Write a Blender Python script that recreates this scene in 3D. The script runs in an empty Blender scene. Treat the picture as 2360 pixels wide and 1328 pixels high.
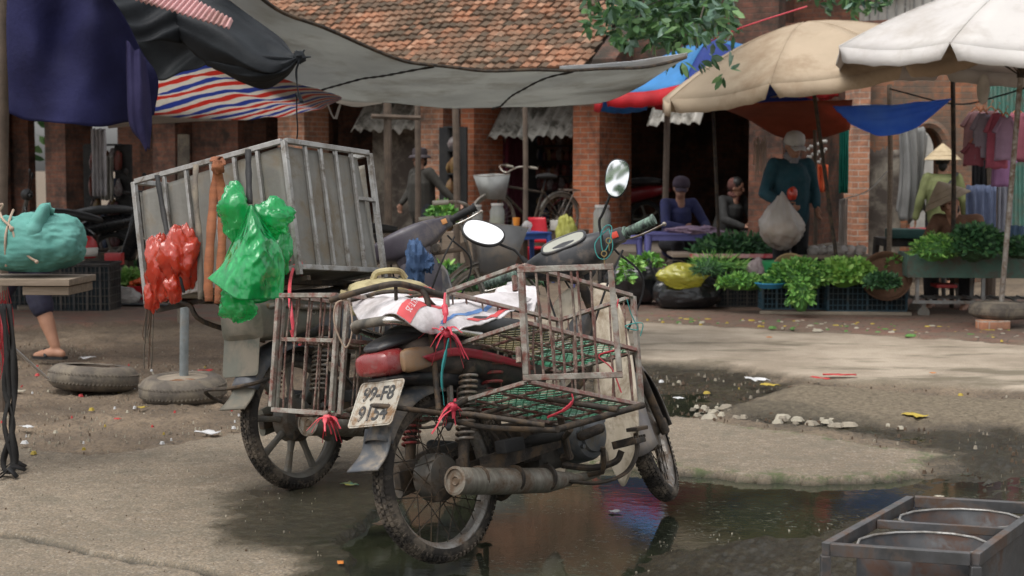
import bpy, bmesh, math, random
import numpy as np
from mathutils import Vector, Matrix, noise, Euler
R = math.radians
rnd = random.Random(7)
scene = bpy.context.scene
COL = scene.collection

# ------------------------------------------------------------------ camera, sky, sun, exposure
F, CH = 3605.0, 1.30                       # focal length in photo pixels, camera height
PITCH = math.atan((664 - 390) / F)
cam = bpy.data.cameras.new('camera')
cam.sensor_width = 36; cam.lens = 36 * F / 2360
cam.clip_start = .1; cam.clip_end = 2000
cam.dof.use_dof = True; cam.dof.focus_distance = 5.45; cam.dof.aperture_fstop = 6.3
cam_o = bpy.data.objects.new('camera', cam); COL.objects.link(cam_o)
cam_o.location = (0, 0, CH); cam_o.rotation_euler = (math.pi / 2 - PITCH, 0, 0)
scene.camera = cam_o
world = bpy.data.worlds.new('World'); scene.world = world; world.use_nodes = True
wn = world.node_tree; wn.nodes.clear()
sky = wn.nodes.new('ShaderNodeTexSky'); sky.sky_type = 'NISHITA'; sky.sun_disc = False
SUN_EL, SUN_AZ = R(64), R(-48)             # sun high, to the left and a little behind the camera
sky.sun_elevation = SUN_EL; sky.sun_rotation = R(180) - SUN_AZ
sky.dust_density = 4; sky.air_density = 1.2
hs = wn.nodes.new('ShaderNodeHueSaturation'); hs.inputs['Saturation'].default_value = .14
bg = wn.nodes.new('ShaderNodeBackground'); bg.inputs['Strength'].default_value = .147
wo = wn.nodes.new('ShaderNodeOutputWorld')
wn.links.new(sky.outputs[0], hs.inputs['Color']); wn.links.new(hs.outputs[0], bg.inputs[0]); wn.links.new(bg.outputs[0], wo.inputs[0])
sun = bpy.data.lights.new('sun', 'SUN'); sun.energy = .75; sun.angle = R(40); sun.color = (1, .95, .88)
sun_o = bpy.data.objects.new('sun', sun); COL.objects.link(sun_o)
sd = Vector((math.sin(SUN_AZ) * math.cos(SUN_EL), -math.cos(SUN_AZ) * math.cos(SUN_EL), math.sin(SUN_EL)))
sun_o.rotation_euler = sd.to_track_quat('Z', 'Y').to_euler(); sun_o.location = (0, 0, 30)
scene.view_settings.view_transform = 'Standard'; scene.view_settings.look = 'None'
scene.view_settings.gamma = 1; scene.view_settings.exposure = 0.72
scene.cycles.use_denoising = True

# ------------------------------------------------------------------ pixel -> world
CP, SP = math.cos(PITCH), math.sin(PITCH)
def ray(px, py):
    x = (px - 1180) / F; v = (664 - py) / F
    return Vector((x, CP + v * SP, v * CP - SP))
def at(px, py, Y):
    r = ray(px, py); return Vector((r.x, r.y, r.z)) * (Y / r.y) + Vector((0, 0, CH))
def gp(px, py, z=0.0):
    r = ray(px, py); return r * ((z - CH) / r.z) + Vector((0, 0, CH))

# ------------------------------------------------------------------ objects
def tag(o, label=None, cat=None, group=None, kind=None):
    if label: o['label'] = label
    if cat: o['category'] = cat
    if group: o['group'] = group
    if kind: o['kind'] = kind
    return o
def empty(name, loc=(0, 0, 0), rot=(0, 0, 0), label=None, cat=None, group=None):
    o = bpy.data.objects.new(name, None); COL.objects.link(o); o.empty_display_size = .1
    o.location = loc; o.rotation_euler = rot
    return tag(o, label, cat, group)
def mtx(loc, rot): return Matrix.Translation(loc) @ Euler(rot).to_matrix().to_4x4()

def spline(pts, n=6, closed=False):
    P = [Vector(p) for p in pts]; out = []
    N = len(P); seg = N if closed else N - 1
    for i in range(seg):
        if closed: a, b, c, d = P[(i - 1) % N], P[i], P[(i + 1) % N], P[(i + 2) % N]
        else:
            b, c = P[i], P[i + 1]
            a = P[i - 1] if i else b * 2 - c
            d = P[i + 2] if i + 2 < N else c * 2 - b
        for k in range(n):
            t = k / n
            out.append(.5 * ((2 * b) + (c - a) * t + (2 * a - 5 * b + 4 * c - d) * t * t + (3 * b - a - 3 * c + d) * t ** 3))
    if not closed: out.append(P[-1])
    return out

class MB:
    def __init__(s): s.v = []; s.f = []; s.m = []
    def add(s, vs, fs, mi=0):
        o = len(s.v); s.v += [Vector(v) for v in vs]
        s.f += [tuple(i + o for i in f) for f in fs]; s.m += [mi] * len(fs); return s
    def box(s, c, sz, rot=None, mi=0, b=0.0):
        hx, hy, hz = sz[0] / 2, sz[1] / 2, sz[2] / 2
        if b <= 0:
            vs = [Vector((x, y, z)) for x in (-hx, hx) for y in (-hy, hy) for z in (-hz, hz)]
            fs = [(0, 1, 3, 2), (4, 6, 7, 5), (0, 4, 5, 1), (2, 3, 7, 6), (0, 2, 6, 4), (1, 5, 7, 3)]
        else:
            bm = bmesh.new(); bmesh.ops.create_cube(bm, size=1)
            for v in bm.verts: v.co = Vector((v.co.x * sz[0], v.co.y * sz[1], v.co.z * sz[2]))
            bmesh.ops.bevel(bm, geom=bm.edges[:], offset=b, segments=2, affect='EDGES', profile=.6)
            bm.verts.ensure_lookup_table()
            vs = [v.co.copy() for v in bm.verts]; fs = [tuple(v.index for v in f.verts) for f in bm.faces]; bm.free()
        M = rot if rot is not None else Matrix.Identity(3)
        if isinstance(M, tuple): M = Euler(M).to_matrix()
        c = Vector(c); return s.add([M @ v + c for v in vs], fs, mi)
    def bar(s, p, q, w, h=None, mi=0, up=(0, 0, 1)):
        p, q = Vector(p), Vector(q); h = h or w; d = (q - p).normalized(); u = Vector(up)
        if abs(d.dot(u)) > .98: u = Vector((1, 0, 0))
        a = d.cross(u).normalized(); b = a.cross(d)
        vs = [x + a * i * w / 2 + b * j * h / 2 for x in (p, q) for i, j in ((-1, -1), (1, -1), (1, 1), (-1, 1))]
        return s.add(vs, [(3, 2, 1, 0), (4, 5, 6, 7), (0, 1, 5, 4), (1, 2, 6, 5), (2, 3, 7, 6), (3, 0, 4, 7)], mi)
    def tube(s, pts, r, n=8, mi=0, closed=False, flat=1.0, dome=False):
        P = [Vector(p) for p in pts]; N = len(P)
        rs = list(r) if isinstance(r, (list, tuple)) else [r] * N
        if len(rs) != N:
            rs = [rs[0] + (rs[-1] - rs[0]) * i / (N - 1) for i in range(N)] if len(rs) == 2 else [rs[min(int(i * len(rs) / N), len(rs) - 1)] for i in range(N)]
        if dome and not closed:
            d0 = (P[0] - P[1]).normalized(); d1 = (P[-1] - P[-2]).normalized()
            P = [P[0] + d0 * rs[0] * .94, P[0] + d0 * rs[0] * .6] + P + [P[-1] + d1 * rs[-1] * .6, P[-1] + d1 * rs[-1] * .94]
            rs = [rs[0] * .34, rs[0] * .8] + rs + [rs[-1] * .8, rs[-1] * .34]; N = len(P)
        T = []
        for i in range(N):
            a = P[(i - 1) % N] if (closed or i) else P[0]; b = P[(i + 1) % N] if (closed or i < N - 1) else P[-1]
            t = (b - a); T.append(t.normalized() if t.length > 1e-9 else Vector((0, 0, 1)))
        u = Vector((0, 0, 1)) if abs(T[0].z) < .9 else Vector((1, 0, 0))
        a = T[0].cross(u).normalized(); vs = []
        for i in range(N):
            a = (a - T[i] * a.dot(T[i])); a = a.normalized() if a.length > 1e-6 else T[i].orthogonal().normalized(); b = T[i].cross(a)
            for k in range(n):
                an = 2 * math.pi * k / n; vs.append(P[i] + a * math.cos(an) * rs[i] + b * math.sin(an) * rs[i] * flat)
        fs = []
        for i in range(N if closed else N - 1):
            j = (i + 1) % N
            for k in range(n): fs.append((i * n + k, i * n + (k + 1) % n, j * n + (k + 1) % n, j * n + k))
        if not closed: fs.append(tuple(range(n))[::-1]); fs.append(tuple((N - 1) * n + k for k in range(n)))
        return s.add(vs, fs, mi)
    def lathe(s, prof, n=24, M=None, mi=0, closed=False, a0=0, a1=360, jit=0):
        # prof (r, z) about local z
        full = abs(a1 - a0) >= 360; m = n if full else n + 1; vs = []; L = len(prof)
        for k in range(m):
            an = R(a0 + (a1 - a0) * k / n)
            for r, z in prof:
                rr = r * (1 + (rnd.random() - .5) * jit); vs.append(Vector((rr * math.cos(an), rr * math.sin(an), z)))
        fs = []
        for k in range(n):
            k2 = (k + 1) % m
            for i in range(L if closed else L - 1):
                j = (i + 1) % L; fs.append((k * L + i, k2 * L + i, k2 * L + j, k * L + j))
        if M is not None: vs = [M @ v for v in vs]
        return s.add(vs, fs, mi)
    def ell(s, c, r, nu=16, nv=10, M=None, mi=0, amp=0, fr=4, seed=0, e=1.0, cr=0):
        vs = []; c = Vector(c)
        if not isinstance(r, (tuple, list)): r = (r, r, r)
        for i in range(nv + 1):
            th = math.pi * i / nv
            for k in range(nu):
                ph = 2 * math.pi * k / nu
                sg = lambda x: math.copysign(abs(x) ** e, x)
                d = Vector((sg(math.sin(th)) * sg(math.cos(ph)), sg(math.sin(th)) * sg(math.sin(ph)), sg(math.cos(th))))
                f = 1.0
                if amp:
                    q = d * fr + Vector((seed * 7.3, seed * 3.1, seed))
                    f += amp * (noise.noise(q) + .5 * abs(noise.noise(q * 2.3)) + .3 * abs(noise.noise(q * 5.1)))
                if cr:
                    q = Vector((d.x * 1.6, d.y * 1.6, d.z * .9)) + Vector((seed * 5.1, seed, seed * 2.2)); q = q + Vector((noise.noise(q * 1.7), noise.noise(q * 1.9 + Vector((4, 0, 0))), 0)) * .5
                    f += cr * (1 - 3.2 * abs(noise.noise(q * 1.5))) + cr * .55 * (1 - 3.2 * abs(noise.noise(q * 3.4))) + cr * .3 * (1 - 3.2 * abs(noise.noise(q * 7.5)))
                v = Vector((d.x * r[0] * f, d.y * r[1] * f, d.z * r[2] * f))
                vs.append((M @ v if M is not None else v) + c)
        fs = []
        for i in range(nv):
            for k in range(nu): fs.append((i * nu + k, (i + 1) * nu + k, (i + 1) * nu + (k + 1) % nu, i * nu + (k + 1) % nu))
        return s.add(vs, fs, mi)
    def loft(s, secs, n=16, mi=0, e=1.0, axis='X'):
        # secs: (x, y, z, ry, rz[, e])  superellipse rings across the axis
        vs = []; sg = lambda x, q: math.copysign(abs(x) ** q, x)
        for sc in secs:
            x, y, z, ry, rz = sc[:5]; q = sc[5] if len(sc) > 5 else e
            for k in range(n):
                an = 2 * math.pi * k / n; a, b = sg(math.cos(an), q) * ry, sg(math.sin(an), q) * rz
                if axis == 'X': vs.append(Vector((x, y + a, z + b)))
                elif axis == 'Y': vs.append(Vector((x + a, y, z + b)))
                else: vs.append(Vector((x + a, y + b, z)))
        N = len(secs); fs = []
        for i in range(N - 1):
            for k in range(n): fs.append((i * n + k, (i + 1) * n + k, (i + 1) * n + (k + 1) % n, i * n + (k + 1) % n))
        fs.append(tuple(range(n))); fs.append(tuple((N - 1) * n + k for k in range(n))[::-1])
        return s.add(vs, fs, mi)
    def grid(s, G, mi=0, flip=False):
        nu, nv = len(G), len(G[0]); vs = [p for row in G for p in row]; fs = []
        for i in range(nu - 1):
            for j in range(nv - 1):
                q = (i * nv + j, i * nv + j + 1, (i + 1) * nv + j + 1, (i + 1) * nv + j); fs.append(q[::-1] if flip else q)
        return s.add(vs, fs, mi)
    def plate(s, pts, t, mi=0):
        # polygon with thickness along its normal
        P = [Vector(p) for p in pts]; nrm = Vector()
        for i in range(len(P)):
            a, b = P[i], P[(i + 1) % len(P)]; nrm += a.cross(b)
        nrm.normalize(); n = len(P)
        vs = [p + nrm * t / 2 for p in P] + [p - nrm * t / 2 for p in P]
        fs = [tuple(range(n)), tuple(range(n, 2 * n))[::-1]] + [(i, i + n, (i + 1) % n + n, (i + 1) % n) for i in range(n)]
        return s.add(vs, fs, mi)
    def leaf(s, p, d, L, w, up=None, mi=0):
        d = d.normalized(); u = up or Vector((rnd.uniform(-1, 1), rnd.uniform(-1, 1), rnd.uniform(-1, 1))); a = d.cross(u)
        if a.length < 1e-4: return s
        a.normalize(); nn = a.cross(d)
        return s.add([p, p + d * L * .35 + a * w * .5, p + d * L * .75 + a * w * .38 - nn * L * .08, p + d * L - nn * L * .16, p + d * L * .75 - a * w * .38 - nn * L * .08, p + d * L * .35 - a * w * .5], [(0, 1, 2, 3, 4, 5)], mi)
    def xf(s, M, i0=0):
        for i in range(i0, len(s.v)): s.v[i] = M @ s.v[i]
        return s
    def build(s, name, mats, parent=None, ang=40, bevel=0, solid=0, sub=0, remesh=0, loc=None, rot=None, smooth=0):
        me = bpy.data.meshes.new(name); me.from_pydata([tuple(v) for v in s.v], [], s.f)
        if not isinstance(mats, (list, tuple)): mats = [mats]
        for m in mats: me.materials.append(m)
        me.polygons.foreach_set('material_index', s.m); me.update()
        if ang > 0:
            me.shade_smooth()
            if ang < 180: me.set_sharp_from_angle(angle=R(ang))
        o = bpy.data.objects.new(name, me); COL.objects.link(o); o.parent = parent
        if loc is not None: o.location = loc
        if rot is not None: o.rotation_euler = rot
        if remesh:
            q = o.modifiers.new('r', 'REMESH'); q.mode = 'VOXEL'; q.voxel_size = remesh; q.use_smooth_shade = True
        if smooth:
            q = o.modifiers.new('m', 'SMOOTH'); q.iterations = smooth; q.factor = .6
        if solid:
            q = o.modifiers.new('s', 'SOLIDIFY'); q.thickness = solid; q.offset = 0
        if bevel:
            q = o.modifiers.new('b', 'BEVEL'); q.width = bevel; q.segments = 2; q.limit_method = 'ANGLE'; q.angle_limit = R(40)
        if sub:
            q = o.modifiers.new('u', 'SUBSURF'); q.levels = sub; q.render_levels = sub
        return o

def copy_tree(o, parent=None):
    c = o.copy(); COL.objects.link(c); c.parent = parent
    for ch in list(o.children): copy_tree(ch, c)
    return c
def spring(p, q, r, wr, turns, n=14):
    p, q = Vector(p), Vector(q); d = (q - p); a = d.orthogonal().normalized(); b = d.normalized().cross(a)
    return [p + d * (i / (turns * n)) + a * math.cos(2 * math.pi * i / n) * r + b * math.sin(2 * math.pi * i / n) * r for i in range(turns * n + 1)]
def cpatch(rows, nu, nv, fn=None):
    # smooth patch through a net of control points
    rs = [spline(r, nv) for r in rows]; m = len(rs[0]); cols = [spline([r[j] for r in rs], nu) for j in range(m)]
    U = len(cols[0]); G = [[cols[j][i].copy() for j in range(m)] for i in range(U)]
    if fn:
        for i in range(U):
            for j in range(m): G[i][j] = fn(G[i][j], i / (U - 1), j / (m - 1))
    return G

# ------------------------------------------------------------------ materials
class NT:
    def __init__(s, m): s.t = m.node_tree; s.n = s.t.nodes; s.l = s.t.links
    def new(s, ty, **k):
        n = s.n.new(ty)
        for a, b in k.items():
            if a.startswith('i_'): n.inputs[a[2:].replace('_', ' ')].default_value = b
            else: setattr(n, a, b)
        return n
    def link(s, a, b): s.l.new(a, b)
    def ramp(s, fac, stops):
        r = s.n.new('ShaderNodeValToRGB'); e = r.color_ramp.elements
        while len(e) < len(stops): e.new(.5)
        for q, (p, c) in zip(e, stops): q.position = p; q.color = (*c, 1) if len(c) == 3 else c
        s.l.new(fac, r.inputs[0]); return r.outputs[0]
    def mix(s, fac, a, b, mode='MIX'):
        m = s.n.new('ShaderNodeMix'); m.data_type = 'RGBA'; m.blend_type = mode
        for v, k in ((fac, 0), (a, 6), (b, 7)):
            if isinstance(v, (int, float)): m.inputs[k].default_value = v
            elif isinstance(v, (tuple, list)): m.inputs[k].default_value = (*v[:3], 1)
            else: s.l.new(v, m.inputs[k])
        return m.outputs[2]
    def noise(s, vec, sc, det=6, ro=.6, dist=0, out=0):
        n = s.n.new('ShaderNodeTexNoise'); n.inputs['Scale'].default_value = sc; n.inputs['Detail'].default_value = det
        n.inputs['Roughness'].default_value = ro; n.inputs['Distortion'].default_value = dist
        if vec is not None: s.l.new(vec, n.inputs['Vector'])
        return n.outputs[out]
def g3(v): return (v, v, v)
MATS = {}
def mat(name, c, c2=None, rough=.6, metal=0, sc=6, bump=.25, bsc=60, dirt=None, damt=.5, dsc=5, r2=None, spec=.5, stretch=None, trans=0, coat=0, bd=.004, sss=0):
    m = bpy.data.materials.new(name); m.use_nodes = True; t = NT(m); p = t.n['Principled BSDF']
    tc = t.new('ShaderNodeTexCoord'); v = tc.outputs['Object']
    if stretch:
        mp = t.new('ShaderNodeMapping'); mp.inputs['Scale'].default_value = stretch; t.link(v, mp.inputs[0]); vs = mp.outputs[0]
    else: vs = v
    if c2 is None: c2 = tuple(x * .72 for x in c)
    n1 = t.noise(vs, sc, 7, .62)
    col = t.mix(t.ramp(n1, [(.36, g3(0)), (.64, g3(1))]), c, c2)
    rr = None
    if dirt:
        n2 = t.noise(v, dsc, 9, .72, .4); lo = .5 + (.5 - damt) * .35
        dm = t.ramp(n2, [(lo - .06, g3(0)), (lo + .09, g3(1))])
        col = t.mix(dm, col, dirt); rr = dm
    t.link(col, p.inputs['Base Color'])
    p.inputs['Metallic'].default_value = metal; p.inputs['Specular IOR Level'].default_value = spec
    hi = min(1, rough * 1.35 if r2 is None else r2)
    rn = t.noise(v, sc * 2.5, 5)
    mr = t.new('ShaderNodeMapRange'); t.link(rn, mr.inputs[0]); mr.inputs[1].default_value = .3; mr.inputs[2].default_value = .7
    mr.inputs[3].default_value = rough * .85; mr.inputs[4].default_value = hi
    if rr is not None:
        mm = t.new('ShaderNodeMix'); t.link(rr, mm.inputs[0]); t.link(mr.outputs[0], mm.inputs[2]); mm.inputs[3].default_value = .9; t.link(mm.outputs[0], p.inputs['Roughness'])
        if metal:
            ms = t.new('ShaderNodeMath', operation='SUBTRACT'); ms.use_clamp = True; ms.inputs[0].default_value = metal; t.link(rr, ms.inputs[1]); t.link(ms.outputs[0], p.inputs['Metallic'])
    else: t.link(mr.outputs[0], p.inputs['Roughness'])
    if bump:
        b = t.new('ShaderNodeBump'); b.inputs['Strength'].default_value = bump; b.inputs['Distance'].default_value = bd
        t.link(t.noise(v, bsc, 6, .65), b.inputs['Height']); t.link(b.outputs[0], p.inputs['Normal'])
    if trans: p.inputs['Transmission Weight'].default_value = trans
    if coat: p.inputs['Coat Weight'].default_value = coat
    MATS[name] = m; m.diffuse_color = (*c, 1)
    return m
def thin(name, c, c2=None, tl=.5, rough=.5, sc=3, bump=.3, bsc=30, alpha=1.0, spec=.4, stripes=None, vec='Object', dirt=None, weave=0, crumple=0):
    # cloth, tarpaulin, plastic film: light passes through
    m = bpy.data.materials.new(name); m.use_nodes = True; t = NT(m); p = t.n['Principled BSDF']; out = t.n['Material Output']
    v = t.new('ShaderNodeTexCoord').outputs[vec]; c2 = c2 or tuple(x * .75 for x in c)
    col = t.mix(t.ramp(t.noise(v, sc, 7, .6), [(.38, g3(0)), (.62, g3(1))]), c, c2)
    if stripes:
        uv = t.new('ShaderNodeTexCoord').outputs['UV']; sp = t.new('ShaderNodeSeparateXYZ'); t.link(uv, sp.inputs[0])
        mu = t.new('ShaderNodeMath', operation='MULTIPLY'); t.link(sp.outputs[0], mu.inputs[0]); mu.inputs[1].default_value = stripes[0]
        fr = t.new('ShaderNodeMath', operation='FRACT'); t.link(mu.outputs[0], fr.inputs[0])
        rp = t.n.new('ShaderNodeValToRGB'); rp.color_ramp.interpolation = 'CONSTANT'; e = rp.color_ramp.elements; st = stripes[1]
        while len(e) < len(st): e.new(.5)
        for q, (a, cc) in zip(e, st): q.position = a; q.color = (*cc, 1)
        t.link(fr.outputs[0], rp.inputs[0]); col = t.mix(.25, rp.outputs[0], t.mix(.5, rp.outputs[0], col))
    if dirt: col = t.mix(t.ramp(t.noise(v, 1.7, 9, .7), [(.5, g3(0)), (.68, g3(1))]), col, dirt)
    t.link(col, p.inputs['Base Color']); p.inputs['Roughness'].default_value = rough; p.inputs['Specular IOR Level'].default_value = spec
    if bump:
        b = t.new('ShaderNodeBump'); b.inputs['Strength'].default_value = bump; b.inputs['Distance'].default_value = .01
        t.link(t.noise(v, bsc, 5, .6), b.inputs['Height']); t.link(b.outputs[0], p.inputs['Normal'])
    if crumple:
        wv = t.mix(.05, v, t.noise(v, 9, 3, .5, 0, 1), 'ADD'); vo = t.new('ShaderNodeTexVoronoi'); vo.inputs['Scale'].default_value = crumple; t.link(wv, vo.inputs['Vector']); v2 = t.new('ShaderNodeTexVoronoi'); v2.inputs['Scale'].default_value = crumple * 2.4; t.link(wv, v2.inputs['Vector'])
        b2 = t.new('ShaderNodeBump'); b2.inputs['Strength'].default_value = 1; b2.inputs['Distance'].default_value = .03; t.link(t.mix(.3, vo.outputs['Distance'], v2.outputs['Distance']), b2.inputs['Height']); t.link(b2.outputs[0], p.inputs['Normal'])
    tr = t.new('ShaderNodeBsdfTranslucent'); t.link(col, tr.inputs[0]); mx = t.new('ShaderNodeMixShader'); mx.inputs[0].default_value = tl
    t.link(p.outputs[0], mx.inputs[1]); t.link(tr.outputs[0], mx.inputs[2]); last = mx.outputs[0]
    if alpha < 1:
        tp = t.new('ShaderNodeBsdfTransparent'); m2 = t.new('ShaderNodeMixShader'); m2.inputs[0].default_value = alpha
        t.link(t.mix(.5, (1, 1, 1), col), tp.inputs[0]); t.link(tp.outputs[0], m2.inputs[1]); t.link(last, m2.inputs[2]); last = m2.outputs[0]
    if crumple:
        gl = t.new('ShaderNodeBsdfGlossy'); gl.inputs['Roughness'].default_value = rough; t.link(b2.outputs[0], gl.inputs['Normal']); fz = t.new('ShaderNodeFresnel'); fz.inputs['IOR'].default_value = 1.2 + spec * .2; t.link(b2.outputs[0], fz.inputs['Normal'])
        m3 = t.new('ShaderNodeMixShader'); t.link(fz.outputs[0], m3.inputs[0]); t.link(last, m3.inputs[1]); t.link(gl.outputs[0], m3.inputs[2]); last = m3.outputs[0]
    t.link(last, out.inputs[0]); MATS[name] = m; return m
def brick_mat(name, c1, c2, mo, grime=(.05, .04, .035), gamt=.5, vecmode='wall', bw=.22, rh=.068, bump=.6):
    m = bpy.data.materials.new(name); m.use_nodes = True; t = NT(m); p = t.n['Principled BSDF']
    v = t.new('ShaderNodeTexCoord').outputs['Object']; sp = t.new('ShaderNodeSeparateXYZ'); t.link(v, sp.inputs[0])
    cb = t.new('ShaderNodeCombineXYZ')
    if vecmode == 'wall':
        ad = t.new('ShaderNodeMath', operation='ADD'); t.link(sp.outputs[0], ad.inputs[0]); t.link(sp.outputs[1], ad.inputs[1])
        t.link(ad.outputs[0], cb.inputs[0]); t.link(sp.outputs[2], cb.inputs[1])
    else: t.link(sp.outputs[0], cb.inputs[0]); t.link(sp.outputs[1], cb.inputs[1])
    ds = t.mix(.012, cb.outputs[0], t.noise(v, 5, 3, .5, 0, 1), 'ADD')
    br = t.new('ShaderNodeTexBrick'); t.link(ds, br.inputs['Vector']); br.inputs['Scale'].default_value = 1
    br.inputs['Brick Width'].default_value = bw; br.inputs['Row Height'].default_value = rh; br.inputs['Mortar Size'].default_value = .007
    br.inputs['Mortar Smooth'].default_value = .3; br.inputs['Bias'].default_value = 0
    br.inputs['Color1'].default_value = (*c1, 1); br.inputs['Color2'].default_value = (*c2, 1); br.inputs['Mortar'].default_value = (*mo, 1)
    col = t.mix(t.ramp(t.noise(v, 14, 6, .7), [(.4, g3(0)), (.7, g3(.55))]), br.outputs[0], tuple(x * 1.5 for x in c1))
    lo = .62 - gamt * .3
    col = t.mix(t.ramp(t.noise(v, 1.6, 9, .75), [(lo - .05, g3(0)), (lo + .12, g3(.9))]), col, grime)
    t.link(col, p.inputs['Base Color']); p.inputs['Roughness'].default_value = .9; p.inputs['Specular IOR Level'].default_value = .2
    b = t.new('ShaderNodeBump'); b.inputs['Strength'].default_value = bump; b.inputs['Distance'].default_value = .012
    inv = t.mix(.35, t.mix(1, (1, 1, 1), br.outputs['Fac'], 'SUBTRACT'), t.noise(v, 40, 5)); t.link(inv, b.inputs['Height']); t.link(b.outputs[0], p.inputs['Normal'])
    return m

M = {}
M['rubber'] = mat('tyre_rubber', (.022, .020, .018), (.045, .038, .032), rough=.8, spec=.3, bump=.4, bsc=120, dirt=(.16, .13, .10), damt=.42, dsc=14)
M['rubber_clean'] = mat('black_rubber', (.014, .014, .015), (.024, .023, .022), rough=.6, spec=.3, bump=.2)
M['dustyrubber'] = mat('dusty_rubber', (.085, .073, .06), (.13, .11, .09), rough=.9, bump=.5, bsc=90, dirt=(.19, .16, .12), damt=.45, dsc=9)
M['steel'] = mat('dirty_steel', (.42, .40, .37), (.25, .22, .19), rough=.4, metal=.85, sc=12, dirt=(.14, .09, .055), damt=.45, dsc=16)
M['chrome'] = mat('worn_chrome', (.62, .60, .57), (.45, .42, .38), rough=.22, metal=1, sc=10, dirt=(.17, .12, .08), damt=.25, dsc=20, bump=.05)
M['darksteel'] = mat('greasy_steel', (.030, .026, .023), (.055, .045, .036), rough=.6, metal=.3, spec=.3, sc=16, dirt=(.10, .068, .042), damt=.4, dsc=14, bump=.5)
M['rust'] = mat('rusty_rod', (.13, .042, .032), (.08, .06, .048), rough=.85, sc=22, bump=.6, bsc=150, dirt=(.25, .20, .16), damt=.42, dsc=25)
M['cageangle'] = mat('weathered_angle_steel', (.34, .325, .285), (.15, .13, .105), rough=.65, metal=.2, sc=14, bump=.7, bsc=120, dirt=(.15, .055, .04), damt=.46, dsc=18)
M['redoxide'] = mat('red_oxide_steel', (.26, .10, .085), (.22, .17, .14), rough=.8, sc=26, bump=.5, bsc=120, dirt=(.33, .29, .25), damt=.48, dsc=22)
M['mufflermetal'] = mat('rusty_muffler', (.24, .225, .19), (.14, .125, .10), rough=.42, metal=.45, sc=7, dirt=(.10, .065, .040), damt=.45, dsc=9, bump=.35, stretch=(9, 1.5, 1.5))
M['blackplastic'] = mat('black_plastic', (.014, .015, .017), (.035, .035, .038), rough=.38, bump=.12, dirt=(.11, .09, .075), damt=.28, dsc=11)
M['greyplastic'] = mat('grey_faded_plastic', (.085, .088, .098), (.06, .062, .07), rough=.42, bump=.1, dirt=(.15, .13, .11), damt=.3, dsc=8)
M['purpleplastic'] = mat('faded_violet_black_plastic', (.062, .052, .068), (.04, .035, .045), rough=.4, bump=.1, dirt=(.12, .10, .09), damt=.25, dsc=9)
M['olivepaint'] = mat('dusty_olive_grey_paint', (.125, .125, .10), (.09, .09, .07), rough=.5, bump=.15, dirt=(.19, .165, .13), damt=.45, dsc=6)
M['fender'] = mat('dirty_slate_fender', (.05, .058, .07), (.075, .078, .082), rough=.42, bump=.15, dirt=(.24, .20, .155), damt=.36, dsc=6)
M['frontfender'] = mat('brown_grey_front_fender', (.20, .18, .175), (.15, .135, .13), rough=.45, dirt=(.29, .245, .20), damt=.4, dsc=5)
M['redpaint'] = mat('dull_red_paint', (.32, .018, .035), (.22, .015, .025), rough=.4, bump=.08, dirt=(.12, .07, .05), damt=.38, dsc=9)
M['goldpaint'] = mat('dull_gold_decal', (.32, .23, .09), (.22, .15, .06), rough=.45, dirt=(.10, .07, .05), damt=.4, dsc=12)
M['redlens'] = mat('dusty_red_lens', (.26, .012, .018), (.20, .03, .03), rough=.25, bump=.1, dirt=(.20, .09, .08), damt=.33, dsc=22, coat=.4)
M['amberlens'] = mat('dusty_amber_lens', (.20, .10, .045), (.24, .15, .085), rough=.35, bump=.1, dirt=(.20, .15, .11), damt=.5, dsc=14)
M['cream'] = mat('cream_shield_plastic', (.62, .55, .44), (.50, .43, .33), rough=.45, bump=.15, dirt=(.24, .18, .12), damt=.42, dsc=5, stretch=(4, 4, 1))
M['platewhite'] = mat('rust_stained_plate', (.40, .375, .315), (.33, .30, .25), rough=.5, bump=.3, dirt=(.17, .10, .05), damt=.44, dsc=20)
M['ink'] = mat('faded_black_ink', (.03, .03, .03), rough=.6, dirt=(.3, .25, .2), damt=.25, dsc=40)
M['redswitch'] = mat('red_switch', (.65, .06, .03), rough=.4, bump=0)
M['orangeswitch'] = mat('orange_switch', (.62, .27, .08), rough=.4, bump=0)
M['redspring'] = mat('red_spring_paint', (.28, .03, .03), (.2, .03, .03), rough=.5, dirt=(.12, .08, .06), damt=.4, dsc=20)
M['mirror'] = mat('mirror_glass', (.95, .95, .95), (.95, .95, .95), rough=.02, r2=.03, metal=1, bump=0)
M['griptape'] = mat('green_black_grip', (.03, .035, .033), (.16, .24, .19), rough=.7, sc=30, bump=.3, stretch=(1, 2.2, 1))
M['sheetiron'] = mat('galvanised_panel', (.205, .198, .178), (.15, .145, .128), rough=.5, metal=.3, sc=9, dirt=(.16, .135, .10), damt=.40, dsc=7, bump=.5, bsc=30, stretch=(1, 1, .25))
M['boxframe'] = mat('grey_steel_frame', (.38, .375, .36), (.26, .25, .235), rough=.4, metal=.6, sc=14, dirt=(.12, .10, .08), damt=.38, dsc=13)
M['stainless'] = mat('smeared_stainless', (.095, .095, .10), (.045, .044, .042), rough=.42, metal=.3, sc=6, dirt=(.085, .05, .032), damt=.42, dsc=8, bump=.1)
M['redtwine'] = thin('red_plastic_twine', (.62, .055, .09), (.75, .12, .14), tl=.25, rough=.4)
M['tealtwine'] = thin('teal_plastic_twine', (.03, .22, .22), (.05, .30, .27), tl=.2, rough=.5)
M['greennet'] = mat('green_net_cord', (.10, .42, .24), (.26, .52, .38), rough=.8, bump=.2)
M['jute'] = mat('jute_cord', (.38, .29, .22), (.28, .2, .14), rough=.95, bump=.4, bsc=200)
M['wood'] = mat('grey_board_wood', (.27, .21, .16), (.18, .14, .10), rough=.85, sc=5, bump=.4, stretch=(1, 12, 12))
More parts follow.
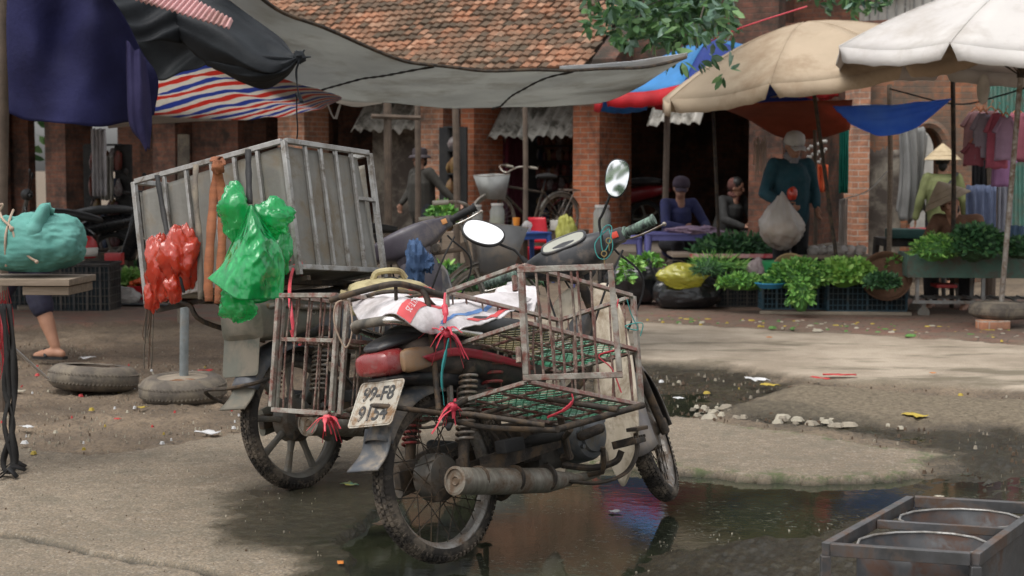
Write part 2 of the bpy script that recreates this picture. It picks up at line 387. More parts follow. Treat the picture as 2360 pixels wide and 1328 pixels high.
M['bamboo'] = mat('old_pole_wood', (.13, .095, .07), (.08, .06, .045), rough=.85, sc=8)
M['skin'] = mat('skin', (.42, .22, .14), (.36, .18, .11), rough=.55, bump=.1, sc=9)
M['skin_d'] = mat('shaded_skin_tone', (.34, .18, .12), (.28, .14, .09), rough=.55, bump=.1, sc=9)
M['hair'] = mat('black_hair', (.01, .009, .008), rough=.5)
# ------------------------------------------------------------------ ground
def vnoise(x, y, seed=0):
    xi = np.floor(x).astype(np.int64); yi = np.floor(y).astype(np.int64); fx = x - xi; fy = y - yi
    fx = fx * fx * (3 - 2 * fx); fy = fy * fy * (3 - 2 * fy)
    def h(a, b):
        n = (a * 374761393 + b * 668265263 + seed * 974634777) & 0x7fffffff
        n = ((n ^ (n >> 13)) * 1274126177) & 0x7fffffff
        return ((n ^ (n >> 16)) & 0xffff) / 65535.0
    return (h(xi, yi) * (1 - fx) + h(xi + 1, yi) * fx) * (1 - fy) + (h(xi, yi + 1) * (1 - fx) + h(xi + 1, yi + 1) * fx) * fy
def fbm(x, y, s, o=4, seed=0):
    r = 0; a = .5
    for k in range(o): r = r + a * (vnoise(x * s, y * s, seed + k * 17) - .5); s *= 2.1; a *= .5
    return r
def sdf(X, Y, poly):
    # signed distance, inside positive
    P = [gp(px, py) for px, py in poly]; d = np.full(X.shape, 1e9); ins = np.zeros(X.shape, bool); n = len(P)
    for i in range(n):
        ax, ay, bx, by = P[i].x, P[i].y, P[(i + 1) % n].x, P[(i + 1) % n].y
        ex, ey = bx - ax, by - ay; L = ex * ex + ey * ey
        t = np.clip(((X - ax) * ex + (Y - ay) * ey) / L, 0, 1)
        d = np.minimum(d, np.hypot(X - ax - t * ex, Y - ay - t * ey))
        c = ((ay > Y) != (by > Y)) & (X < (bx - ax) * (Y - ay) / (by - ay + 1e-12) + ax); ins ^= c
    return np.where(ins, d, -d)
def sstep(a, b, x): t = np.clip((x - a) / (b - a), 0, 1); return t * t * (3 - 2 * t)
NR, NC = 430, 360
vv = np.concatenate([np.linspace(0, 1, NR) ** 1.0 * math.log(26 / 3.2), [math.log(60 / 3.2), math.log(200 / 3.2), math.log(900 / 3.2)]])
Yg = 3.2 * np.exp(vv); Yg = np.concatenate([[-60, -8, .5], Yg]); NRR = len(Yg)
uu = np.linspace(-1, 1, NC); uu = np.sign(uu) * (np.abs(uu) * .52 + np.clip(np.abs(uu) - .9, 0, 1) * 45)
YY, UU = np.meshgrid(Yg, uu, indexing='ij'); XX = UU * np.maximum(YY, 12 * (YY < 3)) * 1.0
wx = XX + fbm(XX, YY, 3.1, 4, 3) * .22; wy = YY + fbm(XX, YY, 3.3, 4, 9) * .30
conc1 = sdf(wx, wy, [(-900, 1000), (0, 1015), (200, 1050), (330, 1035), (560, 1000), (620, 940), (900, 935), (1300, 940), (1530, 962), (1760, 985), (2060, 1030), (2195, 1047), (2140, 1066), (2150, 1084), (2000, 1104), (1880, 1108), (1720, 1092), (1560, 1078), (1300, 1062), (1130, 1050), (1000, 1080), (900, 1130), (860, 1190), (800, 1235), (780, 1290), (850, 1420), (700, 1800), (-900, 1800)])
crk = [(-900, 1190), (0, 1232), (60, 1240), (100, 1250), (160, 1262), (215, 1278), (290, 1290), (330, 1298), (430, 1306), (510, 1330), (620, 1345), (640, 1800), (-900, 1800)]
crack = np.abs(sdf(XX + fbm(XX, YY, 9, 3, 5) * .05, YY + fbm(XX, YY, 11, 3, 6) * .06, crk))
conc2 = sdf(wx, wy, [(900, 740), (1480, 744), (1700, 759), (2360, 798), (3400, 860), (3400, 985), (2360, 905), (2050, 886), (1900, 882), (1720, 850), (1480, 835), (900, 830)])
mound = sdf(wx, wy, [(1640, 950), (1740, 918), (1830, 892), (2360, 925), (3400, 1010), (3400, 1150), (2360, 992), (2050, 978), (1800, 960)])
brick = sdf(XX, YY, [(-3000, 716), (0, 712), (1500, 700), (2360, 690), (5000, 600), (5000, 900), (2360, 797), (1700, 757), (1480, 742), (600, 742), (0, 765), (-3000, 840)])
wetz = sdf(wx, wy, [(560, 1165), (720, 1105), (1000, 1075), (1130, 1050), (1560, 1078), (1900, 1108), (2200, 1085), (2240, 1030), (1760, 960), (1500, 930), (1380, 860), (1480, 825), (1850, 880), (1740, 925), (2050, 980), (2420, 1000), (3400, 1160), (3400, 1900), (700, 1900), (700, 1290), (600, 1225)])
isl = sdf(wx, wy, [(1500, 1330), (1560, 1262), (1720, 1222), (1900, 1230), (2000, 1190), (2400, 1180), (2700, 1400), (2400, 1900), (1300, 1900)])
wade = sdf(wx, wy, [(815, 1225), (900, 1130), (1130, 1050), (1560, 1078), (1900, 1110), (2060, 1105), (2060, 1150), (1800, 1225), (1500, 1262), (1380, 1500), (850, 1500), (790, 1300)])
drain = sdf(wx, wy, [(1380, 868), (1500, 872), (1640, 930), (1640, 968), (1500, 955), (1300, 930), (1300, 890)])
c1 = sstep(-.005, .012, conc1 + fbm(XX, YY, 26, 3, 31) * .03); c2m = sstep(-.06, .08, conc2 + fbm(XX, YY, 12, 3, 32) * .12); mo = sstep(-.08, .12, mound)
br_m = sstep(-.05, .04, brick + fbm(XX, YY, 7, 3, 33) * .12)
rough_h = fbm(XX, YY, 11, 5, 21) * .040 + np.abs(fbm(XX, YY, 30, 4, 22)) * .040
Hh = -.012 + rough_h + fbm(XX, YY, 1.3, 3, 40) * .035
wz = sstep(-.10, .10, wetz)
Hh = Hh - .020 * wz
Hh = Hh * (1 - sstep(-.1, .08, wade)) + (-.05) * sstep(-.1, .08, wade)
Hh = Hh - .028 * sstep(-.05, .15, drain)
Hh = Hh + .018 * sstep(-.08, .12, isl)
Hh = Hh * (1 - mo) + (.022 + rough_h * .6 + .01 * sstep(0, .5, mound)) * mo
Hh = Hh * (1 - c1) + (.002 + fbm(XX, YY, 5, 4, 50) * .004) * c1
Hh = Hh * (1 - c2m) + (.02 + fbm(XX, YY, 3, 4, 51) * .008) * c2m
Hh = Hh * (1 - br_m) + (.03 + fbm(XX, YY, 2, 3, 52) * .012) * br_m
ck = np.exp(-(crack / (.014 + .02 * np.clip(fbm(XX, YY, 6, 3, 77) + .2, 0, 1))) ** 2) * (conc1 > -.05); Hh = Hh - ck * .045
far = sstep(18, 25, YY); Hh = Hh * (1 - far)
leftdirt = sstep(.05, .5, -conc1) * (XX < .6) * (YY < 14)
Hh = Hh + leftdirt * .012
verts = np.stack([XX, YY, Hh], -1).reshape(-1, 3)
idx = np.arange(NRR * NC).reshape(NRR, NC)
quads = np.stack([idx[:-1, :-1], idx[:-1, 1:], idx[1:, 1:], idx[1:, :-1]], -1).reshape(-1, 4)
me = bpy.data.meshes.new('ground'); me.from_pydata(verts.tolist(), [], quads.tolist()); me.shade_smooth()
def vattr(nm, a): q = me.attributes.new(nm, 'FLOAT', 'POINT'); q.data.foreach_set('value', a.reshape(-1).astype(np.float32))
algae = np.clip(np.exp(-((conc1 - .03) / .06) ** 2) * (XX > -.9) * (YY < 8.2) * (wetz > -.35), 0, 1)
vattr('conc', np.maximum(c1, c2m * .999)); vattr('mound', mo); vattr('brick', br_m); vattr('algae', algae)
vattr('wet', np.clip(np.maximum(sstep(-.22, .04, wetz + fbm(XX, YY, 2.2, 6, 61) * .42 + fbm(XX, YY, 13, 4, 62) * .16) * (1 - .55 * mo) * (1 - c2m) * (1 - .93 * c1 * sstep(.05, .45, XX)), ck), 0, 1)); vattr('strip', c2m); vattr('crackmask', ck)
GM = bpy.data.materials.new('ground'); GM.use_nodes = True; t = NT(GM); p = t.n['Principled BSDF']
def att(n): a = t.new('ShaderNodeAttribute'); a.attribute_name = n; return a.outputs['Fac']
v = t.new('ShaderNodeTexCoord').outputs['Object']
dirtc = t.mix(t.ramp(t.noise(v, 2.2, 8, .65), [(.35, g3(0)), (.65, g3(1))]), (.105, .078, .053), (.225, .168, .112))
dirtc = t.mix(t.ramp(t.noise(v, 45, 6, .7), [(.46, g3(0)), (.66, g3(.8))]), dirtc, (.06, .05, .042))
dirtc = t.mix(t.ramp(t.noise(v, 70, 4, .7), [(.63, g3(0)), (.70, g3(1))]), dirtc, (.33, .29, .24))
cc = t.mix(t.ramp(t.noise(v, 1.1, 9, .68), [(.33, g3(0)), (.66, g3(1))]), (.205, .155, .104), (.325, .258, .182))
cc = t.mix(t.ramp(t.noise(v, 130, 4, .75), [(.42, g3(0)), (.66, g3(1))]), cc, (.10, .088, .07))
cc = t.mix(t.ramp(t.noise(v, 28, 7, .8), [(.50, g3(0)), (.62, g3(.55))]), cc, (.12, .105, .085))
cc = t.mix(t.ramp(t.noise(v, 6, 10, .85), [(.50, g3(0)), (.62, g3(.8))]), cc, (.12, .10, .072))
cc = t.mix(t.ramp(t.noise(v, 17, 8, .8), [(.54, g3(0)), (.66, g3(.7))]), cc, (.36, .31, .245))
vor = t.new('ShaderNodeTexVoronoi'); vor.inputs['Scale'].default_value = 55; t.link(v, vor.inputs['Vector'])
cc = t.mix(t.ramp(vor.outputs['Distance'], [(.0, g3(.7)), (.30, g3(0))]), cc, (.42, .38, .32))
cc = t.mix(t.ramp(t.noise(v, 3.2, 9, .75), [(.50, g3(0)), (.66, g3(.6))]), cc, (.13, .115, .085))
cc = t.mix(att('strip'), cc, t.mix(t.ramp(t.noise(v, 1.4, 9, .7), [(.4, g3(0)), (.6, g3(1))]), (.40, .335, .26), (.27, .22, .165)))
mc = t.mix(t.ramp(t.noise(v, 30, 5, .75), [(.4, g3(0)), (.62, g3(1))]), (.10, .078, .052), (.20, .162, .11))
btn = t.new('ShaderNodeTexBrick'); bm_ = t.new('ShaderNodeMapping'); bm_.inputs['Rotation'].default_value = (0, 0, R(26)); t.link(v, bm_.inputs[0]); t.link(bm_.outputs[0], btn.inputs['Vector'])
btn.inputs['Scale'].default_value = 1; btn.inputs['Brick Width'].default_value = .22; btn.inputs['Row Height'].default_value = .11; btn.inputs['Mortar Size'].default_value = .006
btn.inputs['Color1'].default_value = (.20, .095, .07, 1); btn.inputs['Color2'].default_value = (.14, .10, .08, 1); btn.inputs['Mortar'].default_value = (.07, .055, .04, 1)
bc = t.mix(t.ramp(t.noise(v, 2.3, 9, .75), [(.42, g3(0)), (.66, g3(.95))]), btn.outputs[0], (.16, .125, .09))
col = t.mix(att('conc'), dirtc, cc); col = t.mix(att('mound'), col, mc); col = t.mix(att('brick'), col, bc)
alg = t.new('ShaderNodeMath', operation='MULTIPLY'); t.link(att('algae'), alg.inputs[0]); t.link(t.ramp(t.noise(v, 12, 6, .7), [(.48, g3(0)), (.62, g3(1))]), alg.inputs[1])
col = t.mix(alg.outputs[0], col, (.085, .105, .04))
wetc = t.mix(1, col, (.30, .32, .255), 'MULTIPLY'); wet = att('wet'); col = t.mix(wet, col, wetc); col = t.mix(att('crackmask'), col, (.018, .017, .012))
# damp stains of the concrete strip
dmp = t.new('ShaderNodeMath', operation='MULTIPLY'); t.link(att('strip'), dmp.inputs[0]); mpd = t.new('ShaderNodeMapping'); mpd.inputs['Scale'].default_value = (.8, 1.8, 1); t.link(v, mpd.inputs[0])
t.link(t.ramp(t.noise(mpd.outputs[0], 1.15, 6, .6), [(.52, g3(0)), (.62, g3(.8))]), dmp.inputs[1]); col = t.mix(dmp.outputs[0], col, (.12, .10, .065))
t.link(col, p.inputs['Base Color'])
rg = t.new('ShaderNodeMapRange'); t.link(wet, rg.inputs[0]); rg.inputs[3].default_value = .88; rg.inputs[4].default_value = .17; t.link(rg.outputs[0], p.inputs['Roughness'])
p.inputs['Specular IOR Level'].default_value = .4
b = t.new('ShaderNodeBump'); b.inputs['Strength'].default_value = .9; b.inputs['Distance'].default_value = .012
t.link(t.mix(.45, t.noise(v, 60, 8, .75), vor.outputs['Distance']), b.inputs['Height'])
b2_ = t.new('ShaderNodeBump'); b2_.inputs['Distance'].default_value = .05; t.link(wet, b2_.inputs['Strength']); t.link(t.noise(v, 16, 8, .7, .6), b2_.inputs['Height']); t.link(b.outputs[0], b2_.inputs['Normal']); t.link(b2_.outputs[0], p.inputs['Normal'])
me.materials.append(GM)
ground = bpy.data.objects.new('ground', me); COL.objects.link(ground); tag(ground, kind='structure')

WM = bpy.data.materials.new('puddle_water'); WM.use_nodes = True; t = NT(WM); p = t.n['Principled BSDF']; v = t.new('ShaderNodeTexCoord').outputs['Object']
scum = t.ramp(t.noise(v, 38, 8, .8, .5), [(.545, g3(0)), (.60, g3(.9))])
patch = t.ramp(t.noise(v, 1.5, 7, .7), [(.47, g3(0)), (.62, g3(1))])
sm = t.new('ShaderNodeMath', operation='MULTIPLY'); t.link(scum, sm.inputs[0]); t.link(patch, sm.inputs[1])
wc = t.mix(t.ramp(t.noise(v, 2.5, 6, .6), [(.4, g3(0)), (.6, g3(1))]), (.016, .019, .013), (.030, .034, .019))
t.link(t.mix(sm.outputs[0], wc, (.10, .105, .075)), p.inputs['Base Color'])
wr = t.new('ShaderNodeMapRange'); t.link(sm.outputs[0], wr.inputs[0]); wr.inputs[3].default_value = .035; wr.inputs[4].default_value = .55; t.link(wr.outputs[0], p.inputs['Roughness'])
p.inputs['IOR'].default_value = 1.33; p.inputs['Specular IOR Level'].default_value = .75
b = t.new('ShaderNodeBump'); b.inputs['Strength'].default_value = .10; b.inputs['Distance'].default_value = .004; t.link(t.noise(v, 20, 4, .6), b.inputs['Height']); t.link(b.outputs[0], p.inputs['Normal'])
WL = -.030
wob = MB(); wob.grid([[Vector((x, y, WL)) for x in np.linspace(-1.2, 4.2, 12)] for y in np.linspace(3.2, 9.2, 12)], flip=True)
wo_ = wob.build('puddle_water', WM, ang=0); tag(wo_, kind='structure')

# ------------------------------------------------------------------ market hall (frame u along its front, v into it)
BA = R(28); BU = Vector((math.cos(BA), -math.sin(BA), 0)); BV = Vector((math.sin(BA), math.cos(BA), 0)); B0 = at(1320, 540, 20); B0.z = 0
def bf(u, v, z=0): return B0 + BU * u + BV * v + Vector((0, 0, z))
BROT = (0, 0, -BA)
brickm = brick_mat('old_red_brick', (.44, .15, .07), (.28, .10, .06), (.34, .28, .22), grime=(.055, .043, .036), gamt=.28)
brickd = brick_mat('dark_brick', (.19, .08, .05), (.12, .055, .04), (.11, .09, .075), grime=(.035, .028, .024), gamt=.5)  # darker brick for the hall's inner walls and some pillars
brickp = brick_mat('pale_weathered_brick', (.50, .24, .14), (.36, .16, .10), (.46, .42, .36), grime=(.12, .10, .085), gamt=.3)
plast = mat('grimy_plaster', (.30, .27, .22), (.20, .175, .14), rough=.9, sc=2, dirt=(.075, .06, .05), damt=.55, dsc=2, bump=.4)
asb = mat('grey_fibre_cement', (.50, .48, .43), (.40, .375, .33), rough=.9, sc=2.5, dirt=(.12, .11, .09), damt=.45, dsc=4, bump=.4)
slab = mat('floor_slab', (.16, .13, .10), (.11, .09, .07), rough=.9, sc=3, bump=.4)
# raised floor of the hall
fl = MB(); fl.box((0, 0, 0), (1, 1, 1)); 
def bbox(mb, u0, u1, v0, v1, z0, z1, mi=0):
    return mb.add([bf(u, v, z) for u in (u0, u1) for v in (v0, v1) for z in (z0, z1)], [(0, 1, 3, 2), (4, 6, 7, 5), (0, 4, 5, 1), (2, 3, 7, 6), (0, 2, 6, 4), (1, 5, 7, 3)], mi)
def lbox(mb, u0, u1, v0, v1, z0, z1, mi=0):
    return mb.add([Vector((u, v, z)) for u in (u0, u1) for v in (v0, v1) for z in (z0, z1)], [(0, 1, 3, 2), (4, 6, 7, 5), (0, 4, 5, 1), (2, 3, 7, 6), (0, 2, 6, 4), (1, 5, 7, 3)], mi)
hf = MB(); lbox(hf, -13, 2.9, -1.3, 6.6, -.2, .34)
tag(hf.build('hall_floor', slab, loc=B0, rot=BROT, ang=0), kind='structure')
hall = empty('market_hall', B0, BROT, 'long open brick market hall with a patched red tile roof', 'building')
def pillar(u, w, dp, z1, m, lab=None, v0=0):
    mb = MB(); lbox(mb, u, u + w, v0, v0 + dp, .3, min(z1, 2.86 + v0 * .6))
    # proud course at foot and head
    lbox(mb, u - .03, u + w + .03, v0 - .03, v0 + dp + .03, .3, .52); 
    o = mb.build('brick_pillar', m, hall, ang=0)
    if lab: o['label'] = lab
pillar(.0, .37, 1.0, 3.2, brickm, 'brick pillar in brick lightened to look lit along its front edge')  # brick colour raised to stand in for light on the pillar front
pillar(-2.34, .42, .75, 3.2, brickp, 'pale weathered brick pillar behind the person in the dark hat')
pillar(-1.62, .20, .8, 3.2, brickm, v0=-.05)
pillar(-4.62, .45, .6, 3.2, brickp)
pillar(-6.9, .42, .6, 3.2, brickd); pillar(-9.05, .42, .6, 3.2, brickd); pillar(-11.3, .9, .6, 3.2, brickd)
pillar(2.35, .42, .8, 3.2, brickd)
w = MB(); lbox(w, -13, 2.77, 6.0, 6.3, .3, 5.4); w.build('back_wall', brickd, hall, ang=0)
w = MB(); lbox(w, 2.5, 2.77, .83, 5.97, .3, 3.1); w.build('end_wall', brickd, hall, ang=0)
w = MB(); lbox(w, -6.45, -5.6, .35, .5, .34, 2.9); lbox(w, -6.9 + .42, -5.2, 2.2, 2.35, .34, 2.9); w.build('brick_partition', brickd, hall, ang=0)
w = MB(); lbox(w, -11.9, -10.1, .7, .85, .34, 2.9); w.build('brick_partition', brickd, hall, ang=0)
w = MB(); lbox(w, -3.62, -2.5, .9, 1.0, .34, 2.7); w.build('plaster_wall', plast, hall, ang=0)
w = MB(); lbox(w, -13, 2.8, .02, .22, 2.72, 2.855); w.build('eave_beam', M['bamboo'], hall, ang=0)
# tiled roof: real overlapping tiles, about 9 tiles per metre and one row each 0.16 m
tile = bpy.data.materials.new('clay_tiles'); tile.use_nodes = True; t = NT(tile); p = t.n['Principled BSDF']
a = t.new('ShaderNodeAttribute'); a.attribute_name = 'tint'; v = t.new('ShaderNodeTexCoord').outputs['Object']
base = t.ramp(a.outputs['Fac'], [(0, (.085, .065, .048)), (.35, (.15, .10, .07)), (.62, (.25, .13, .08)), (.85, (.36, .17, .10)), (1, (.40, .24, .16))])
base = t.mix(t.ramp(t.noise(v, 1.1, 8, .75), [(.42, g3(0)), (.62, g3(.8))]), base, (.115, .09, .065))
base = t.mix(t.ramp(t.noise(v, 22, 6, .7), [(.5, g3(0)), (.7, g3(.6))]), base, (.07, .055, .042)); t.link(base, p.inputs['Base Color']); p.inputs['Roughness'].default_value = .9; p.inputs['Specular IOR Level'].default_value = .15
def tile_roof(u0, u1, rows, ev, ez, pit, parent, name, seed=1):
    rr = random.Random(seed); vs = []; fs = []; tint = []; cp, sp = math.cos(pit), math.sin(pit); du = .125; rd = .145
    for r in range(rows):
        n = int((u1 - u0) / du); off = .012 * (r % 2)
        sagc = .0
        for k in range(n):
            u = u0 + off + k * du + rr.uniform(-.012, .012); s0 = r * rd + rr.uniform(-.015, .015); tn = rr.random()
            if noise.noise(Vector((u * .8, r * .35, seed))) > .12: tn = tn * .35 + .65
            lift = .028 + rr.uniform(0, .018); tw = rr.uniform(-.012, .012)
            sag = .06 * noise.noise(Vector((u * .35, r * .12, 5)))
            for (a_, b_, hgt) in ((0, 0, lift), (.5, -.018, lift + .030), (1, 0, lift), (0, rd * 1.5, .0), (.5, rd * 1.5, .028), (1, rd * 1.5, 0), (0, 0, lift - .026), (.5, -.018, lift - .01), (1, 0, lift - .026)):
                uu_ = u + a_ * (du - .006); s_ = s0 + b_; h_ = hgt + sag + tw * (a_ - .5)
                vs.append((uu_, ev + s_ * cp - h_ * sp, ez + s_ * sp + h_ * cp)); tint.append(tn)
            o = len(vs) - 9; fs += [(o, o + 1, o + 4, o + 3), (o + 1, o + 2, o + 5, o + 4), (o, o + 6, o + 7, o + 1), (o + 1, o + 7, o + 8, o + 2)]
    m_ = bpy.data.meshes.new(name); m_.from_pydata(vs, [], fs); q = m_.attributes.new('tint', 'FLOAT', 'POINT'); q.data.foreach_set('value', np.array(tint, np.float32)); m_.materials.append(tile)
    o = bpy.data.objects.new(name, m_); COL.objects.link(o); o.parent = parent; return o
tile_roof(-10, .62, 38, -.75, 2.52, R(33), hall, 'tiled_roof', 3)
w = MB()  # boards under the tiles keep daylight out
cp, sp = math.cos(R(33)), math.sin(R(33))
w.add([Vector((u, -.72 + s_ * cp + .03 * sp, 2.50 + s_ * sp - .03 * cp - dz)) for u in (-13, .62) for s_ in (.0, 8.4) for dz in (0, .05)], [(0, 1, 3, 2), (4, 6, 7, 5), (0, 4, 5, 1), (2, 3, 7, 6), (0, 2, 6, 4), (1, 5, 7, 3)])
w.build('roof_boards', M['bamboo'], hall, ang=0); w = MB(); lbox(w, .955, 2.75, -.28, 6, 2.84, 2.93); w.build('flat_roof', M['bamboo'], hall, ang=0)
mossb = brick_mat('mossy_dark_brick', (.15, .065, .045), (.11, .06, .045), (.09, .075, .06), grime=(.035, .034, .028), gamt=.65); w = MB(); lbox(w, .955, 2.8, -.30, -.05, 2.60, 3.45); w.build('parapet_wall', mossb, hall, ang=0)
# mossy gable end beside the tiles
w = MB(); w.add([Vector((u, v_, z)) for u in (.64, .95) for (v_, z) in ((-.8, 2.3), (6, 2.3), (6, 6.95), (-.8, 2.62))], [(0, 1, 2, 3), (7, 6, 5, 4), (0, 4, 5, 1), (1, 5, 6, 2), (2, 6, 7, 3), (3, 7, 4, 0)])
w.build('gable_wall', mossb, hall, ang=0)
w = MB(); lbox(w, .97, 9, 1.5, 1.8, 2.4, 3.15); w.build('rear_wall', brick_mat('rear_brick', (.22, .085, .055), (.15, .07, .05), (.14, .11, .09), grime=(.05, .04, .035), gamt=.6), hall, ang=0)

def corrugated(name, m, P, Q, S, n=16, amp=.025, ragged=0, parent=None, lab=None, cat=None, thick=.006, group=None, seed=3, T=None):
    # P,Q: the upper edge, S: lower corner below P (world points)
    rr = random.Random(seed); P, Q, S = Vector(P), Vector(Q), Vector(S); U = Q - P; D = S - P; N = U.cross(D).normalized(); G = []
    for i in range(n * 8 + 1):
        a_ = i / (n * 8); row = []; ex = ragged * (noise.noise(Vector((a_ * n * .9, seed, 0))) + .4 * rr.random() * (1 if i % 8 == 0 else .3))
        for j in range(9): DD = D if T is None else D.lerp(Vector(T) - Q, a_); row.append(P + U * a_ + DD * (j / 8) * (1 + ex * (j / 8)) + N * amp * math.cos(a_ * n * 2 * math.pi))
        G.append(row)
    mb = MB(); mb.grid(G); o = mb.build(name, m, parent, ang=180, solid=thick)
    if lab: tag(o, lab, cat, group)
    return o
corrugated('awning_sheet', asb, bf(-1.35, 1.0, 2.55), bf(-.1, 1.0, 2.55), bf(-1.35, .15, 1.72), 9, .028, .07, lab='grey corrugated awning with a broken lower edge left of the bright pillar', cat='awning', group='corrugated awnings under the roof')
corrugated('awning_sheet', asb, bf(-3.6, .9, 2.5), bf(-2.45, .9, 2.5), bf(-3.6, .3, 1.84), 7, .028, .1, lab='dim grey corrugated awning above the plastered stall wall', cat='awning', group='corrugated awnings under the roof', seed=8)
corrugated('awning_sheet', asb, bf(1.05, .3, 2.35), bf(1.75, .3, 2.35), bf(1.05, -.1, 1.86), 5, .028, .16, lab='short torn corrugated awning below the tan umbrella', cat='awning', group='corrugated awnings under the roof', seed=12)
# ------------------------------------------------------------------ motorcycles
RX90 = Matrix.Rotation(math.pi / 2, 4, 'X')        # local z -> -y : lathe axis along the axle
def wheel(parent, c, cast=False, steer=None, r=.28, sw=.034):
    ax = Matrix.Translation(Vector(c)) @ RX90
    if steer is not None: ax = steer @ ax
    w = empty('wheel'); w.parent = parent
    Rc = r - sw; prof = []
    for k in range(14):
        an = R(-62 + k * 304 / 13 - 90 + 0)
        prof.append((0, 0))
    prof = [(Rc + sw * math.cos(R(a)), sw * 1.02 * math.sin(R(a))) for a in range(-118, 119, 16)]
    ty = MB(); ty.lathe(prof, 72, ax)
    nb = 84
    for k in range(nb):                            # tread blocks: two centre rows, two shoulder rows
        an = 2 * math.pi * k / nb
        for (za, off, ln, wd) in ((-9, 0, .012, .010), (9, .5, .012, .010), (-32, .25, .014, .012), (32, .75, .014, .012), (-56, 0, .009, .012), (56, .5, .009, .012)):
            a2 = an + off * 2 * math.pi / nb; th = R(za)
            m_ = ax @ Matrix.Rotation(a2, 4, 'Z') @ Matrix.Translation((Rc + sw * math.cos(th), 0, sw * math.sin(th))) @ Matrix.Rotation(-th, 4, 'Y')
            o = len(ty.v); ty.box((0.0015, 0, 0), (.007, ln, wd)); ty.xf(m_, o)
    ty.build('tyre', M['rubber'], w, ang=35)
    rm = MB(); ri = Rc - .012
    rm.lathe([(ri - .018, -.004), (ri - .013, -.017), (ri + .003, -.026), (ri + .012, -.027), (ri + .012, -.023), (ri, -.018), (ri - .004, 0), (ri, .018), (ri + .012, .023), (ri + .012, .027), (ri + .003, .026), (ri - .013, .017), (ri - .018, .004)], 72, ax, closed=True)
    rm.build('rim', M['steel'] if not cast else M['castmetal'], w, ang=35)
    hb = MB(); s_ = 1 if not cast else 1.12
    hb.lathe([(0, -.062), (.018, -.062), (.02, -.05), (.066 * s_, -.046), (.078 * s_, -.036), (.08 * s_, -.028), (.08 * s_, .022), (.07 * s_, .036), (.03, .042), (.02, .06), (0, .06)], 28, ax)
    for k in range(6):
        o = len(hb.v); hb.tube([(.05, 0, -.055), (.05, 0, -.044)], .006, 6); hb.xf(ax @ Matrix.Rotation(k * math.pi / 3, 4, 'Z'), o)
    hb.build('hub', M['hubmetal'], w, ang=35)
    if cast:
        sp = MB()
        for k in range(9):
            o = len(sp.v); an = 2 * math.pi * k / 9 + .2
            sp.loft([(.06, 0, 0, .017, .016), (.13, 0, 0, .011, .013), (ri - .012, 0, 0, .015, .013)], 10, e=.7); sp.xf(ax @ Matrix.Rotation(an, 4, 'Z'), o)
        sp.build('spoke', M['castmetal'], w)
    else:
        sp = MB()
        for k in range(36):
            an = 2 * math.pi * k / 36; side = 1 if k % 2 else -1; tw = (1 if (k // 2) % 2 else -1) * R(58)
            sp.tube([ax @ Vector((.066 * math.cos(an + tw), .066 * math.sin(an + tw), side * .034)), ax @ Vector(((ri - .012) * math.cos(an), (ri - .012) * math.sin(an), side * .006))], .0019, 5)
        sp.build('spoke_set', M['darksteel'], w, ang=60)
    return w
M['castmetal'] = mat('dusty_cast_alloy', (.19, .18, .16), (.12, .11, .095), rough=.5, metal=.5, sc=9, dirt=(.14, .115, .085), damt=.42, dsc=12)
M['hubmetal'] = mat('oily_hub', (.10, .095, .085), (.15, .135, .115), rough=.5, metal=.5, sc=12, dirt=(.09, .065, .045), damt=.5, dsc=12, bump=.4)
def steer_m(deg, o=(1.02, 0, .62), cast=26):
    a = Vector((-math.sin(R(cast)), 0, math.cos(R(cast)))); o = Vector(o)
    return Matrix.Translation(o) @ Matrix.Rotation(R(deg), 4, a) @ Matrix.Translation(-o)
def fender(parent, c, r0, a0, a1, hw, m, name='fender', lip=.03, n=26, steer=None, flare=0, ad=0, thick=.004):
    G = []
    for i in range(n + 1):
        an = R(a0 + (a1 - a0) * i / n); row = []
        rr = r0 + flare * max(0, (i / n - .8)) * 5 * .06
        for j in range(9):
            q = -1 + 2 * j / 8; dy = q * hw; dr = -lip * abs(q) ** 3
            row.append(Vector((c[0] + (rr + dr) * math.cos(an), c[1] + dy, c[2] + (rr + dr) * math.sin(an))))
        G.append(row)
    mb = MB(); mb.grid(G)
    if steer is not None: mb.xf(steer)
    return mb.build(name, m, parent, ang=60, solid=thick)

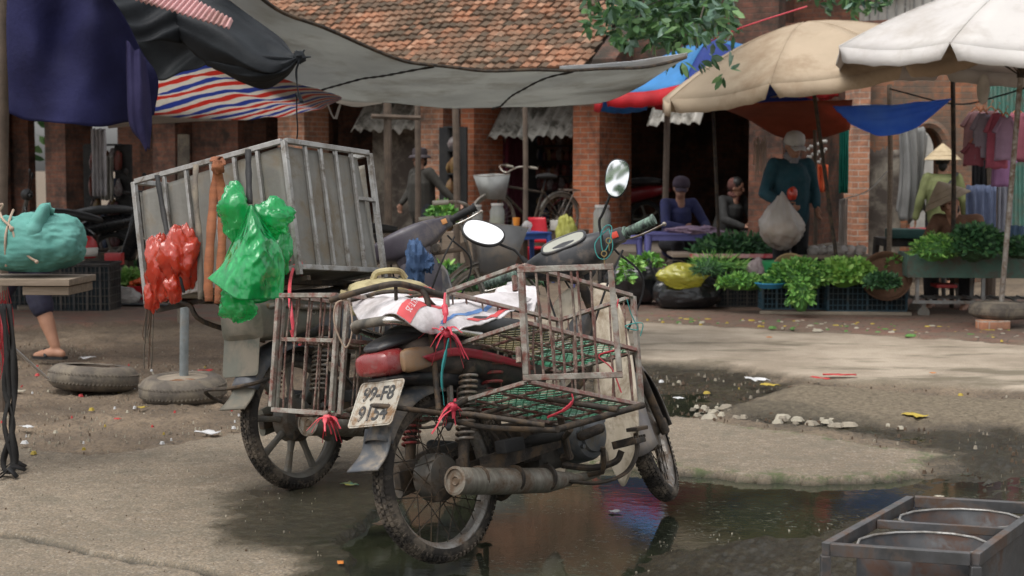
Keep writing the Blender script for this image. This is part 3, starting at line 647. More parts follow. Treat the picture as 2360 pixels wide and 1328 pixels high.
def motorcycle(name, loc, rot, label, st, near=True):
    b = empty(name, loc, rot, label, 'motorcycle', 'parked market motorcycles')
    S = steer_m(st); bm_, gm = M['blackplastic'], M['greyplastic']
    IM = mtx(loc, rot).inverted(); L = lambda px, py, Y: IM @ at(px, py, Y)
    wheel(b, (0, 0, .28), cast=not near); wheel(b, (1.2, 0, .28), cast=not near, steer=S)
    # rear mudguard and flap
    fender(b, (0, 0, .28), .322 if near else .335, 40, 150, .062 if near else .075, M['fender'] if near else M['fender2'], 'rear_mudguard', lip=.04)
    fl = MB(); x0 = -.25 if near else -.25; zf = .03 if near else .045
    fl.grid(cpatch([[Vector((x0 + .012, y, .445 + zf)) for y in (-.062, 0, .062)], [Vector((x0 - .02, y * 1.02, .37 + zf)) for y in (-.062, 0, .062)], [Vector((x0 - .085, y * 1.15, .318 + zf)) for y in (-.062, 0, .062)]], 5, 4))
    fl.build('mud_flap', M['fender'] if near else M['olivepaint'], b, solid=.006)
    # frame, swing arm, shocks
    fr = MB(); fr.tube(spline([(1.0, 0, .78), (.86, 0, .55), (.62, 0, .46), (.3, 0, .60), (0, 0, .66), (-.15, 0, .66)], 5), .024, 10)
    for y in (-.09, .09): fr.tube([(.42, y, .36), (.46, y * .8, .56)], .012, 8)
    fr.box((.40, 0, .34), (.10, .17, .14), b=.01)
    fr.build('frame', M['darksteel'], b)
    sa = MB()
    for y in (-.105, .105): sa.bar((-.06, y, .285), (.42, y * .9, .325), .022, .045); sa.box((-.06, y, .285), (.05, .03, .06), b=.006)
    sa.tube([(0, -.12, .28), (0, .12, .28)], .009, 8); sa.build('swing_arm', M['darksteel'], b)
    for i, y in enumerate((-.125, .125)):
        sh = MB(); lo, hi = Vector((.0, y, .32)), Vector((.09, y, .63))
        sh.tube([lo, lo + (hi - lo) * .55], .019, 12); sh.tube([lo + (hi - lo) * .5, hi], .010, 10)
        sh.box(lo, (.035, .035, .035), b=.006); sh.box(hi, (.035, .04, .04), b=.006)
        q = sh.build('shock_absorber', M['darksteel'], b)
        sg = MB(); sg.tube(spring(lo + (hi - lo) * .22, lo + (hi - lo) * .93, .029, .005, 12), .0048, 7)
        sg.build('spring', M['steel'] if i == 0 else M['redspring'], q)
    if near:
        sg = MB(); sg.tube(spring((.19, -.10, .46), (.24, -.10, .64), .034, .005, 6), .0055, 7); sg.build('red_spring', M['redspring'], b)
    # side body and tail
    body = M['redbody'] if near else gm
    tb = MB()
    tb.loft([(-.14, 0, .69, .085, .05, .6), (-.09, 0, .69, .112, .065, .6), (0, 0, .69, .125, .075, .6), (.2, 0, .66, .13, .085, .6), (.42, 0, .61, .115, .10, .7), (.58, 0, .55, .08, .08, .8)], 24)
    tb.build('side_body', body, b, sub=1)
    top = MB(); top.loft([(-.235, 0, .725, .03, .008), (-.20, 0, .735, .07, .018), (-.12, 0, .752, .085, .024), (0, 0, .765, .095, .024), (.1, 0, .765, .10, .024)], 18, e=.8); top.build('tail_cowl', bm_, b, sub=1)
    seat = MB(); seat.loft([(-.12, 0, .765, .09, .025), (0, 0, .77, .12, .04), (.2, 0, .765, .125, .045), (.34, 0, .745, .12, .045), (.52, 0, .72, .10, .05), (.64, 0, .69, .055, .04)], 20, e=.75)
    seat.build('seat', M['seatvinyl'], b, sub=1)
    if near:
        ln = MB(); ln.loft([(-.250, 0, .676, .058, .026), (-.240, 0, .678, .076, .038), (-.19, 0, .680, .090, .046), (-.14, 0, .684, .094, .049)], 24, e=.55); tl = ln.build('tail_lamp', M['redlens'], b, sub=1)
        for y in (-1, 1):
            am = MB(); am.loft([(-.195, y * .090, .677, .014, .042), (-.15, y * .104, .679, .016, .040), (-.08, y * .110, .682, .012, .037), (-.045, y * .120, .687, .004, .022)], 18, e=.75); am.build('indicator_lens', M['amberlens'], tl, sub=1)
        ud = MB(); ud.loft([(-.235, 0, .628, .05, .008), (-.15, 0, .628, .085, .018), (.05, 0, .61, .10, .04), (.3, 0, .53, .085, .06)], 18, e=.7); ud.build('under_cowl', bm_, b, sub=1)
        # number plate
        pm = Matrix.Translation((-.265, -.03, .555)) @ Euler((0, R(-57), 0)).to_matrix().to_4x4() 
        pe = MB(); pe.box((0, 0, 0), (.14, .19, .003), b=0); pe = MB()
        rr = .014; pts = []
        for cx, cy, a0 in ((.068, .088, 0), (-.068, .088, 90), (-.068, -.088, 180), (.068, -.088, 270)):
            for k in range(5): an = R(a0 + k * 22.5); pts.append((cx + rr * math.cos(an), cy + rr * math.sin(an), 0))
        pe.plate(pts, .0025); rim = [Vector(q) * .93 + Vector((0, 0, .002)) for q in pts]; pe.tube(rim, .0016, 5, closed=True)
        pe.xf(pm); plate = pe.build('number_plate', M['platewhite'], b)
        for s_, x, y, z_ in (('99-F8', 0, 0, .012), ('9154', 0, 0, -.060)):
            cu = bpy.data.curves.new('plate_text', 'FONT'); cu.body = s_; cu.size = .069 if len(s_) == 5 else .075; cu.align_x = 'CENTER'; cu.extrude = .0008; cu.offset = .0012; cu.materials.append(M['ink'])
            to = bpy.data.objects.new('plate_text', cu); COL.objects.link(to); to.parent = plate
            mm = Matrix(((0, -.0 + .0, 0, 0), (0, 0, 0, 0), (0, 0, 0, 0), (0, 0, 0, 1)))
            # text x -> bike -y (right), text y -> plate up axis, normal backwards
            upv = (pm.to_3x3() @ Vector((1, 0, 0))).normalized(); 
            if upv.z < 0: upv = -upv
            rt = Vector((0, -1, 0)); nn = rt.cross(upv).normalized()
            R3 = Matrix((rt, upv, nn)).transposed().to_4x4(); to.matrix_local = Matrix.Translation(pm.translation + upv * z_ + nn * .0026) @ R3
            to.scale = (.92, 1, 1)
        br = MB(); br.bar((-.235, 0, .52), (-.19, 0, .60), .03, .006); br.build('plate_bracket', M['darksteel'], b)
        # grab rail, tape wrapped along the rear
        gr = MB(); P_ = spline([(.16, -.13, .73), (.02, -.145, .755), (-.10, -.135, .785), (-.195, -.10, .81), (-.215, -.05, .815), (-.215, .05, .815), (-.195, .10, .81), (-.10, .135, .785), (.02, .145, .755), (.16, .13, .73)], 5)
        gr.tube(P_, .0135, 10); gr.build('grab_rail', M['chrome'], b)
        tp = MB(); tp.tube(spline([(-.20, -.075, .8125), (-.215, -.05, .815), (-.215, .05, .815), (-.2, .088, .811), (-.17, .115, .80)], 5), .0165, 10); tp.build('rail_tape', M['griptape2'], b)
        # decal lettering on the side panel
        cu = bpy.data.curves.new('body_lettering', 'FONT'); cu.body = 'Dream'; cu.size = .075; cu.shear = .35; cu.extrude = .0006; cu.offset = .001; cu.materials.append(M['platewhite'])
        to = bpy.data.objects.new('body_lettering', cu); COL.objects.link(to); to.parent = b
        to.matrix_local = Matrix.Translation((.21, -.1385, .635)) @ Euler((R(90), 0, R(4))).to_matrix().to_4x4()
    else:
        bx = MB(); bx.loft([(-.26, 0, .70, .09, .05, .4), (-.235, 0, .70, .118, .078, .35), (-.10, 0, .70, .135, .085, .4), (.06, 0, .70, .13, .07, .5), (.2, 0, .70, .12, .05, .6)], 24); bx.build('tail_unit', M['olivepaint'], b, sub=0, bevel=.004)
        pe = MB(); pts = []; rr = .016
        for cx, cy, a0 in ((.075, .085, 0), (-.075, .085, 90), (-.075, -.085, 180), (.075, -.085, 270)):
            for k in range(5): an = R(a0 + k * 22.5); pts.append((cx + rr * math.cos(an), cy + rr * math.sin(an), 0))
        pe.plate(pts, .003); pe.xf(Matrix.Translation((-.25, .005, .575)) @ Euler((0, R(-78), 0)).to_matrix().to_4x4()); pe.build('number_plate', M['olivepaint'], b, bevel=.001)
        lp = MB(); lp.tube(spline([(-.22, -.10, .47), (-.30, -.12, .46), (-.39, -.06, .45), (-.40, .06, .45), (-.34, .11, .42), (-.27, .09, .38)], 5), .008, 8); lp.build('rear_bumper_tube', M['darksteel'], b)
        gr = MB(); gr.tube(spline([(.2, -.14, .72), (.02, -.15, .73), (-.12, -.13, .75), (-.2, -.11, .75), (-.22, 0, .75), (-.2, .11, .75), (-.12, .13, .75), (.02, .15, .73), (.2, .14, .72)], 5), .013, 10); gr.build('grab_rail', M['steel'], b)
        cu = bpy.data.curves.new('body_lettering', 'FONT'); cu.body = 'HONDA'; cu.size = .04; cu.extrude = .0006; cu.materials.append(M['platewhite'])
        to = bpy.data.objects.new('body_lettering', cu); COL.objects.link(to); to.parent = b
        to.matrix_local = Matrix.Translation((.0, -.130, .70)) @ Euler((R(90), 0, 0)).to_matrix().to_4x4()
    # engine
    en = MB()
    en.box((.56, 0, .30), (.26, .17, .15), b=.025); en.box((.50, 0, .36), (.16, .15, .10), b=.02)
    en.loft([(.66, -.005, .33, .055, .055), (.80, -.005, .335, .058, .058)], 16, e=.6)
    for k in range(7): en.box((.69 + k * .016, 0, .333), (.005, .15, .145), b=0)
    en.box((.84, 0, .335), (.07, .11, .11), b=.02); en.box((.62, .03, .41), (.12, .06, .09), b=.015)
    for k in range(5): en.tube([(.46 + k * .05, -.105, .25 + (k % 2) * .10), (.46 + k * .05, -.085, .25 + (k % 2) * .10)], .009, 8)
    e_ = en.build('engine', M['enginemetal'], b, ang=35)
    rc = MB(); mx = Matrix.Translation((.63, -.10, .335)) @ RX90 @ Matrix.Scale(1.12, 4)
    rc.lathe([(0, .088), (.02, .088), (.03, .083), (.058, .080), (.062, .07), (.078, .066), (.086, .055), (.09, .03), (.094, .0), (.094, -.02), (0, -.02)], 36, mx)
    for k in range(4):
        an = R(30 + 90 * k); rc.tube([mx @ Vector((.068 * math.cos(an), .068 * math.sin(an), .062)), mx @ Vector((.068 * math.cos(an), .068 * math.sin(an), .078))], .009, 8)
    rc.build('clutch_cover', M['enginecover'], e_, ang=30)
    # exhaust
    ex = MB(); tr = .044 if near else .052
    P_ = [Vector((-.125, -.20, .278)), Vector((-.05, -.20, .265)), Vector((.12, -.19, .240)), Vector((.345, -.18, .209)), Vector((.41, -.178, .20)), Vector((.48, -.172, .195))]
    ex.tube(P_, [tr, tr, tr, tr * .97, tr * .72, .022], 28)
    d = (P_[0] - P_[1]).normalized(); mx = Matrix.Translation(P_[0]) @ d.to_track_quat('Z', 'Y').to_matrix().to_4x4()
    ex.lathe([(tr + .002, -.006), (tr + .003, .004), (tr - .006, .006), (tr - .009, -.008), (.026, -.016), (.018, .0), (.014, .004), (.010, .0), (.010, -.03), (0, -.03)], 28, mx)
    mf = ex.build('muffler', M['mufflermetal'], b, ang=30)
    pp = MB(); pp.tube(spline([(.45, -.172, .197), (.56, -.165, .188), (.68, -.15, .195), (.78, -.10, .225), (.85, -.04, .28), (.85, -.01, .33)], 6), .0155, 12)
    pp.tube([(.455, -.172, .196), (.475, -.1715, .194)], .024, 12); pp.build('exhaust_pipe', M['mufflermetal'], mf)
    for x_ in (-.02, .16, .33): q = MB(); q.tube([(x_, -.196 + .03 * max(0, x_), .262 - .13 * x_), (x_ + .012, -.196 + .03 * max(0, x_), .260 - .13 * x_)], tr + .0025, 24); q.build('muffler_band', M['darksteel'], mf, ang=30)
    # pegs, levers, stand
    for s_ in (-1, 1): pg = MB(); pg.tube([(.30, s_ * .17, .35), (.30, s_ * .30, .365)], .020, 12, dome=True); pg.bar((.30, s_ * .13, .34), (.30, s_ * .18, .35), .03, .03); pg.build('rear_foot_peg', M['rubber_clean'], b)
    pg = MB(); pg.box((.14, -.215, .355), (.10, .05, .045), b=.008); pg.build('peg_rubber', M['rubber_clean'], b)
    hk = MB(); hk.tube(spline([(.10, -.17, .44), (.125, -.175, .45), (.21, -.17, .36), (.20, -.17, .34), (.165, -.17, .345), (.09, -.17, .43)], 5, True), .006, 6, closed=True); hk.bar((.05, -.16, .30), (.50, -.13, .335), .012, .06); hk.build('peg_bracket', M['darksteel'], b)
    fp = MB(); fp.tube(spline([(.52, -.11, .24), (.60, -.18, .215), (.66, -.24, .225), (.68, -.26, .26)], 5), .012, 8); fp.box((.69, -.29, .285), (.075, .10, .02), rot=(R(-8), 0, R(8)), b=.004)
    fp.tube([(.58, -.16, .19), (.58, -.24, .20), (.56, -.27, .24), (.55, -.28, .29)], .009, 8)
    for k in range(6): fp.box((.655 + k * .014, -.29, .298), (.006, .09, .01), rot=(R(-8), 0, R(8)))
    fp.build('front_foot_peg', M['darksteel'], b)
    bp = MB(); bp.tube(spline([(.44, -.20, .19), (.56, -.235, .165), (.70, -.25, .18), (.78, -.25, .24), (.79, -.25, .31)], 6), .011, 8, flat=.6); bp.box((.795, -.255, .325), (.07, .05, .014), b=.003); bp.build('brake_pedal', M['darksteel'], b)
    kk = MB(); kk.tube([(.47, -.16, .27), (.46, -.205, .275)], .014, 8); kk.bar((.46, -.20, .275), (.42, -.21, .44), .02, .012); kk.tube([(.42, -.20, .44), (.42, -.28, .45)], .011, 8)
    kk.tube([(.54, -.20, .335), (.62, -.225, .35)], .018, 10, dome=True); kk.build('kick_starter', M['darksteel'], b)
    cs = MB(); cs.tube([(.40, .09, .27), (.30, .13, .02 if near else .03)], .011, 8); cs.tube([(.40, .14, .27), (.47, .24, .065)], .011, 8); cs.box((.47, .25, .06), (.06, .03, .006)); cs.build('side_stand', M['darksteel'], b)
    cc = MB(); cc.loft([(-.07, .118, .28, .02, .055), (.1, .118, .31, .02, .06), (.4, .108, .33, .02, .055)], 14, e=.7)
    cc.build('chain_case', M['olivepaint'] if not near else M['hubmetal'], b)
    tk = MB(); tk.box((.03, -.02, .235), (.16, .05, .04), rot=(0, R(-12), 0), b=.01); tk.loft([(.22, .0, .22, .05, .03), (.30, 0, .20, .05, .05), (.36, 0, .22, .04, .05)], 12); tk.build('lower_guard', M['darksteel'], b)
    # leg shield
    lm = M['cream'] if near else gm
    for s_ in (-1, 1):
        rows = [[Vector((.94, s_ * .03, .86)), Vector((.94, s_ * .09, .87)), Vector((.92, s_ * .145, .83))],
                [Vector((.90, s_ * .03, .70)), Vector((.905, s_ * .12, .70)), Vector((.88, s_ * .205, .68))],
                [Vector((.86, s_ * .035, .50)), Vector((.87, s_ * .13, .50)), Vector((.845, s_ * .238, .48))],
                [Vector((.83, s_ * .05, .31)), Vector((.835, s_ * .15, .29)), Vector((.81, s_ * .24, .27))],
                [Vector((.80, s_ * .12, .17)), Vector((.795, s_ * .155, .12)), Vector((.785, s_ * .20, .16))]]
        mb = MB(); mb.grid(cpatch(rows, 8, 8)); mb.build('leg_shield', lm, b, solid=.007, ang=60)
    cn = MB(); cn.loft([(.5, 0, .66, .06, .06), (.66, 0, .60, .055, .06), (.80, 0, .62, .05, .07), (.92, 0, .74, .05, .10)], 16, e=.8); cn.build('centre_cover', bm_ if near else gm, b, sub=1)
    cb_ = MB()
    for (a_, c_, d_) in (((.93, -.16, .99), (1.03, -.20, .84), (.95, -.05, .55)), ((.93, .16, .99), (1.06, .17, .86), (1.0, .05, .60)), ((.93, -.20, .98), (.86, -.16, .86), (.80, -.06, .62)), ((.93, .2, .98), (.88, .14, .84), (.82, .03, .60))): cb_.tube(spline([a_, c_, d_], 8), .0042, 6)
    for x_, z_ in ((.40, .46), (.52, .42), (.64, .40)): cb_.tube(spline([(x_, -.07, z_), (x_ + .08, -.10, z_ + .03), (x_ + .16, -.04, z_ - .02)], 6), .005, 6)
    cb_.build('cable_set', M['rubber_clean'], b)
    # steered parts
    A = lambda mb: mb.xf(S)
    if near:
        fender(b, (1.2, 0, .28), .315, 0, 196, .068, M['frontfender'], 'front_mudguard', lip=.085, steer=S)
        ff = MB(); ff.loft([(1.13, 0, .50, .05, .03), (1.06, 0, .60, .055, .06), (1.0, 0, .72, .06, .07)], 14, e=.8); A(ff).build('fork_shroud', M['frontfender'], b, sub=1)
    else:
        fender(b, (1.2, 0, .28), .325, 20, 160, .058, gm, 'front_mudguard', lip=.05, steer=S)
    fk = MB()
    for y in (-.075, .075): fk.tube([(1.2 - .02, y, .25), (1.06, y * .95, .60)], .017, 10); fk.box((1.19, y, .28), (.05, .03, .06), b=.008)
    fk.tube([(1.2, -.09, .28), (1.2, .09, .28)], .009, 8); fk.tube([(1.06, 0, .58), (.93, 0, .93)], .02, 10); A(fk).build('front_fork', M['darksteel'], b)
    cm = bm_ if near else M['purpleplastic']
    z0 = 1.0
    hc = MB(); hc.loft([(.94, -.215, z0 + .005, .026, .026), (.94, -.16, z0 + .0, .040, .038), (.93, -.12, z0 - .01, .075, .060), (.925, 0, z0 - .022, .098, .080), (.93, .12, z0 - .01, .075, .060), (.94, .16, z0, .040, .038), (.94, .215, z0 + .005, .026, .026)], 22, e=.75 if near else .45, axis='Y'); hc_ = A(hc).build('handlebar_cover', cm, b, sub=1)
    hl = MB(); hl.loft([(.98, 0, z0 - .05, .075, .06), (1.02, 0, z0 - .05, .07, .058), (1.045, 0, z0 - .055, .045, .04)], 18, e=.8); A(hl).build('headlight', M['greyplastic'], hc_, sub=1)
    if near:
        lens = MB(); pts = []
        for k in range(28):
            an = 2 * math.pi * k / 28; pts.append((.043 * math.copysign(abs(math.cos(an)) ** .7, math.cos(an)) , .088 * math.copysign(abs(math.sin(an)) ** .7, math.sin(an)), 0))
        M3 = Matrix.Translation((.878, 0, z0 + .046)) @ Euler((0, R(-38), 0)).to_matrix().to_4x4()
        sr = MB(); sr.tube([Vector(p) for p in pts], .006, 8, closed=True); sr.xf(M3); A(sr).build('dashboard_rim', bm_, hc_)
        sr = MB(); sr.plate([Vector(p) * .97 for p in pts], .006); sr.xf(M3); A(sr).build('speedometer_glass', M['dialglass'], hc_)
    else:
        nb = MB(); nb.loft([(.85, 0, .96, .05, .03, .5), (.87, 0, .90, .085, .07, .5), (.93, 0, .86, .09, .09, .5)], 18, axis='X'); nb.loft([(.88, 0, .74, .08, .05, .5), (.885, 0, .86, .10, .05, .5), (.90, 0, .93, .085, .05, .5)], 20, axis='Z') if False else None
        nb.box((.90, 0, .80), (.10, .17, .20), b=.022); A(nb).build('nose_cowl', cm, b, bevel=0)
        ig = MB(); mx = Matrix.Translation((.845, -.10, .90)) @ Matrix.Rotation(-math.pi / 2, 4, 'Y'); ig.lathe([(0, .01), (.018, .01), (.020, .004), (.024, .004), (.024, -.03)], 18, mx); ig.box((.833, -.10, .90), (.006, .006, .026)); A(ig).build('ignition_lock', M['darksteel'], b)
    for s_ in (-1, 1):
        g = MB(); g.tube([(.935, s_ * .235, z0 + .006), (.915, s_ * .345, z0 + .012)], .0175, 14); g.tube([(.937, s_ * .222, z0 + .005), (.935, s_ * .235, z0 + .006)], .025, 14); g.tube([(.915, s_ * .343, z0 + .012), (.914, s_ * .352, z0 + .0125)], .021, 14)
        for k in range(7): q = .25 + k * .014; g.tube([(.935 - (q - .235) * .18, s_ * q, z0 + .0067), (.935 - (q + .004 - .235) * .18, s_ * (q + .005), z0 + .007)], .0188, 14)
        gg = A(g).build('grip', M['griptape'] if near else M['rubber_clean'], hc_)
        sw = MB(); sw.box((.938, s_ * .19, z0 + .004), (.056, .062, .056), rot=(0, 0, s_ * R(-8)), b=.007); sb = A(sw).build('switch_box', M['blackplastic'], hc_)
        sw = MB(); sw.box((.908, s_ * .19, z0 + .008), (.012, .026, .024), rot=(0, 0, s_ * R(-8)), b=.003); A(sw).build('switch_button', M['redswitch'] if near else M['orangeswitch'], sb)
        lv = MB(); lv.tube(spline([(.965, s_ * .20, z0 - .01), (.995, s_ * .25, z0 - .014), (.985, s_ * .31, z0 - .014), (.975, s_ * .37, z0 - .01)], 5), .007, 8, flat=.6); lv.ell((.974, s_ * .372, z0 - .01), .009, 8, 6); A(lv).build('brake_lever', M['chrome'] if not near else M['steel'], hc_)
    if near:
        for (bx_, by_, bY, cx_, cy_, cY, hw, hh, rl, mid, tl) in ((1394, 590, 5.78, 1422, 411, 5.70, .041, .068, R(9), (1381, 512, 5.78), None), (1213, 605, 5.92, 1113, 537, 5.86, .077, .044, R(27), (1186, 577, 5.92), None)):
            B_, C_, D_ = at(bx_, by_, bY), at(cx_, cy_, cY), at(mid[0], mid[1], mid[2])
            Wm = mtx(loc, rot).inverted()
            view = (Vector((0, 0, CH)) - C_).normalized()
            # the glass faces back to the rider and up a little
            nrm = (view + Vector((.05, .0, .20))).normalized() if hw < hh else (view + Vector((.10, 0, .95))).normalized()
            xa = Vector((0, 0, 1)).cross(nrm).normalized(); ya = nrm.cross(xa)
            xr = xa * math.cos(-rl) + ya * math.sin(-rl); yr = -xa * math.sin(-rl) + ya * math.cos(-rl)
            f_ = 1.0 if hw < hh else 1.22
            el = [C_ + xr * hw * math.copysign(abs(math.cos(a)) ** .85, math.cos(a)) * (1 + (.10 * math.sin(a))) + yr * hh * f_ * math.copysign(abs(math.sin(a)) ** .85, math.sin(a)) for a in [2 * math.pi * k / 36 for k in range(36)]]
            bk = MB(); n = len(el); G = []
            for q, dep in ((1.0, .004), (1.07, .002), (1.08, -.008), (.95, -.018), (.6, -.026), (.05, -.03)): G.append([C_ + (e - C_) * q + nrm * dep for e in el + [el[0]]])
            bk.grid(G); bk.xf(Wm); shell = bk.build('mirror', M['rubber_clean'], b)
            gl = MB(); gl.plate([C_ + (e - C_) * 1.005 + nrm * .002 for e in el], .002); gl.xf(Wm); gl.build('mirror_glass', M['mirror'], shell, ang=20)
            side = C_ + (D_ - C_).normalized() * min(hw, hh) * .7 - nrm * .02
            sm_ = MB(); sm_.tube(spline([side, D_ + (side - D_) * .25, D_, B_ + (D_ - B_) * .5, B_], 5), .0052, 8); sm_.tube([B_ + (D_ - B_) * .45, B_], [.0085, .012], 10); sm_.xf(Wm); sm_.build('mirror_stem', M['rubber_clean'], shell)
        ky = MB(); Wm = mtx(loc, rot).inverted()
        p0 = at(1393, 562, 5.72); ky.tube(spline([at(1400, 530, 5.74), at(1372, 560, 5.73), at(1378, 592, 5.72), at(1398, 596, 5.72), at(1412, 570, 5.72), at(1405, 535, 5.73)], 5, True), .0022, 5, closed=True, mi=1)
        ky.tube(spline([at(1398, 520, 5.74), at(1385, 540, 5.73), at(1390, 580, 5.72), at(1404, 560, 5.72), at(1410, 525, 5.73)], 5, True), .0022, 5, closed=True, mi=1)
        for (x, y, l) in ((1392, 585, 30), (1403, 555, 24)):
            a_, c_ = at(x, y, 5.70), at(x + 1, y + l, 5.70); ky.tube([a_ + Vector((.010 * math.cos(q), 0, .010 * math.sin(q))) for q in [k * math.pi / 5 for k in range(10)]], .0022, 5, closed=True); ky.bar(a_ - Vector((0, 0, .012)), c_, .006, .002)
        ky.xf(Wm); ky.build('key_bunch', [M['brass'], M['tealtwine']], b)
    return b
M['fender2'] = mat('grey_blue_mudguard', (.085, .088, .10), (.06, .062, .07), rough=.45, dirt=(.17, .15, .12), damt=.35, dsc=5)
M['redbody'] = mat('dark_scuffed_body', (.028, .025, .026), (.05, .04, .038), rough=.4, dirt=(.13, .10, .08), damt=.38, dsc=8)
M['seatvinyl'] = mat('black_vinyl_seat', (.02, .02, .022), (.03, .03, .03), rough=.5, dirt=(.09, .08, .07), damt=.25, dsc=8)
M['enginemetal'] = mat('oily_engine_alloy', (.045, .042, .038), (.08, .072, .062), rough=.48, metal=.5, sc=14, dirt=(.05, .04, .03), damt=.55, dsc=10, bump=.6)
M['enginecover'] = mat('dark_cover_alloy', (.085, .092, .10), (.12, .125, .13), rough=.38, metal=.3, sc=9, dirt=(.14, .12, .09), damt=.32, dsc=14)
M['griptape2'] = mat('worn_black_tape', (.05, .047, .042), (.16, .14, .11), rough=.7, sc=22, bump=.4)
M['dialglass'] = mat('hazed_cream_dial', (.36, .36, .30), (.28, .28, .23), rough=.18, r2=.25, bump=0, coat=.6)
M['brass'] = mat('dull_brass', (.45, .33, .14), (.35, .25, .1), rough=.4, metal=.8, bump=0)
# red flash on the side panels needs its own part
NL, NR_ = (-.212, 5.122, 0), (-R(10), 0, R(49.5))
FL_, FR_ = (-.862, 6.32, 0), (-R(7.5), 0, R(54))
near_bike = motorcycle('motorcycle', NL, NR_, 'red and black step-through motorcycle with cream leg shield standing in the puddle', 29, True)
far_bike = motorcycle('motorcycle', FL_, FR_, 'dusty grey motorcycle with cast wheels carrying the big metal box', 45, False)
for s_ in (-1, 1):
    mb = MB(); mb.grid(cpatch([[Vector((-.13, s_ * .129, .685)), Vector((.02, s_ * .139, .70)), Vector((.2, s_ * .1415, .665)), Vector((.42, s_ * .131, .60))], [Vector((-.09, s_ * .127, .662)), Vector((.02, s_ * .137, .672)), Vector((.2, s_ * .1412, .635)), Vector((.42, s_ * .130, .585))]], 3, 6)); mb.build('red_side_flash', M['redpaint'], near_bike, solid=.002)
    mb = MB(); mb.grid(cpatch([[Vector((.14, s_ * .1425, .735)), Vector((.25, s_ * .142, .72)), Vector((.45, s_ * .127, .67))], [Vector((.18, s_ * .1435, .695)), Vector((.28, s_ * .143, .66)), Vector((.46, s_ * .128, .62))]], 3, 6)); mb.build('gold_side_flash', M['goldpaint'], near_bike, solid=.002)
NB = mtx(NL, NR_); FB = mtx(FL_, FR_)

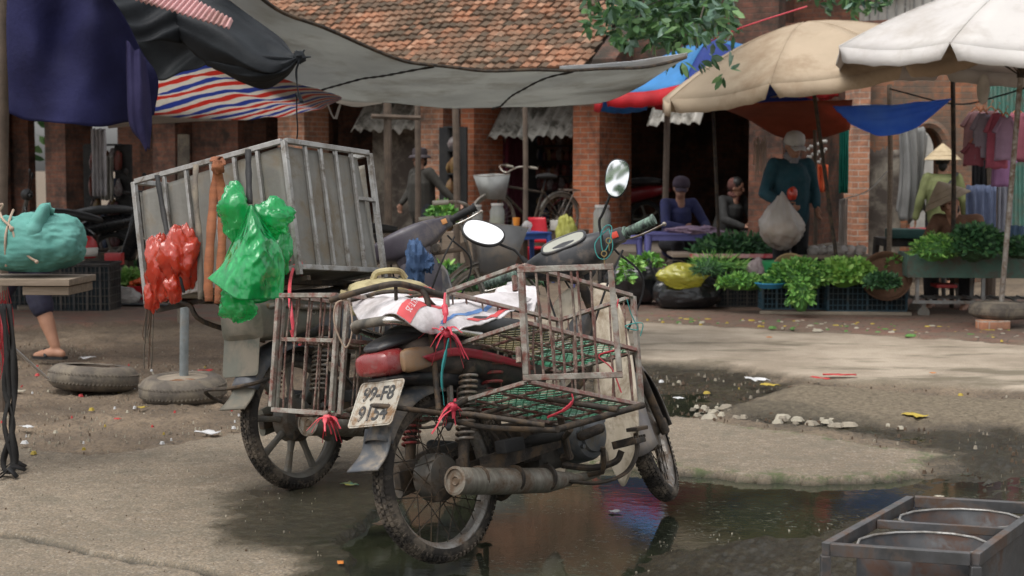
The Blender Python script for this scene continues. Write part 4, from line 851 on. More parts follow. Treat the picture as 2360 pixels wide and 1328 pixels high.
# ------------------------------------------------------------------ wire cages and the tube carrier
def netting(mb, G, r=.0016, step=1, mi=0, jit=.004):
    # diamond mesh over a net of points
    nu, nv = len(G), len(G[0])
    for i in range(0, nu - 1):
        for j in range(0, nv - 1):
            if (i + j) % 2 == 0: a, c = G[i][j], G[i + 1][j + 1]
            else: a, c = G[i + 1][j], G[i][j + 1]
            m_ = (a + c) / 2 + Vector((rnd.uniform(-jit, jit), rnd.uniform(-jit, jit), rnd.uniform(-jit, jit)))
            mb.tube([a, m_, c], r, 4, mi)
def cage(loc, ang, dims, label, bars, shelf, gate=None, outward=-1, netbits=()):
    L_, W_, H_ = dims; root = empty('wire_cage', loc, tuple(R(a) for a in (ang[2], ang[1], ang[0])), label, 'cage', 'angle-iron cages tied to the red motorcycle')
    s = outward; t_ = .018
    P = lambda x, y, z: Vector((x * L_, s * y * W_, z * H_))
    fr = MB(); rf = MB()
    for x in (0, 1):
        for y in (0, 1): MB().bar(P(x, y, 0), P(x, y, 1), t_, t_ * .8).build('corner_post', M['cageangle'], root, bevel=.002)
    for z, mm in ((0, 'bottom_rail'), (1, 'top_rail'), (shelf, 'shelf_rail')):
        q = MB(); e = .0012
        q.bar(P(0, 0, z) + Vector((t_ / 2, 0, e)), P(1, 0, z) - Vector((t_ / 2, 0, -e)), t_ * .9, t_ * .75, mi=1); q.bar(P(0, 1, z) + Vector((t_ / 2, 0, e)), P(1, 1, z) - Vector((t_ / 2, 0, -e)), t_ * .9, t_ * .75, mi=1)
        q.bar(P(0, 0, z) + Vector((0, s * t_ / 2, 0)), P(0, 1, z) - Vector((0, s * t_ / 2, 0)), t_ * .9, t_ * .75); q.bar(P(1, 0, z) + Vector((0, s * t_ / 2, 0)), P(1, 1, z) - Vector((0, s * t_ / 2, 0)), t_ * .9, t_ * .75)
        if z != 1: q.bar(P(.52, 0, z), P(.52, 1, z), t_ * .8, t_ * .5)
        q.build(mm, [M['cageangle'], M['redoxide']], root, bevel=.0015)
    def rods(a, b, n, z0, z1, nm):
        q = MB()
        for k in range(n):
            f = (k + .6 + rnd.uniform(-.18, .18)) / (n + .2); c0 = a + (b - a) * f; c1_ = c0 + (b - a) * rnd.uniform(-.02, .02); mid = (c0 + c1_) / 2 + Vector((rnd.uniform(-.006, .006), rnd.uniform(-.006, .006), 0))
            q.tube(spline([c0 + Vector((0, 0, z0 * H_)), mid + Vector((0, 0, (z0 + z1) / 2 * H_)), c1_ + Vector((0, 0, z1 * H_))], 3), .0034, 6)
        q.build(nm, M['rust'], root)
    rods(P(0, 0, 0), P(1, 0, 0), bars[0], 0, 1, 'inner_bars'); rods(P(0, 1, 0), P(1, 1, 0), bars[1], 0, shelf if gate else 1, 'outer_bars')
    rods(P(1, 0, 0), P(1, 1, 0), bars[2], 0, 1, 'front_bars')
    if bars[3]: rods(P(0, 0, 0), P(0, 1, 0), bars[3], 0, 1, 'rear_bars')
    # floor and shelf rods
    for z, nm in ((0, 'floor_rods'), (shelf, 'shelf_rods')):
        q = MB()
        for k in range(4): f = (k + .7) / 4.4; q.tube([P(f, 0, z) + Vector((0, 0, -.004)), P(f + .02, 1, z) + Vector((0, 0, -.004))], .005, 7)
        for k in range(2): f = (k + 1) / 3; q.tube([P(0, f, z) + Vector((0, 0, -.012)), P(1, f, z) + Vector((0, 0, -.012))], .005, 7)
        q.build(nm, M['rust'], root)
    for z, nm, m_ in ((shelf, 'shelf_net', M['khakinet']), (0, 'floor_net', M['greennet'])):
        q = MB(); nu, nv = 34, 20
        def pt(i, j):
            x = i / nu; y = j / nv; sg = math.sin(x * math.pi) * math.sin(y * math.pi) * .012
            return P(x, y, z) + Vector((0, 0, .006 - sg + .004 * noise.noise(Vector((x * 6, y * 6, z)))))
        G = [[pt(i, j) for j in range(nv + 1)] for i in range(nu + 1)]
        for i in range(nu):
            for j in range(nv):
                a, c = (G[i][j], G[i + 1][j + 1]) if (i + j) % 2 == 0 else (G[i + 1][j], G[i][j + 1])
                q.tube([a, c], .0021, 3, mi=1 if (z and x_green(i / nu, j / nv)) else 0)
        q.build(nm, [m_, M['greennet']], root, ang=0)
    return root
def x_green(x, y): return x > .45 + .15 * noise.noise(Vector((x * 4, y * 4, 1)))
M['khakinet'] = mat('muddy_net_cord', (.22, .20, .11), (.30, .27, .17), rough=.9, bump=.2)
RC = cage((-.204, 5.15, .52), (43.8, 13.7, -17.9), (.561, .357, .392), 'right hand angle-iron cage with its barred gate standing open', (8, 6, 5, 0), .50, gate=True)
# the open gate of the right cage hangs on its outer rear post
W1 = mtx((-.204, 5.15, .52), (R(-17.9), R(13.7), R(43.8))).inverted()
gq = [W1 @ at(px, py, Y) for px, py, Y in ((1199, 622, 4.915), (1407, 615, 4.90), (1428, 864, 4.84), (1212, 871, 4.855))]
gt = MB()
def barx(mb, a, b, w=.019, h=.015, mi=0): mb.bar(a, b, w, h, mi, up=(gq[1] - gq[0]).cross(gq[2] - gq[1]).normalized())
g_e = (gq[1] - gq[0]).normalized() * .0095
barx(gt, gq[0] - g_e, gq[1] + g_e); barx(gt, gq[3] - g_e, gq[2] + g_e); gd = (gq[3] - gq[0]).normalized() * .0095
barx(gt, gq[0] + gd, gq[3] - gd); barx(gt, gq[1] + gd, gq[2] - gd)
gate = gt.build('gate', M['cageangle'], RC, bevel=.002)
gb = MB()
for f in (.17, .30, .42, .56, .63, .78):
    a_, b_ = gq[0].lerp(gq[1], f), gq[3].lerp(gq[2], f + rnd.uniform(-.02, .03)); m_ = (a_ + b_) / 2 + Vector((rnd.uniform(-.008, .008), 0, 0)); gb.tube(spline([a_, m_, b_], 4), .0042, 7)
a_, b_ = gq[0].lerp(gq[1], .92), gq[3].lerp(gq[2], .90); gb.build('gate_bars', M['rust'], gate)
for f in (.12, .78): c = gq[0].lerp(gq[3], f); MB().tube([c + Vector((-.014, 0, .02)) - g_e, c + Vector((-.014, 0, -.03)) - g_e], .009, 8).build('hinge', M['rust'], gate)
LC = cage((-.823, 5.40, .462), (50, 8.8, -3.1), (.5, .32, .40), 'left hand angle-iron cage hanging in front of the cast wheel', (6, 5, 4, 6), .62)
lq = MB(); lq.bar((-.022, 0, .012), (-.022, 0, .39), .016, .016); lq.bar((-.022, -.30, .012), (-.022, -.30, .39), .016, .016); lq.bar((-.022, -.008, .40), (-.022, -.29, .40), .016, .016); lq.bar((-.022, -.008, .002), (-.022, -.29, .002), .016, .016)
lg = lq.build('gate', M['cageangle'], LC, bevel=.0015)
for z in (.30, .09): MB().tube([(-.012, .012, z - .03), (-.012, .012, z + .03)], .010, 8).build('hinge', M['rust'], lg)
# tube carrier joining both cages over the tail of the red bike
cr = empty('cage_carrier', NL, NR_, 'bent black tube carrier joining both cages over the red tail', 'carrier')
WI = NB.inverted(); T_ = lambda px, py, Y: WI @ at(px, py, Y)
mb = MB(); mb.tube(spline([T_(762, 692, 5.20), T_(830, 672, 5.14), T_(905, 655, 5.10), T_(950, 661, 5.12), T_(1022, 682, 5.16)], 6), .011, 10)
mb.tube(spline([T_(800, 694, 5.34), T_(900, 672, 5.30), T_(1020, 683, 5.28)], 6), .007, 8); mb.tube(spline([T_(845, 695, 5.3), T_(860, 705, 5.3), T_(920, 690, 5.25), T_(990, 676, 5.2)], 6), .006, 8)
mb.tube([T_(912, 660, 5.11), T_(913, 692, 5.11)], .006, 8); mb.build('upper_tube', M['darksteel'], cr)
mb = MB(); mb.tube(spline([T_(968, 665, 5.13), T_(984, 690, 5.12), T_(992, 760, 5.10), T_(1003, 860, 5.06), T_(1011, 945, 5.02)], 6), .0095, 10); mb.tube(spline([T_(975, 668, 5.15), T_(1000, 705, 5.3), T_(1060, 735, 5.4), T_(1110, 750, 5.5), T_(1135, 770, 5.55), T_(1135, 800, 5.55)], 6), .008, 10); mb.build('rear_upright', M['darksteel'], cr)
mb = MB(); mb.tube(spline([T_(790, 951, 5.32), T_(830, 938, 5.08), T_(880, 936, 4.93), T_(930, 942, 4.93), T_(1012, 952, 5.0)], 6), .0085, 10)
mb.tube(spline([T_(1012, 958, 5.0), T_(1060, 930, 5.05), T_(1110, 905, 5.2), T_(1180, 905, 5.2), T_(1300, 925, 5.1), T_(1425, 945, 5.0)], 6), .010, 10)
mb.tube(spline([T_(1020, 950, 5.02), T_(1100, 957, 4.98), T_(1255, 980, 4.93)], 5), .009, 10); mb.tube(spline([T_(1030, 965, 5.05), T_(1120, 985, 5.0), T_(1290, 992, 4.95)], 5), .009, 10); mb.tube([T_(1285, 990, 4.93), T_(1482, 934, 5.22)], .011, 10)
mb.tube([T_(1315, 990, 5.0), T_(1300, 1010, 5.2), T_(1310, 1055, 5.25)], .010, 8); mb.tube([T_(1110, 955, 5.0), T_(1210, 925, 5.3)], .008, 8)
mb.tube([T_(700, 948, 5.45), T_(790, 955, 5.3), T_(868, 988, 5.1)], .008, 8); mb.build('lower_tube', M['darksteel'], cr)

# ------------------------------------------------------------------ twine, sack, can
def bow(name, c, n, L, m, label, cat='twine', down=0, grp=None, seed=1):
    rr = random.Random(seed); mb = MB(); c = Vector(c)
    mb.ell(c, (.018, .014, .014), 10, 8, amp=.4, fr=3)
    for k in range(n):
        a_ = 2 * math.pi * k / n + rr.uniform(-.4, .4); l = L * rr.uniform(.5, 1.2); d = Vector((math.cos(a_) * rr.uniform(.5, 1.2), rr.uniform(-.5, .2), math.sin(a_) * .6 - down - rr.uniform(0, .6))); d.normalize()
        pts = spline([c, c + d * l * .45 + Vector((0, 0, .012)), c + d * l + Vector((rr.uniform(-.01, .01), 0, -l * .25))], 4)
        mb.tube(pts, [.007, .0075, .003], 6, flat=.25)
    o = mb.build(name, m); tag(o, label, cat, grp or 'red plastic twine ties'); return o
bow('twine_bow', at(1030, 768, 5.02), 13, .09, M['redtwine'], 'red twine bow knotted half way up the right cage rear post', seed=3)
bow('twine_bow', at(1042, 938, 4.99), 9, .05, M['redtwine'], 'red twine knot at the bottom rear corner of the right cage', down=.3, seed=5)
bow('twine_bow', at(755, 965, 5.2), 11, .07, M['redtwine'], 'red twine bow under the left cage beside the cast wheel hub', down=.5, seed=8)
bow('twine_bow', at(683, 605, 6.15), 8, .05, M['redtwine'], 'red twine knot on the lower corner of the metal box', seed=11)
def strand(name, pts, r, m, label, cat='cord', grp=None, flat=.5, n=6):
    mb = MB(); mb.tube(spline(pts, 6), r, n, flat=flat); o = mb.build(name, m); return tag(o, label, cat, grp)
strand('twine_tail', [at(1040, 945, 4.97), at(1020, 960, 4.95), at(1005, 985, 4.93), at(995, 1000, 4.93)], .004, M['redtwine'], 'loose red twine end dangling below the rear corner knot', 'twine')
strand('twine_wrap', [at(1318, 908, 4.99), at(1320, 925, 4.98), at(1300, 945, 4.96), at(1262, 962, 4.93)], [.005, .011, .007], M['redtwine'], 'red twine wrapped round the carrier under the gate', 'twine')
strand('twine_wrap', [at(1026, 675, 5.13), at(1024, 700, 5.11), at(1027, 725, 5.09), at(1024, 745, 5.08)], [.004, .010, .006], M['redtwine'], 'red twine strip hanging at the top of the right cage post', 'twine')
strand('twine_wrap', [at(683, 600, 6.15), at(670, 640, 6.0), at(668, 690, 5.6), at(680, 790, 5.5), at(672, 760, 5.5)], [.006, .007], M['redtwine'], 'red twine stretched from the metal box down to the left cage', 'twine')
strand('teal_twine', [at(1035, 780, 5.0), at(1026, 820, 4.99), at(1018, 870, 4.97), at(1024, 935, 4.96)], [.006, .012, .009, .003], M['tealtwine'], 'teal net strip hanging below the red bow', 'twine')
strand('teal_twine', [at(1445, 690, 5.2), at(1455, 725, 5.2), at(1470, 760, 5.2), at(1440, 752, 5.2), at(1480, 745, 5.2), at(1476, 775, 5.2)], .004, M['tealtwine'], 'teal cord tied round the far post of the right cage', 'twine')
strand('twine_loop', [at(1425, 690, 5.25), at(1418, 740, 5.25), at(1425, 800, 5.22), at(1380, 820, 5.2), at(1410, 850, 5.2), at(1432, 905, 5.2)], .005, M['redtwine'], 'red cord looped inside the far end of the right cage', 'twine')
strand('cord_loop', [at(800, 690, 5.18), at(775, 700, 5.16), at(770, 740, 5.16), at(785, 785, 5.16), at(800, 800, 5.16), at(812, 760, 5.16), at(806, 700, 5.17), at(790, 690, 5.18)], .0028, M['jute'], 'thin pale cord looped on the left cage corner', 'cord', flat=1)
strand('red_strap', [at(690, 795, 5.45), at(730, 785, 5.6), at(775, 786, 5.5)], .007, M['redtwine'], 'red strap lying on the shelf of the left cage', 'strap')
sackm = thin('woven_sack_white', (.80, .76, .77), (.68, .64, .65), tl=.15, rough=.6, sc=5, bump=.35, bsc=60, dirt=(.28, .24, .22))
def sackfn(p, a, b): return p + Vector((0, 0, .018 + .014 * noise.noise(p * 9) + .007 * noise.noise(p * 26)))
SR = [[at(812, 722, 5.28), at(815, 700, 5.40), at(840, 690, 5.62), at(880, 690, 5.8)],
      [at(838, 758, 5.14), at(862, 706, 5.25), at(900, 690, 5.5), at(950, 700, 5.75)],
      [at(872, 745, 5.06), at(905, 700, 5.18), at(960, 705, 5.45), at(1010, 705, 5.7)],
      [at(915, 740, 4.98), at(945, 708, 5.12), at(1010, 712, 5.35), at(1080, 700, 5.65)],
      [at(965, 770, 4.96), at(1000, 738, 5.08), at(1060, 720, 5.3), at(1130, 690, 5.6)],
      [at(1010, 782, 5.05), at(1050, 752, 5.15), at(1120, 735, 5.4), at(1190, 690, 5.65)],
      [at(1075, 765, 5.15), at(1120, 755, 5.25), at(1170, 735, 5.45), at(1225, 700, 5.65)]]
mb = MB(); mb.grid(cpatch(SR, 8, 8, sackfn)); sk = mb.build('feed_sack', sackm, solid=.004, ang=80); tag(sk, 'white woven feed sack with red print spread over the red motorcycle seat', 'sack')
def on_patch(u, v, off=.004):
    G = cpatch(SR, 8, 8, sackfn); i = min(int(u * (len(G) - 1)), len(G) - 2); j = min(int(v * (len(G[0]) - 1)), len(G[0]) - 2); a, b2, c2 = G[i][j], G[i + 1][j], G[i][j + 1]
    n = (b2 - a).cross(c2 - a).normalized(); n = n if n.z > 0 else -n
    return a + n * off, (b2 - a).normalized(), (c2 - a).normalized(), n
Gs = cpatch(SR, 8, 8, sackfn)
def stripe(u0, u1, v0, v1, m_, nm):
    nu, nv = len(Gs), len(Gs[0]); i0, i1, j0, j1 = int(u0 * (nu - 1)), int(u1 * (nu - 1)), int(v0 * (nv - 1)), int(v1 * (nv - 1))
    mb = MB(); mb.grid([[Gs[i][j] + Vector((-.001, -.003, .0045)) for j in range(j0, j1 + 1)] for i in range(i0, i1 + 1)]); mb.build(nm, m_, sk, ang=80)
sred = thin('sack_red_print', (.55, .05, .06), (.62, .12, .12), tl=.1, rough=.6); sblu = thin('sack_blue_print', (.12, .25, .55), (.2, .35, .6), tl=.1, rough=.6)
stripe(.52, .62, 0, .62, sred, 'red_band'); stripe(.78, .83, .1, .8, sblu, 'blue_band'); stripe(.90, .97, .35, .8, sred, 'red_band')
cu = bpy.data.curves.new('sack_lettering', 'FONT'); cu.body = 'KLT: 25'; cu.size = .03; cu.align_x = 'CENTER'; cu.align_y = 'CENTER'; cu.extrude = .0004; cu.materials.append(sackm)
to = bpy.data.objects.new('sack_lettering', cu); COL.objects.link(to); to.parent = sk
pc, du, dv, nn = on_patch(.57, .2, .012); xx = (-dv).normalized(); yy = nn.cross(xx); to.matrix_local = Matrix.Translation(pc + Vector((-.003, -.01, .003))) @ Matrix((xx, yy, nn)).transposed().to_4x4()
# second sack in the front of the carrier
mb = MB(); mb.grid(cpatch([[at(1130, 690, 5.75), at(1150, 660, 5.85), at(1170, 650, 5.95)], [at(1180, 705, 5.65), at(1190, 668, 5.78), at(1205, 655, 5.9)], [at(1230, 715, 5.6), at(1240, 690, 5.7), at(1240, 665, 5.85)]], 8, 8, lambda p, a, b: p + Vector((0, 0, .03 * noise.noise(p * 14)))))
tag(mb.build('feed_sack', sackm, solid=.004, ang=80), 'crumpled end of a white sack under the bike handlebar', 'sack')
# cream jerry can on the far bike
canm = mat('dirty_cream_can', (.44, .38, .21), (.34, .28, .14), rough=.5, bump=.3, dirt=(.16, .12, .06), damt=.45, dsc=6)
can = empty('jerry_can', at(900, 690, 6.05), (0, 0, R(10)), 'dirty cream plastic can lying between the two motorcycles', 'jerry can')
mb = MB(); mb.loft([(-.165, 0, .0, .09, .05, .6), (-.15, 0, 0, .11, .066, .5), (0, 0, .015, .115, .078, .45), (.14, 0, 0, .11, .066, .5), (.16, 0, -.01, .08, .045, .6)], 24); mb.build('can_body', canm, can, sub=1)
mb = MB(); mb.tube(spline([(-.07, 0, .07), (-.05, 0, .105), (.03, 0, .11), (.06, 0, .08)], 5), .012, 8); mb.build('can_handle', canm, can)
mb = MB(); mb.tube([(-.17, .02, .01), (-.195, .02, .015)], .024, 12); mb.build('can_cap', canm, can)
strand('rubber_strap', [at(838, 700, 5.98), at(832, 675, 5.96), at(848, 658, 6.0), at(900, 640, 6.05), at(925, 650, 6.0)], .008, M['rubber_clean'], 'black rubber strap over the cream can', 'strap')
# red plastic bag behind carrier
def plastic_bag(name, c, r, m, label, amp=.5, fr=2.2, seed=1, nu=40, nv=28, cat='plastic bag', grp=None, neck=None, squash=None):
    mb = MB(); mb.ell((0, 0, 0), r, nu + 24, nv + 20, amp=amp * .5, fr=fr * .6, seed=seed, cr=.035)
    for i, v in enumerate(mb.v):
        # creases running towards the neck
        an = math.atan2(v.y, v.x); k = 1 + .05 * math.sin(an * 9 + seed) * (1 if v.z > 0 else .5) + .04 * abs(noise.noise(v * 30 + Vector((seed, 0, 0))))
        h = max(0, v.z / r[2]); k *= 1 - .55 * h * h if neck else 1
        mb.v[i] = Vector((v.x * k, v.y * k, v.z * (1 + (.35 * h * h if neck else 0))))
    o = mb.build(name, m, loc=c, ang=180); return tag(o, label, cat, grp)
redbag = thin('red_bag_film', (.90, .12, .05), (.80, .07, .03), tl=.52, rough=.12, sc=4, bump=.4, bsc=16, alpha=.72, spec=1.0, crumple=7)
plastic_bag('plastic_bag', at(975, 690, 5.9), (.06, .05, .045), redbag, 'small red plastic bag pushed behind the carrier tube', seed=4)

# ------------------------------------------------------------------ big metal box on the grey bike
BL, BRt = Vector((-1.523, 6.5, .753)), (R(-11.7), R(4.7), R(58.4)); bL, bW, bH = .562, .82, .505
cb = empty('cargo_box', BL, BRt, 'large open steel framed box with metal panels strapped on the grey motorcycle', 'cargo box')
P = lambda x, y, z: Vector((x * bL, -y * bW, z * bH))
fr = MB(); T = .021
for x in (0, 1):
    for y in (0, 1): fr.bar(P(x, y, 0) + Vector((0, 0, -.03)), P(x, y, 1), T, T)
for z in (0, 1):
    for y in (0, 1): fr.bar(P(0, y, z) + Vector((T / 2, 0, .001)), P(1, y, z) - Vector((T / 2, 0, -.001)), T, T)
    for x in (0, 1): fr.bar(P(x, 0, z) - Vector((0, T / 2, 0)), P(x, 1, z) + Vector((0, T / 2, 0)), T, T)
fr.build('frame', M['boxframe'], cb, bevel=.002)
for side, n in (('r', (.225, .40, .575, .765)), ('b', (.21, .36, .53, .68, .83)), ('f', (.3, .6)), ('l', (.3, .6))):
    for f in n:
        mb = MB()
        if side == 'r': mb.bar(P(f, 1, 0) + Vector((0, 0, T / 2)), P(f, 1, 1) - Vector((0, 0, T / 2)), .014, .015, up=(0, 1, 0))
        if side == 'l': mb.bar(P(f, 0, 0) + Vector((0, 0, T / 2)), P(f, 0, 1) - Vector((0, 0, T / 2)), .014, .015, up=(0, 1, 0))
        if side == 'b': mb.bar(P(0, f, 0) + Vector((0, 0, T / 2)), P(0, f, 1) - Vector((0, 0, T / 2)), .015, .014, up=(0, 1, 0))
        if side == 'f': mb.bar(P(1, f, 0) + Vector((0, 0, T / 2)), P(1, f, 1) - Vector((0, 0, T / 2)), .015, .014, up=(0, 1, 0))
        mb.build('upright', M['boxframe'], cb, bevel=.0015)
mb = MB(); mb.bar(P(.775, 1, .60), P(1, 1, .60) - Vector((T / 2, 0, 0)), .018, .014); mb.build('cross_bar', M['boxframe'], cb)
ins = .011
def panel(a, b, c, d, nm, seed):
    G = []
    for i in range(25):
        row = []
        for j in range(25):
            u, v_ = i / 24, j / 24; p = (a * (1 - u) + b * u) * (1 - v_) + (d * (1 - u) + c * u) * v_; n = (b - a).cross(d - a).normalized()
            row.append(p + n * (.003 * noise.noise(Vector((u * 4 + seed, v_ * 2, 1))) + .0015 * noise.noise(Vector((u * 13, v_ * 5, seed)))))
        G.append(row)
    mb = MB(); mb.grid(G); return mb.build(nm, M['sheetiron'], cb, solid=.003, ang=60)
i1 = Vector((0, ins, 0)); i2 = Vector((ins, 0, 0)); tz = Vector((0, 0, -.045))
panel(P(.02, 1, .0) + i1, P(.93, 1, 0) + i1, P(.86, 1, 1) + i1 + tz * .5, P(.02, 1, 1) + i1 + tz * .4, 'side_panel', 1)
panel(P(0, .03, 0) + i2, P(0, .97, 0) + i2, P(0, .97, 1) + i2 + tz * .4, P(0, .04, 1) + i2 + tz, 'rear_panel', 5)
panel(P(.03, 0, 0) - i1, P(.97, 0, 0) - i1, P(.97, 0, 1) - i1 + tz, P(.03, 0, 1) - i1 + tz, 'side_panel', 9)
panel(P(1, .03, 0) - i2, P(1, .97, 0) - i2, P(1, .97, 1) - i2 + tz, P(1, .03, 1) - i2 + tz, 'front_panel', 12)
panel(P(.03, .03, .012), P(.97, .03, .012), P(.97, .97, .012), P(.03, .97, .012), 'floor_panel', 15)
rk = MB()
for y in (.2, .5, .8): rk.bar(P(-.02, y, -.055), P(1.02, y, -.055), .02, .02)
for x in (.1, .9): rk.bar(P(x, -.0, -.078), P(x, 1, -.078), .02, .02)
for y in (.35, .68):
    rk.tube([P(.1, y, -.07), P(.35, .5, -.30)], .009, 8)
rk.tube(spline([P(0, .15, -.06), P(.05, .25, -.10), P(.1, .3, -.25), P(.5, .45, -.45)], 5), .011, 8)
rk.build('support_rack', M['darksteel'], cb)
# straps over the box rim
def strapband(name, pts, w, m, label, parent=None, thick=.004, cat='strap', side=Vector((.8, -.5, 0))):
    P_ = spline(pts, 6); mb = MB(); sd = side.normalized(); G = []
    for i, p in enumerate(P_):
        tw = w * (1 + .1 * math.sin(i * 1.3)); G.append([p - sd * tw / 2, p + sd * tw / 2])
    mb.grid(G); o = mb.build(name, m, parent, solid=thick, ang=22)
    return tag(o, label, cat, 'straps on the metal box') if parent is None else o
web = mat('orange_webbing', (.27, .095, .038), (.19, .065, .028), rough=.9, sc=9, bump=.8, bsc=140, stretch=(1, 1, 5))
kn = empty('webbing_strap', at(503, 372, 6.2), (0, 0, 0), 'long orange webbing strap knotted over the rim of the metal box', 'strap', 'straps on the metal box')
K = lambda px, py, Y=6.18: at(px, py, Y) - at(503, 372, 6.2)
sdv = Vector((1, -.15, 0))
strapband('strap_band', [K(505, 380), K(494, 440), K(486, 540, 6.10), K(480, 640, 6.05), K(482, 695, 6.03)], .036, web, None, kn, side=sdv)
strapband('strap_band', [K(498, 385, 6.16), K(511, 440, 6.16), K(512, 540, 6.08), K(508, 640, 6.02), K(503, 700, 6.0)], .035, web, None, kn, side=sdv)
mb = MB(); mb.ell(K(502, 386, 6.16), (.024, .024, .026), 14, 10, amp=.35, fr=3); mb.build('knot', web, kn)
strapband('strap_band', [K(492, 372, 6.17), K(495, 364, 6.22), K(506, 363, 6.28), K(513, 380, 6.17)], .03, web, None, kn, side=sdv)
strapband('rubber_strap', [at(362, 404, 6.50), at(366, 430, 6.46), at(380, 510, 6.38), at(393, 575, 6.25)], .022, M['rubber_clean'], 'black rubber strap running down to the red bag', side=sdv)
strapband('rubber_strap', [at(572, 345, 6.18), at(573, 400, 6.08), at(575, 470, 5.98)], .024, M['rubber_clean'], 'black rubber strap above the green bag', side=sdv)
strapband('rubber_strap', [at(452, 380, 6.35), at(450, 440, 6.28), at(460, 560, 6.2), at(462, 690, 6.12)], .022, M['dustyrubber'], 'pale worn rubber strap left of the orange webbing', side=sdv)
strand('rubber_strap', [at(412, 600, 6.2), at(416, 640, 6.15), at(424, 675, 6.15)], .006, M['rubber_clean'], 'thin black strap end below the red bag', 'strap')

# bags hanging on the box
greenbag = thin('green_bag_film', (.03, .80, .26), (.015, .60, .17), tl=.6, rough=.10, sc=5, bump=.25, bsc=12, alpha=.64, spec=1.0, crumple=6)
def film(name, rows, m, label=None, parent=None, amp=.02, fr=11, seed=0, nu=12, nv=10, cat='plastic bag', back=None):
    def fn(p, a, b):
        q = Vector((p.x * fr, p.y * fr, p.z * fr * .45)) + Vector((seed, 0, seed)); r_ = lambda k: 1 - 3 * abs(noise.noise(q * k)); return p + Vector((.3, -1, .2)) * amp * (r_(1) + .55 * r_(2.1) + .3 * r_(4.7) + .15 * r_(9))
    mb = MB(); mb.grid(cpatch(rows, nu, nv, fn)); o = mb.build(name, m, parent, ang=180, solid=.0008)
    if label: tag(o, label, cat)
    return o
gb_ = empty('plastic_bag', at(577, 475, 5.95), label='bright green plastic bag hanging from the corner of the metal box', cat='plastic bag')
O = at(577, 475, 5.95); Gp = lambda px, py, Y: at(px, py, Y) - O
def gpts(l): return [[Gp(*q) for q in r] for r in l]
film('bag_skirt', gpts([[(572, 478, 5.93), (577, 474, 5.90), (584, 478, 5.92), (592, 484, 5.95)], [(545, 545, 5.92), (570, 550, 5.84), (600, 545, 5.84), (628, 540, 5.92)], [(510, 610, 5.90), (558, 625, 5.80), (610, 610, 5.80), (655, 595, 5.92)], [(478, 642, 5.90), (545, 690, 5.80), (600, 690, 5.80), (652, 690, 5.90)]]), greenbag, None, gb_, amp=.014, fr=6, nu=18, nv=18)
film('bag_back', gpts([[(574, 478, 5.99), (580, 474, 6.0), (590, 484, 6.0)], [(520, 590, 6.0), (580, 580, 6.02), (640, 560, 6.0)], [(500, 655, 5.98), (580, 700, 5.98), (648, 680, 5.98)]]), greenbag, None, gb_, amp=.014, fr=7, seed=5, nu=16, nv=16)
for (c, r, sd_) in (((541, 492, 5.98), (.062, .045, .085), 2), ((628, 500, 5.98), (.075, .05, .055), 6), ((648, 580, 6.0), (.035, .035, .095), 9), ((545, 700, 5.92), (.062, .045, .06), 12)):
    mb = MB(); mb.ell((0, 0, 0), r, 48, 34, amp=.5, fr=1.3, seed=sd_, cr=.032)
    mb.build('bag_bulge', greenbag, gb_, loc=Gp(*c), ang=180)
rb = empty('plastic_bag', at(400, 560, 6.2), label='red translucent plastic bag hanging from a black strap on the box', cat='plastic bag'); O2 = at(400, 560, 6.2)
for (c, r, sd_) in (((412, 600, 6.18), (.062, .05, .10), 3), ((432, 590, 6.2), (.04, .04, .09), 7), ((368, 620, 6.22), (.05, .045, .11), 8), ((350, 680, 6.22), (.027, .022, .06), 5), ((400, 665, 6.17), (.03, .03, .05), 14)):
    mb = MB(); mb.ell((0, 0, 0), r, 48, 34, amp=.5, fr=1.3, seed=sd_, cr=.036); mb.build('bag_bulge', redbag, rb, loc=at(*c) - O2, ang=180)
# rubber thongs under the red bag
mb = MB()
for k in range(9):
    x = 333 + k * 2.6; l = rnd.choice((760, 790, 850, 800, 780)); mb.tube(spline([at(x + 2, 695, 6.25), at(x + rnd.uniform(-4, 4), 730, 6.25), at(x + rnd.uniform(-7, 4), l - 20, 6.25), at(x + rnd.uniform(-9, 2), l, 6.25)], 4), .0045, 6, flat=.4, mi=k % 2)
tag(mb.build('rubber_thongs', [M['dustyrubber'], mat('brown_thong', (.15, .09, .06), rough=.8)]), 'bundle of old inner-tube thongs hanging under the red bag', 'thongs')
den = mat('blue_denim_cloth', (.055, .105, .21), (.035, .07, .15), rough=.9, sc=14, bump=.6, bsc=90)
mb = MB(); mb.ell((0, 0, 0), (.042, .04, .085), 30, 24, amp=.5, fr=2.4, seed=3); mb.ell((.05, 0, -.01), (.022, .03, .035), 20, 14, amp=.5, fr=3, seed=8); mb.ell((-.02, 0, -.10), (.03, .03, .05), 20, 14, amp=.5, fr=3, seed=5)
tag(mb.build('denim_rag', den, loc=at(960, 602, 6.55)), 'blue denim rag hung below the grey motorcycle grip', 'cloth')
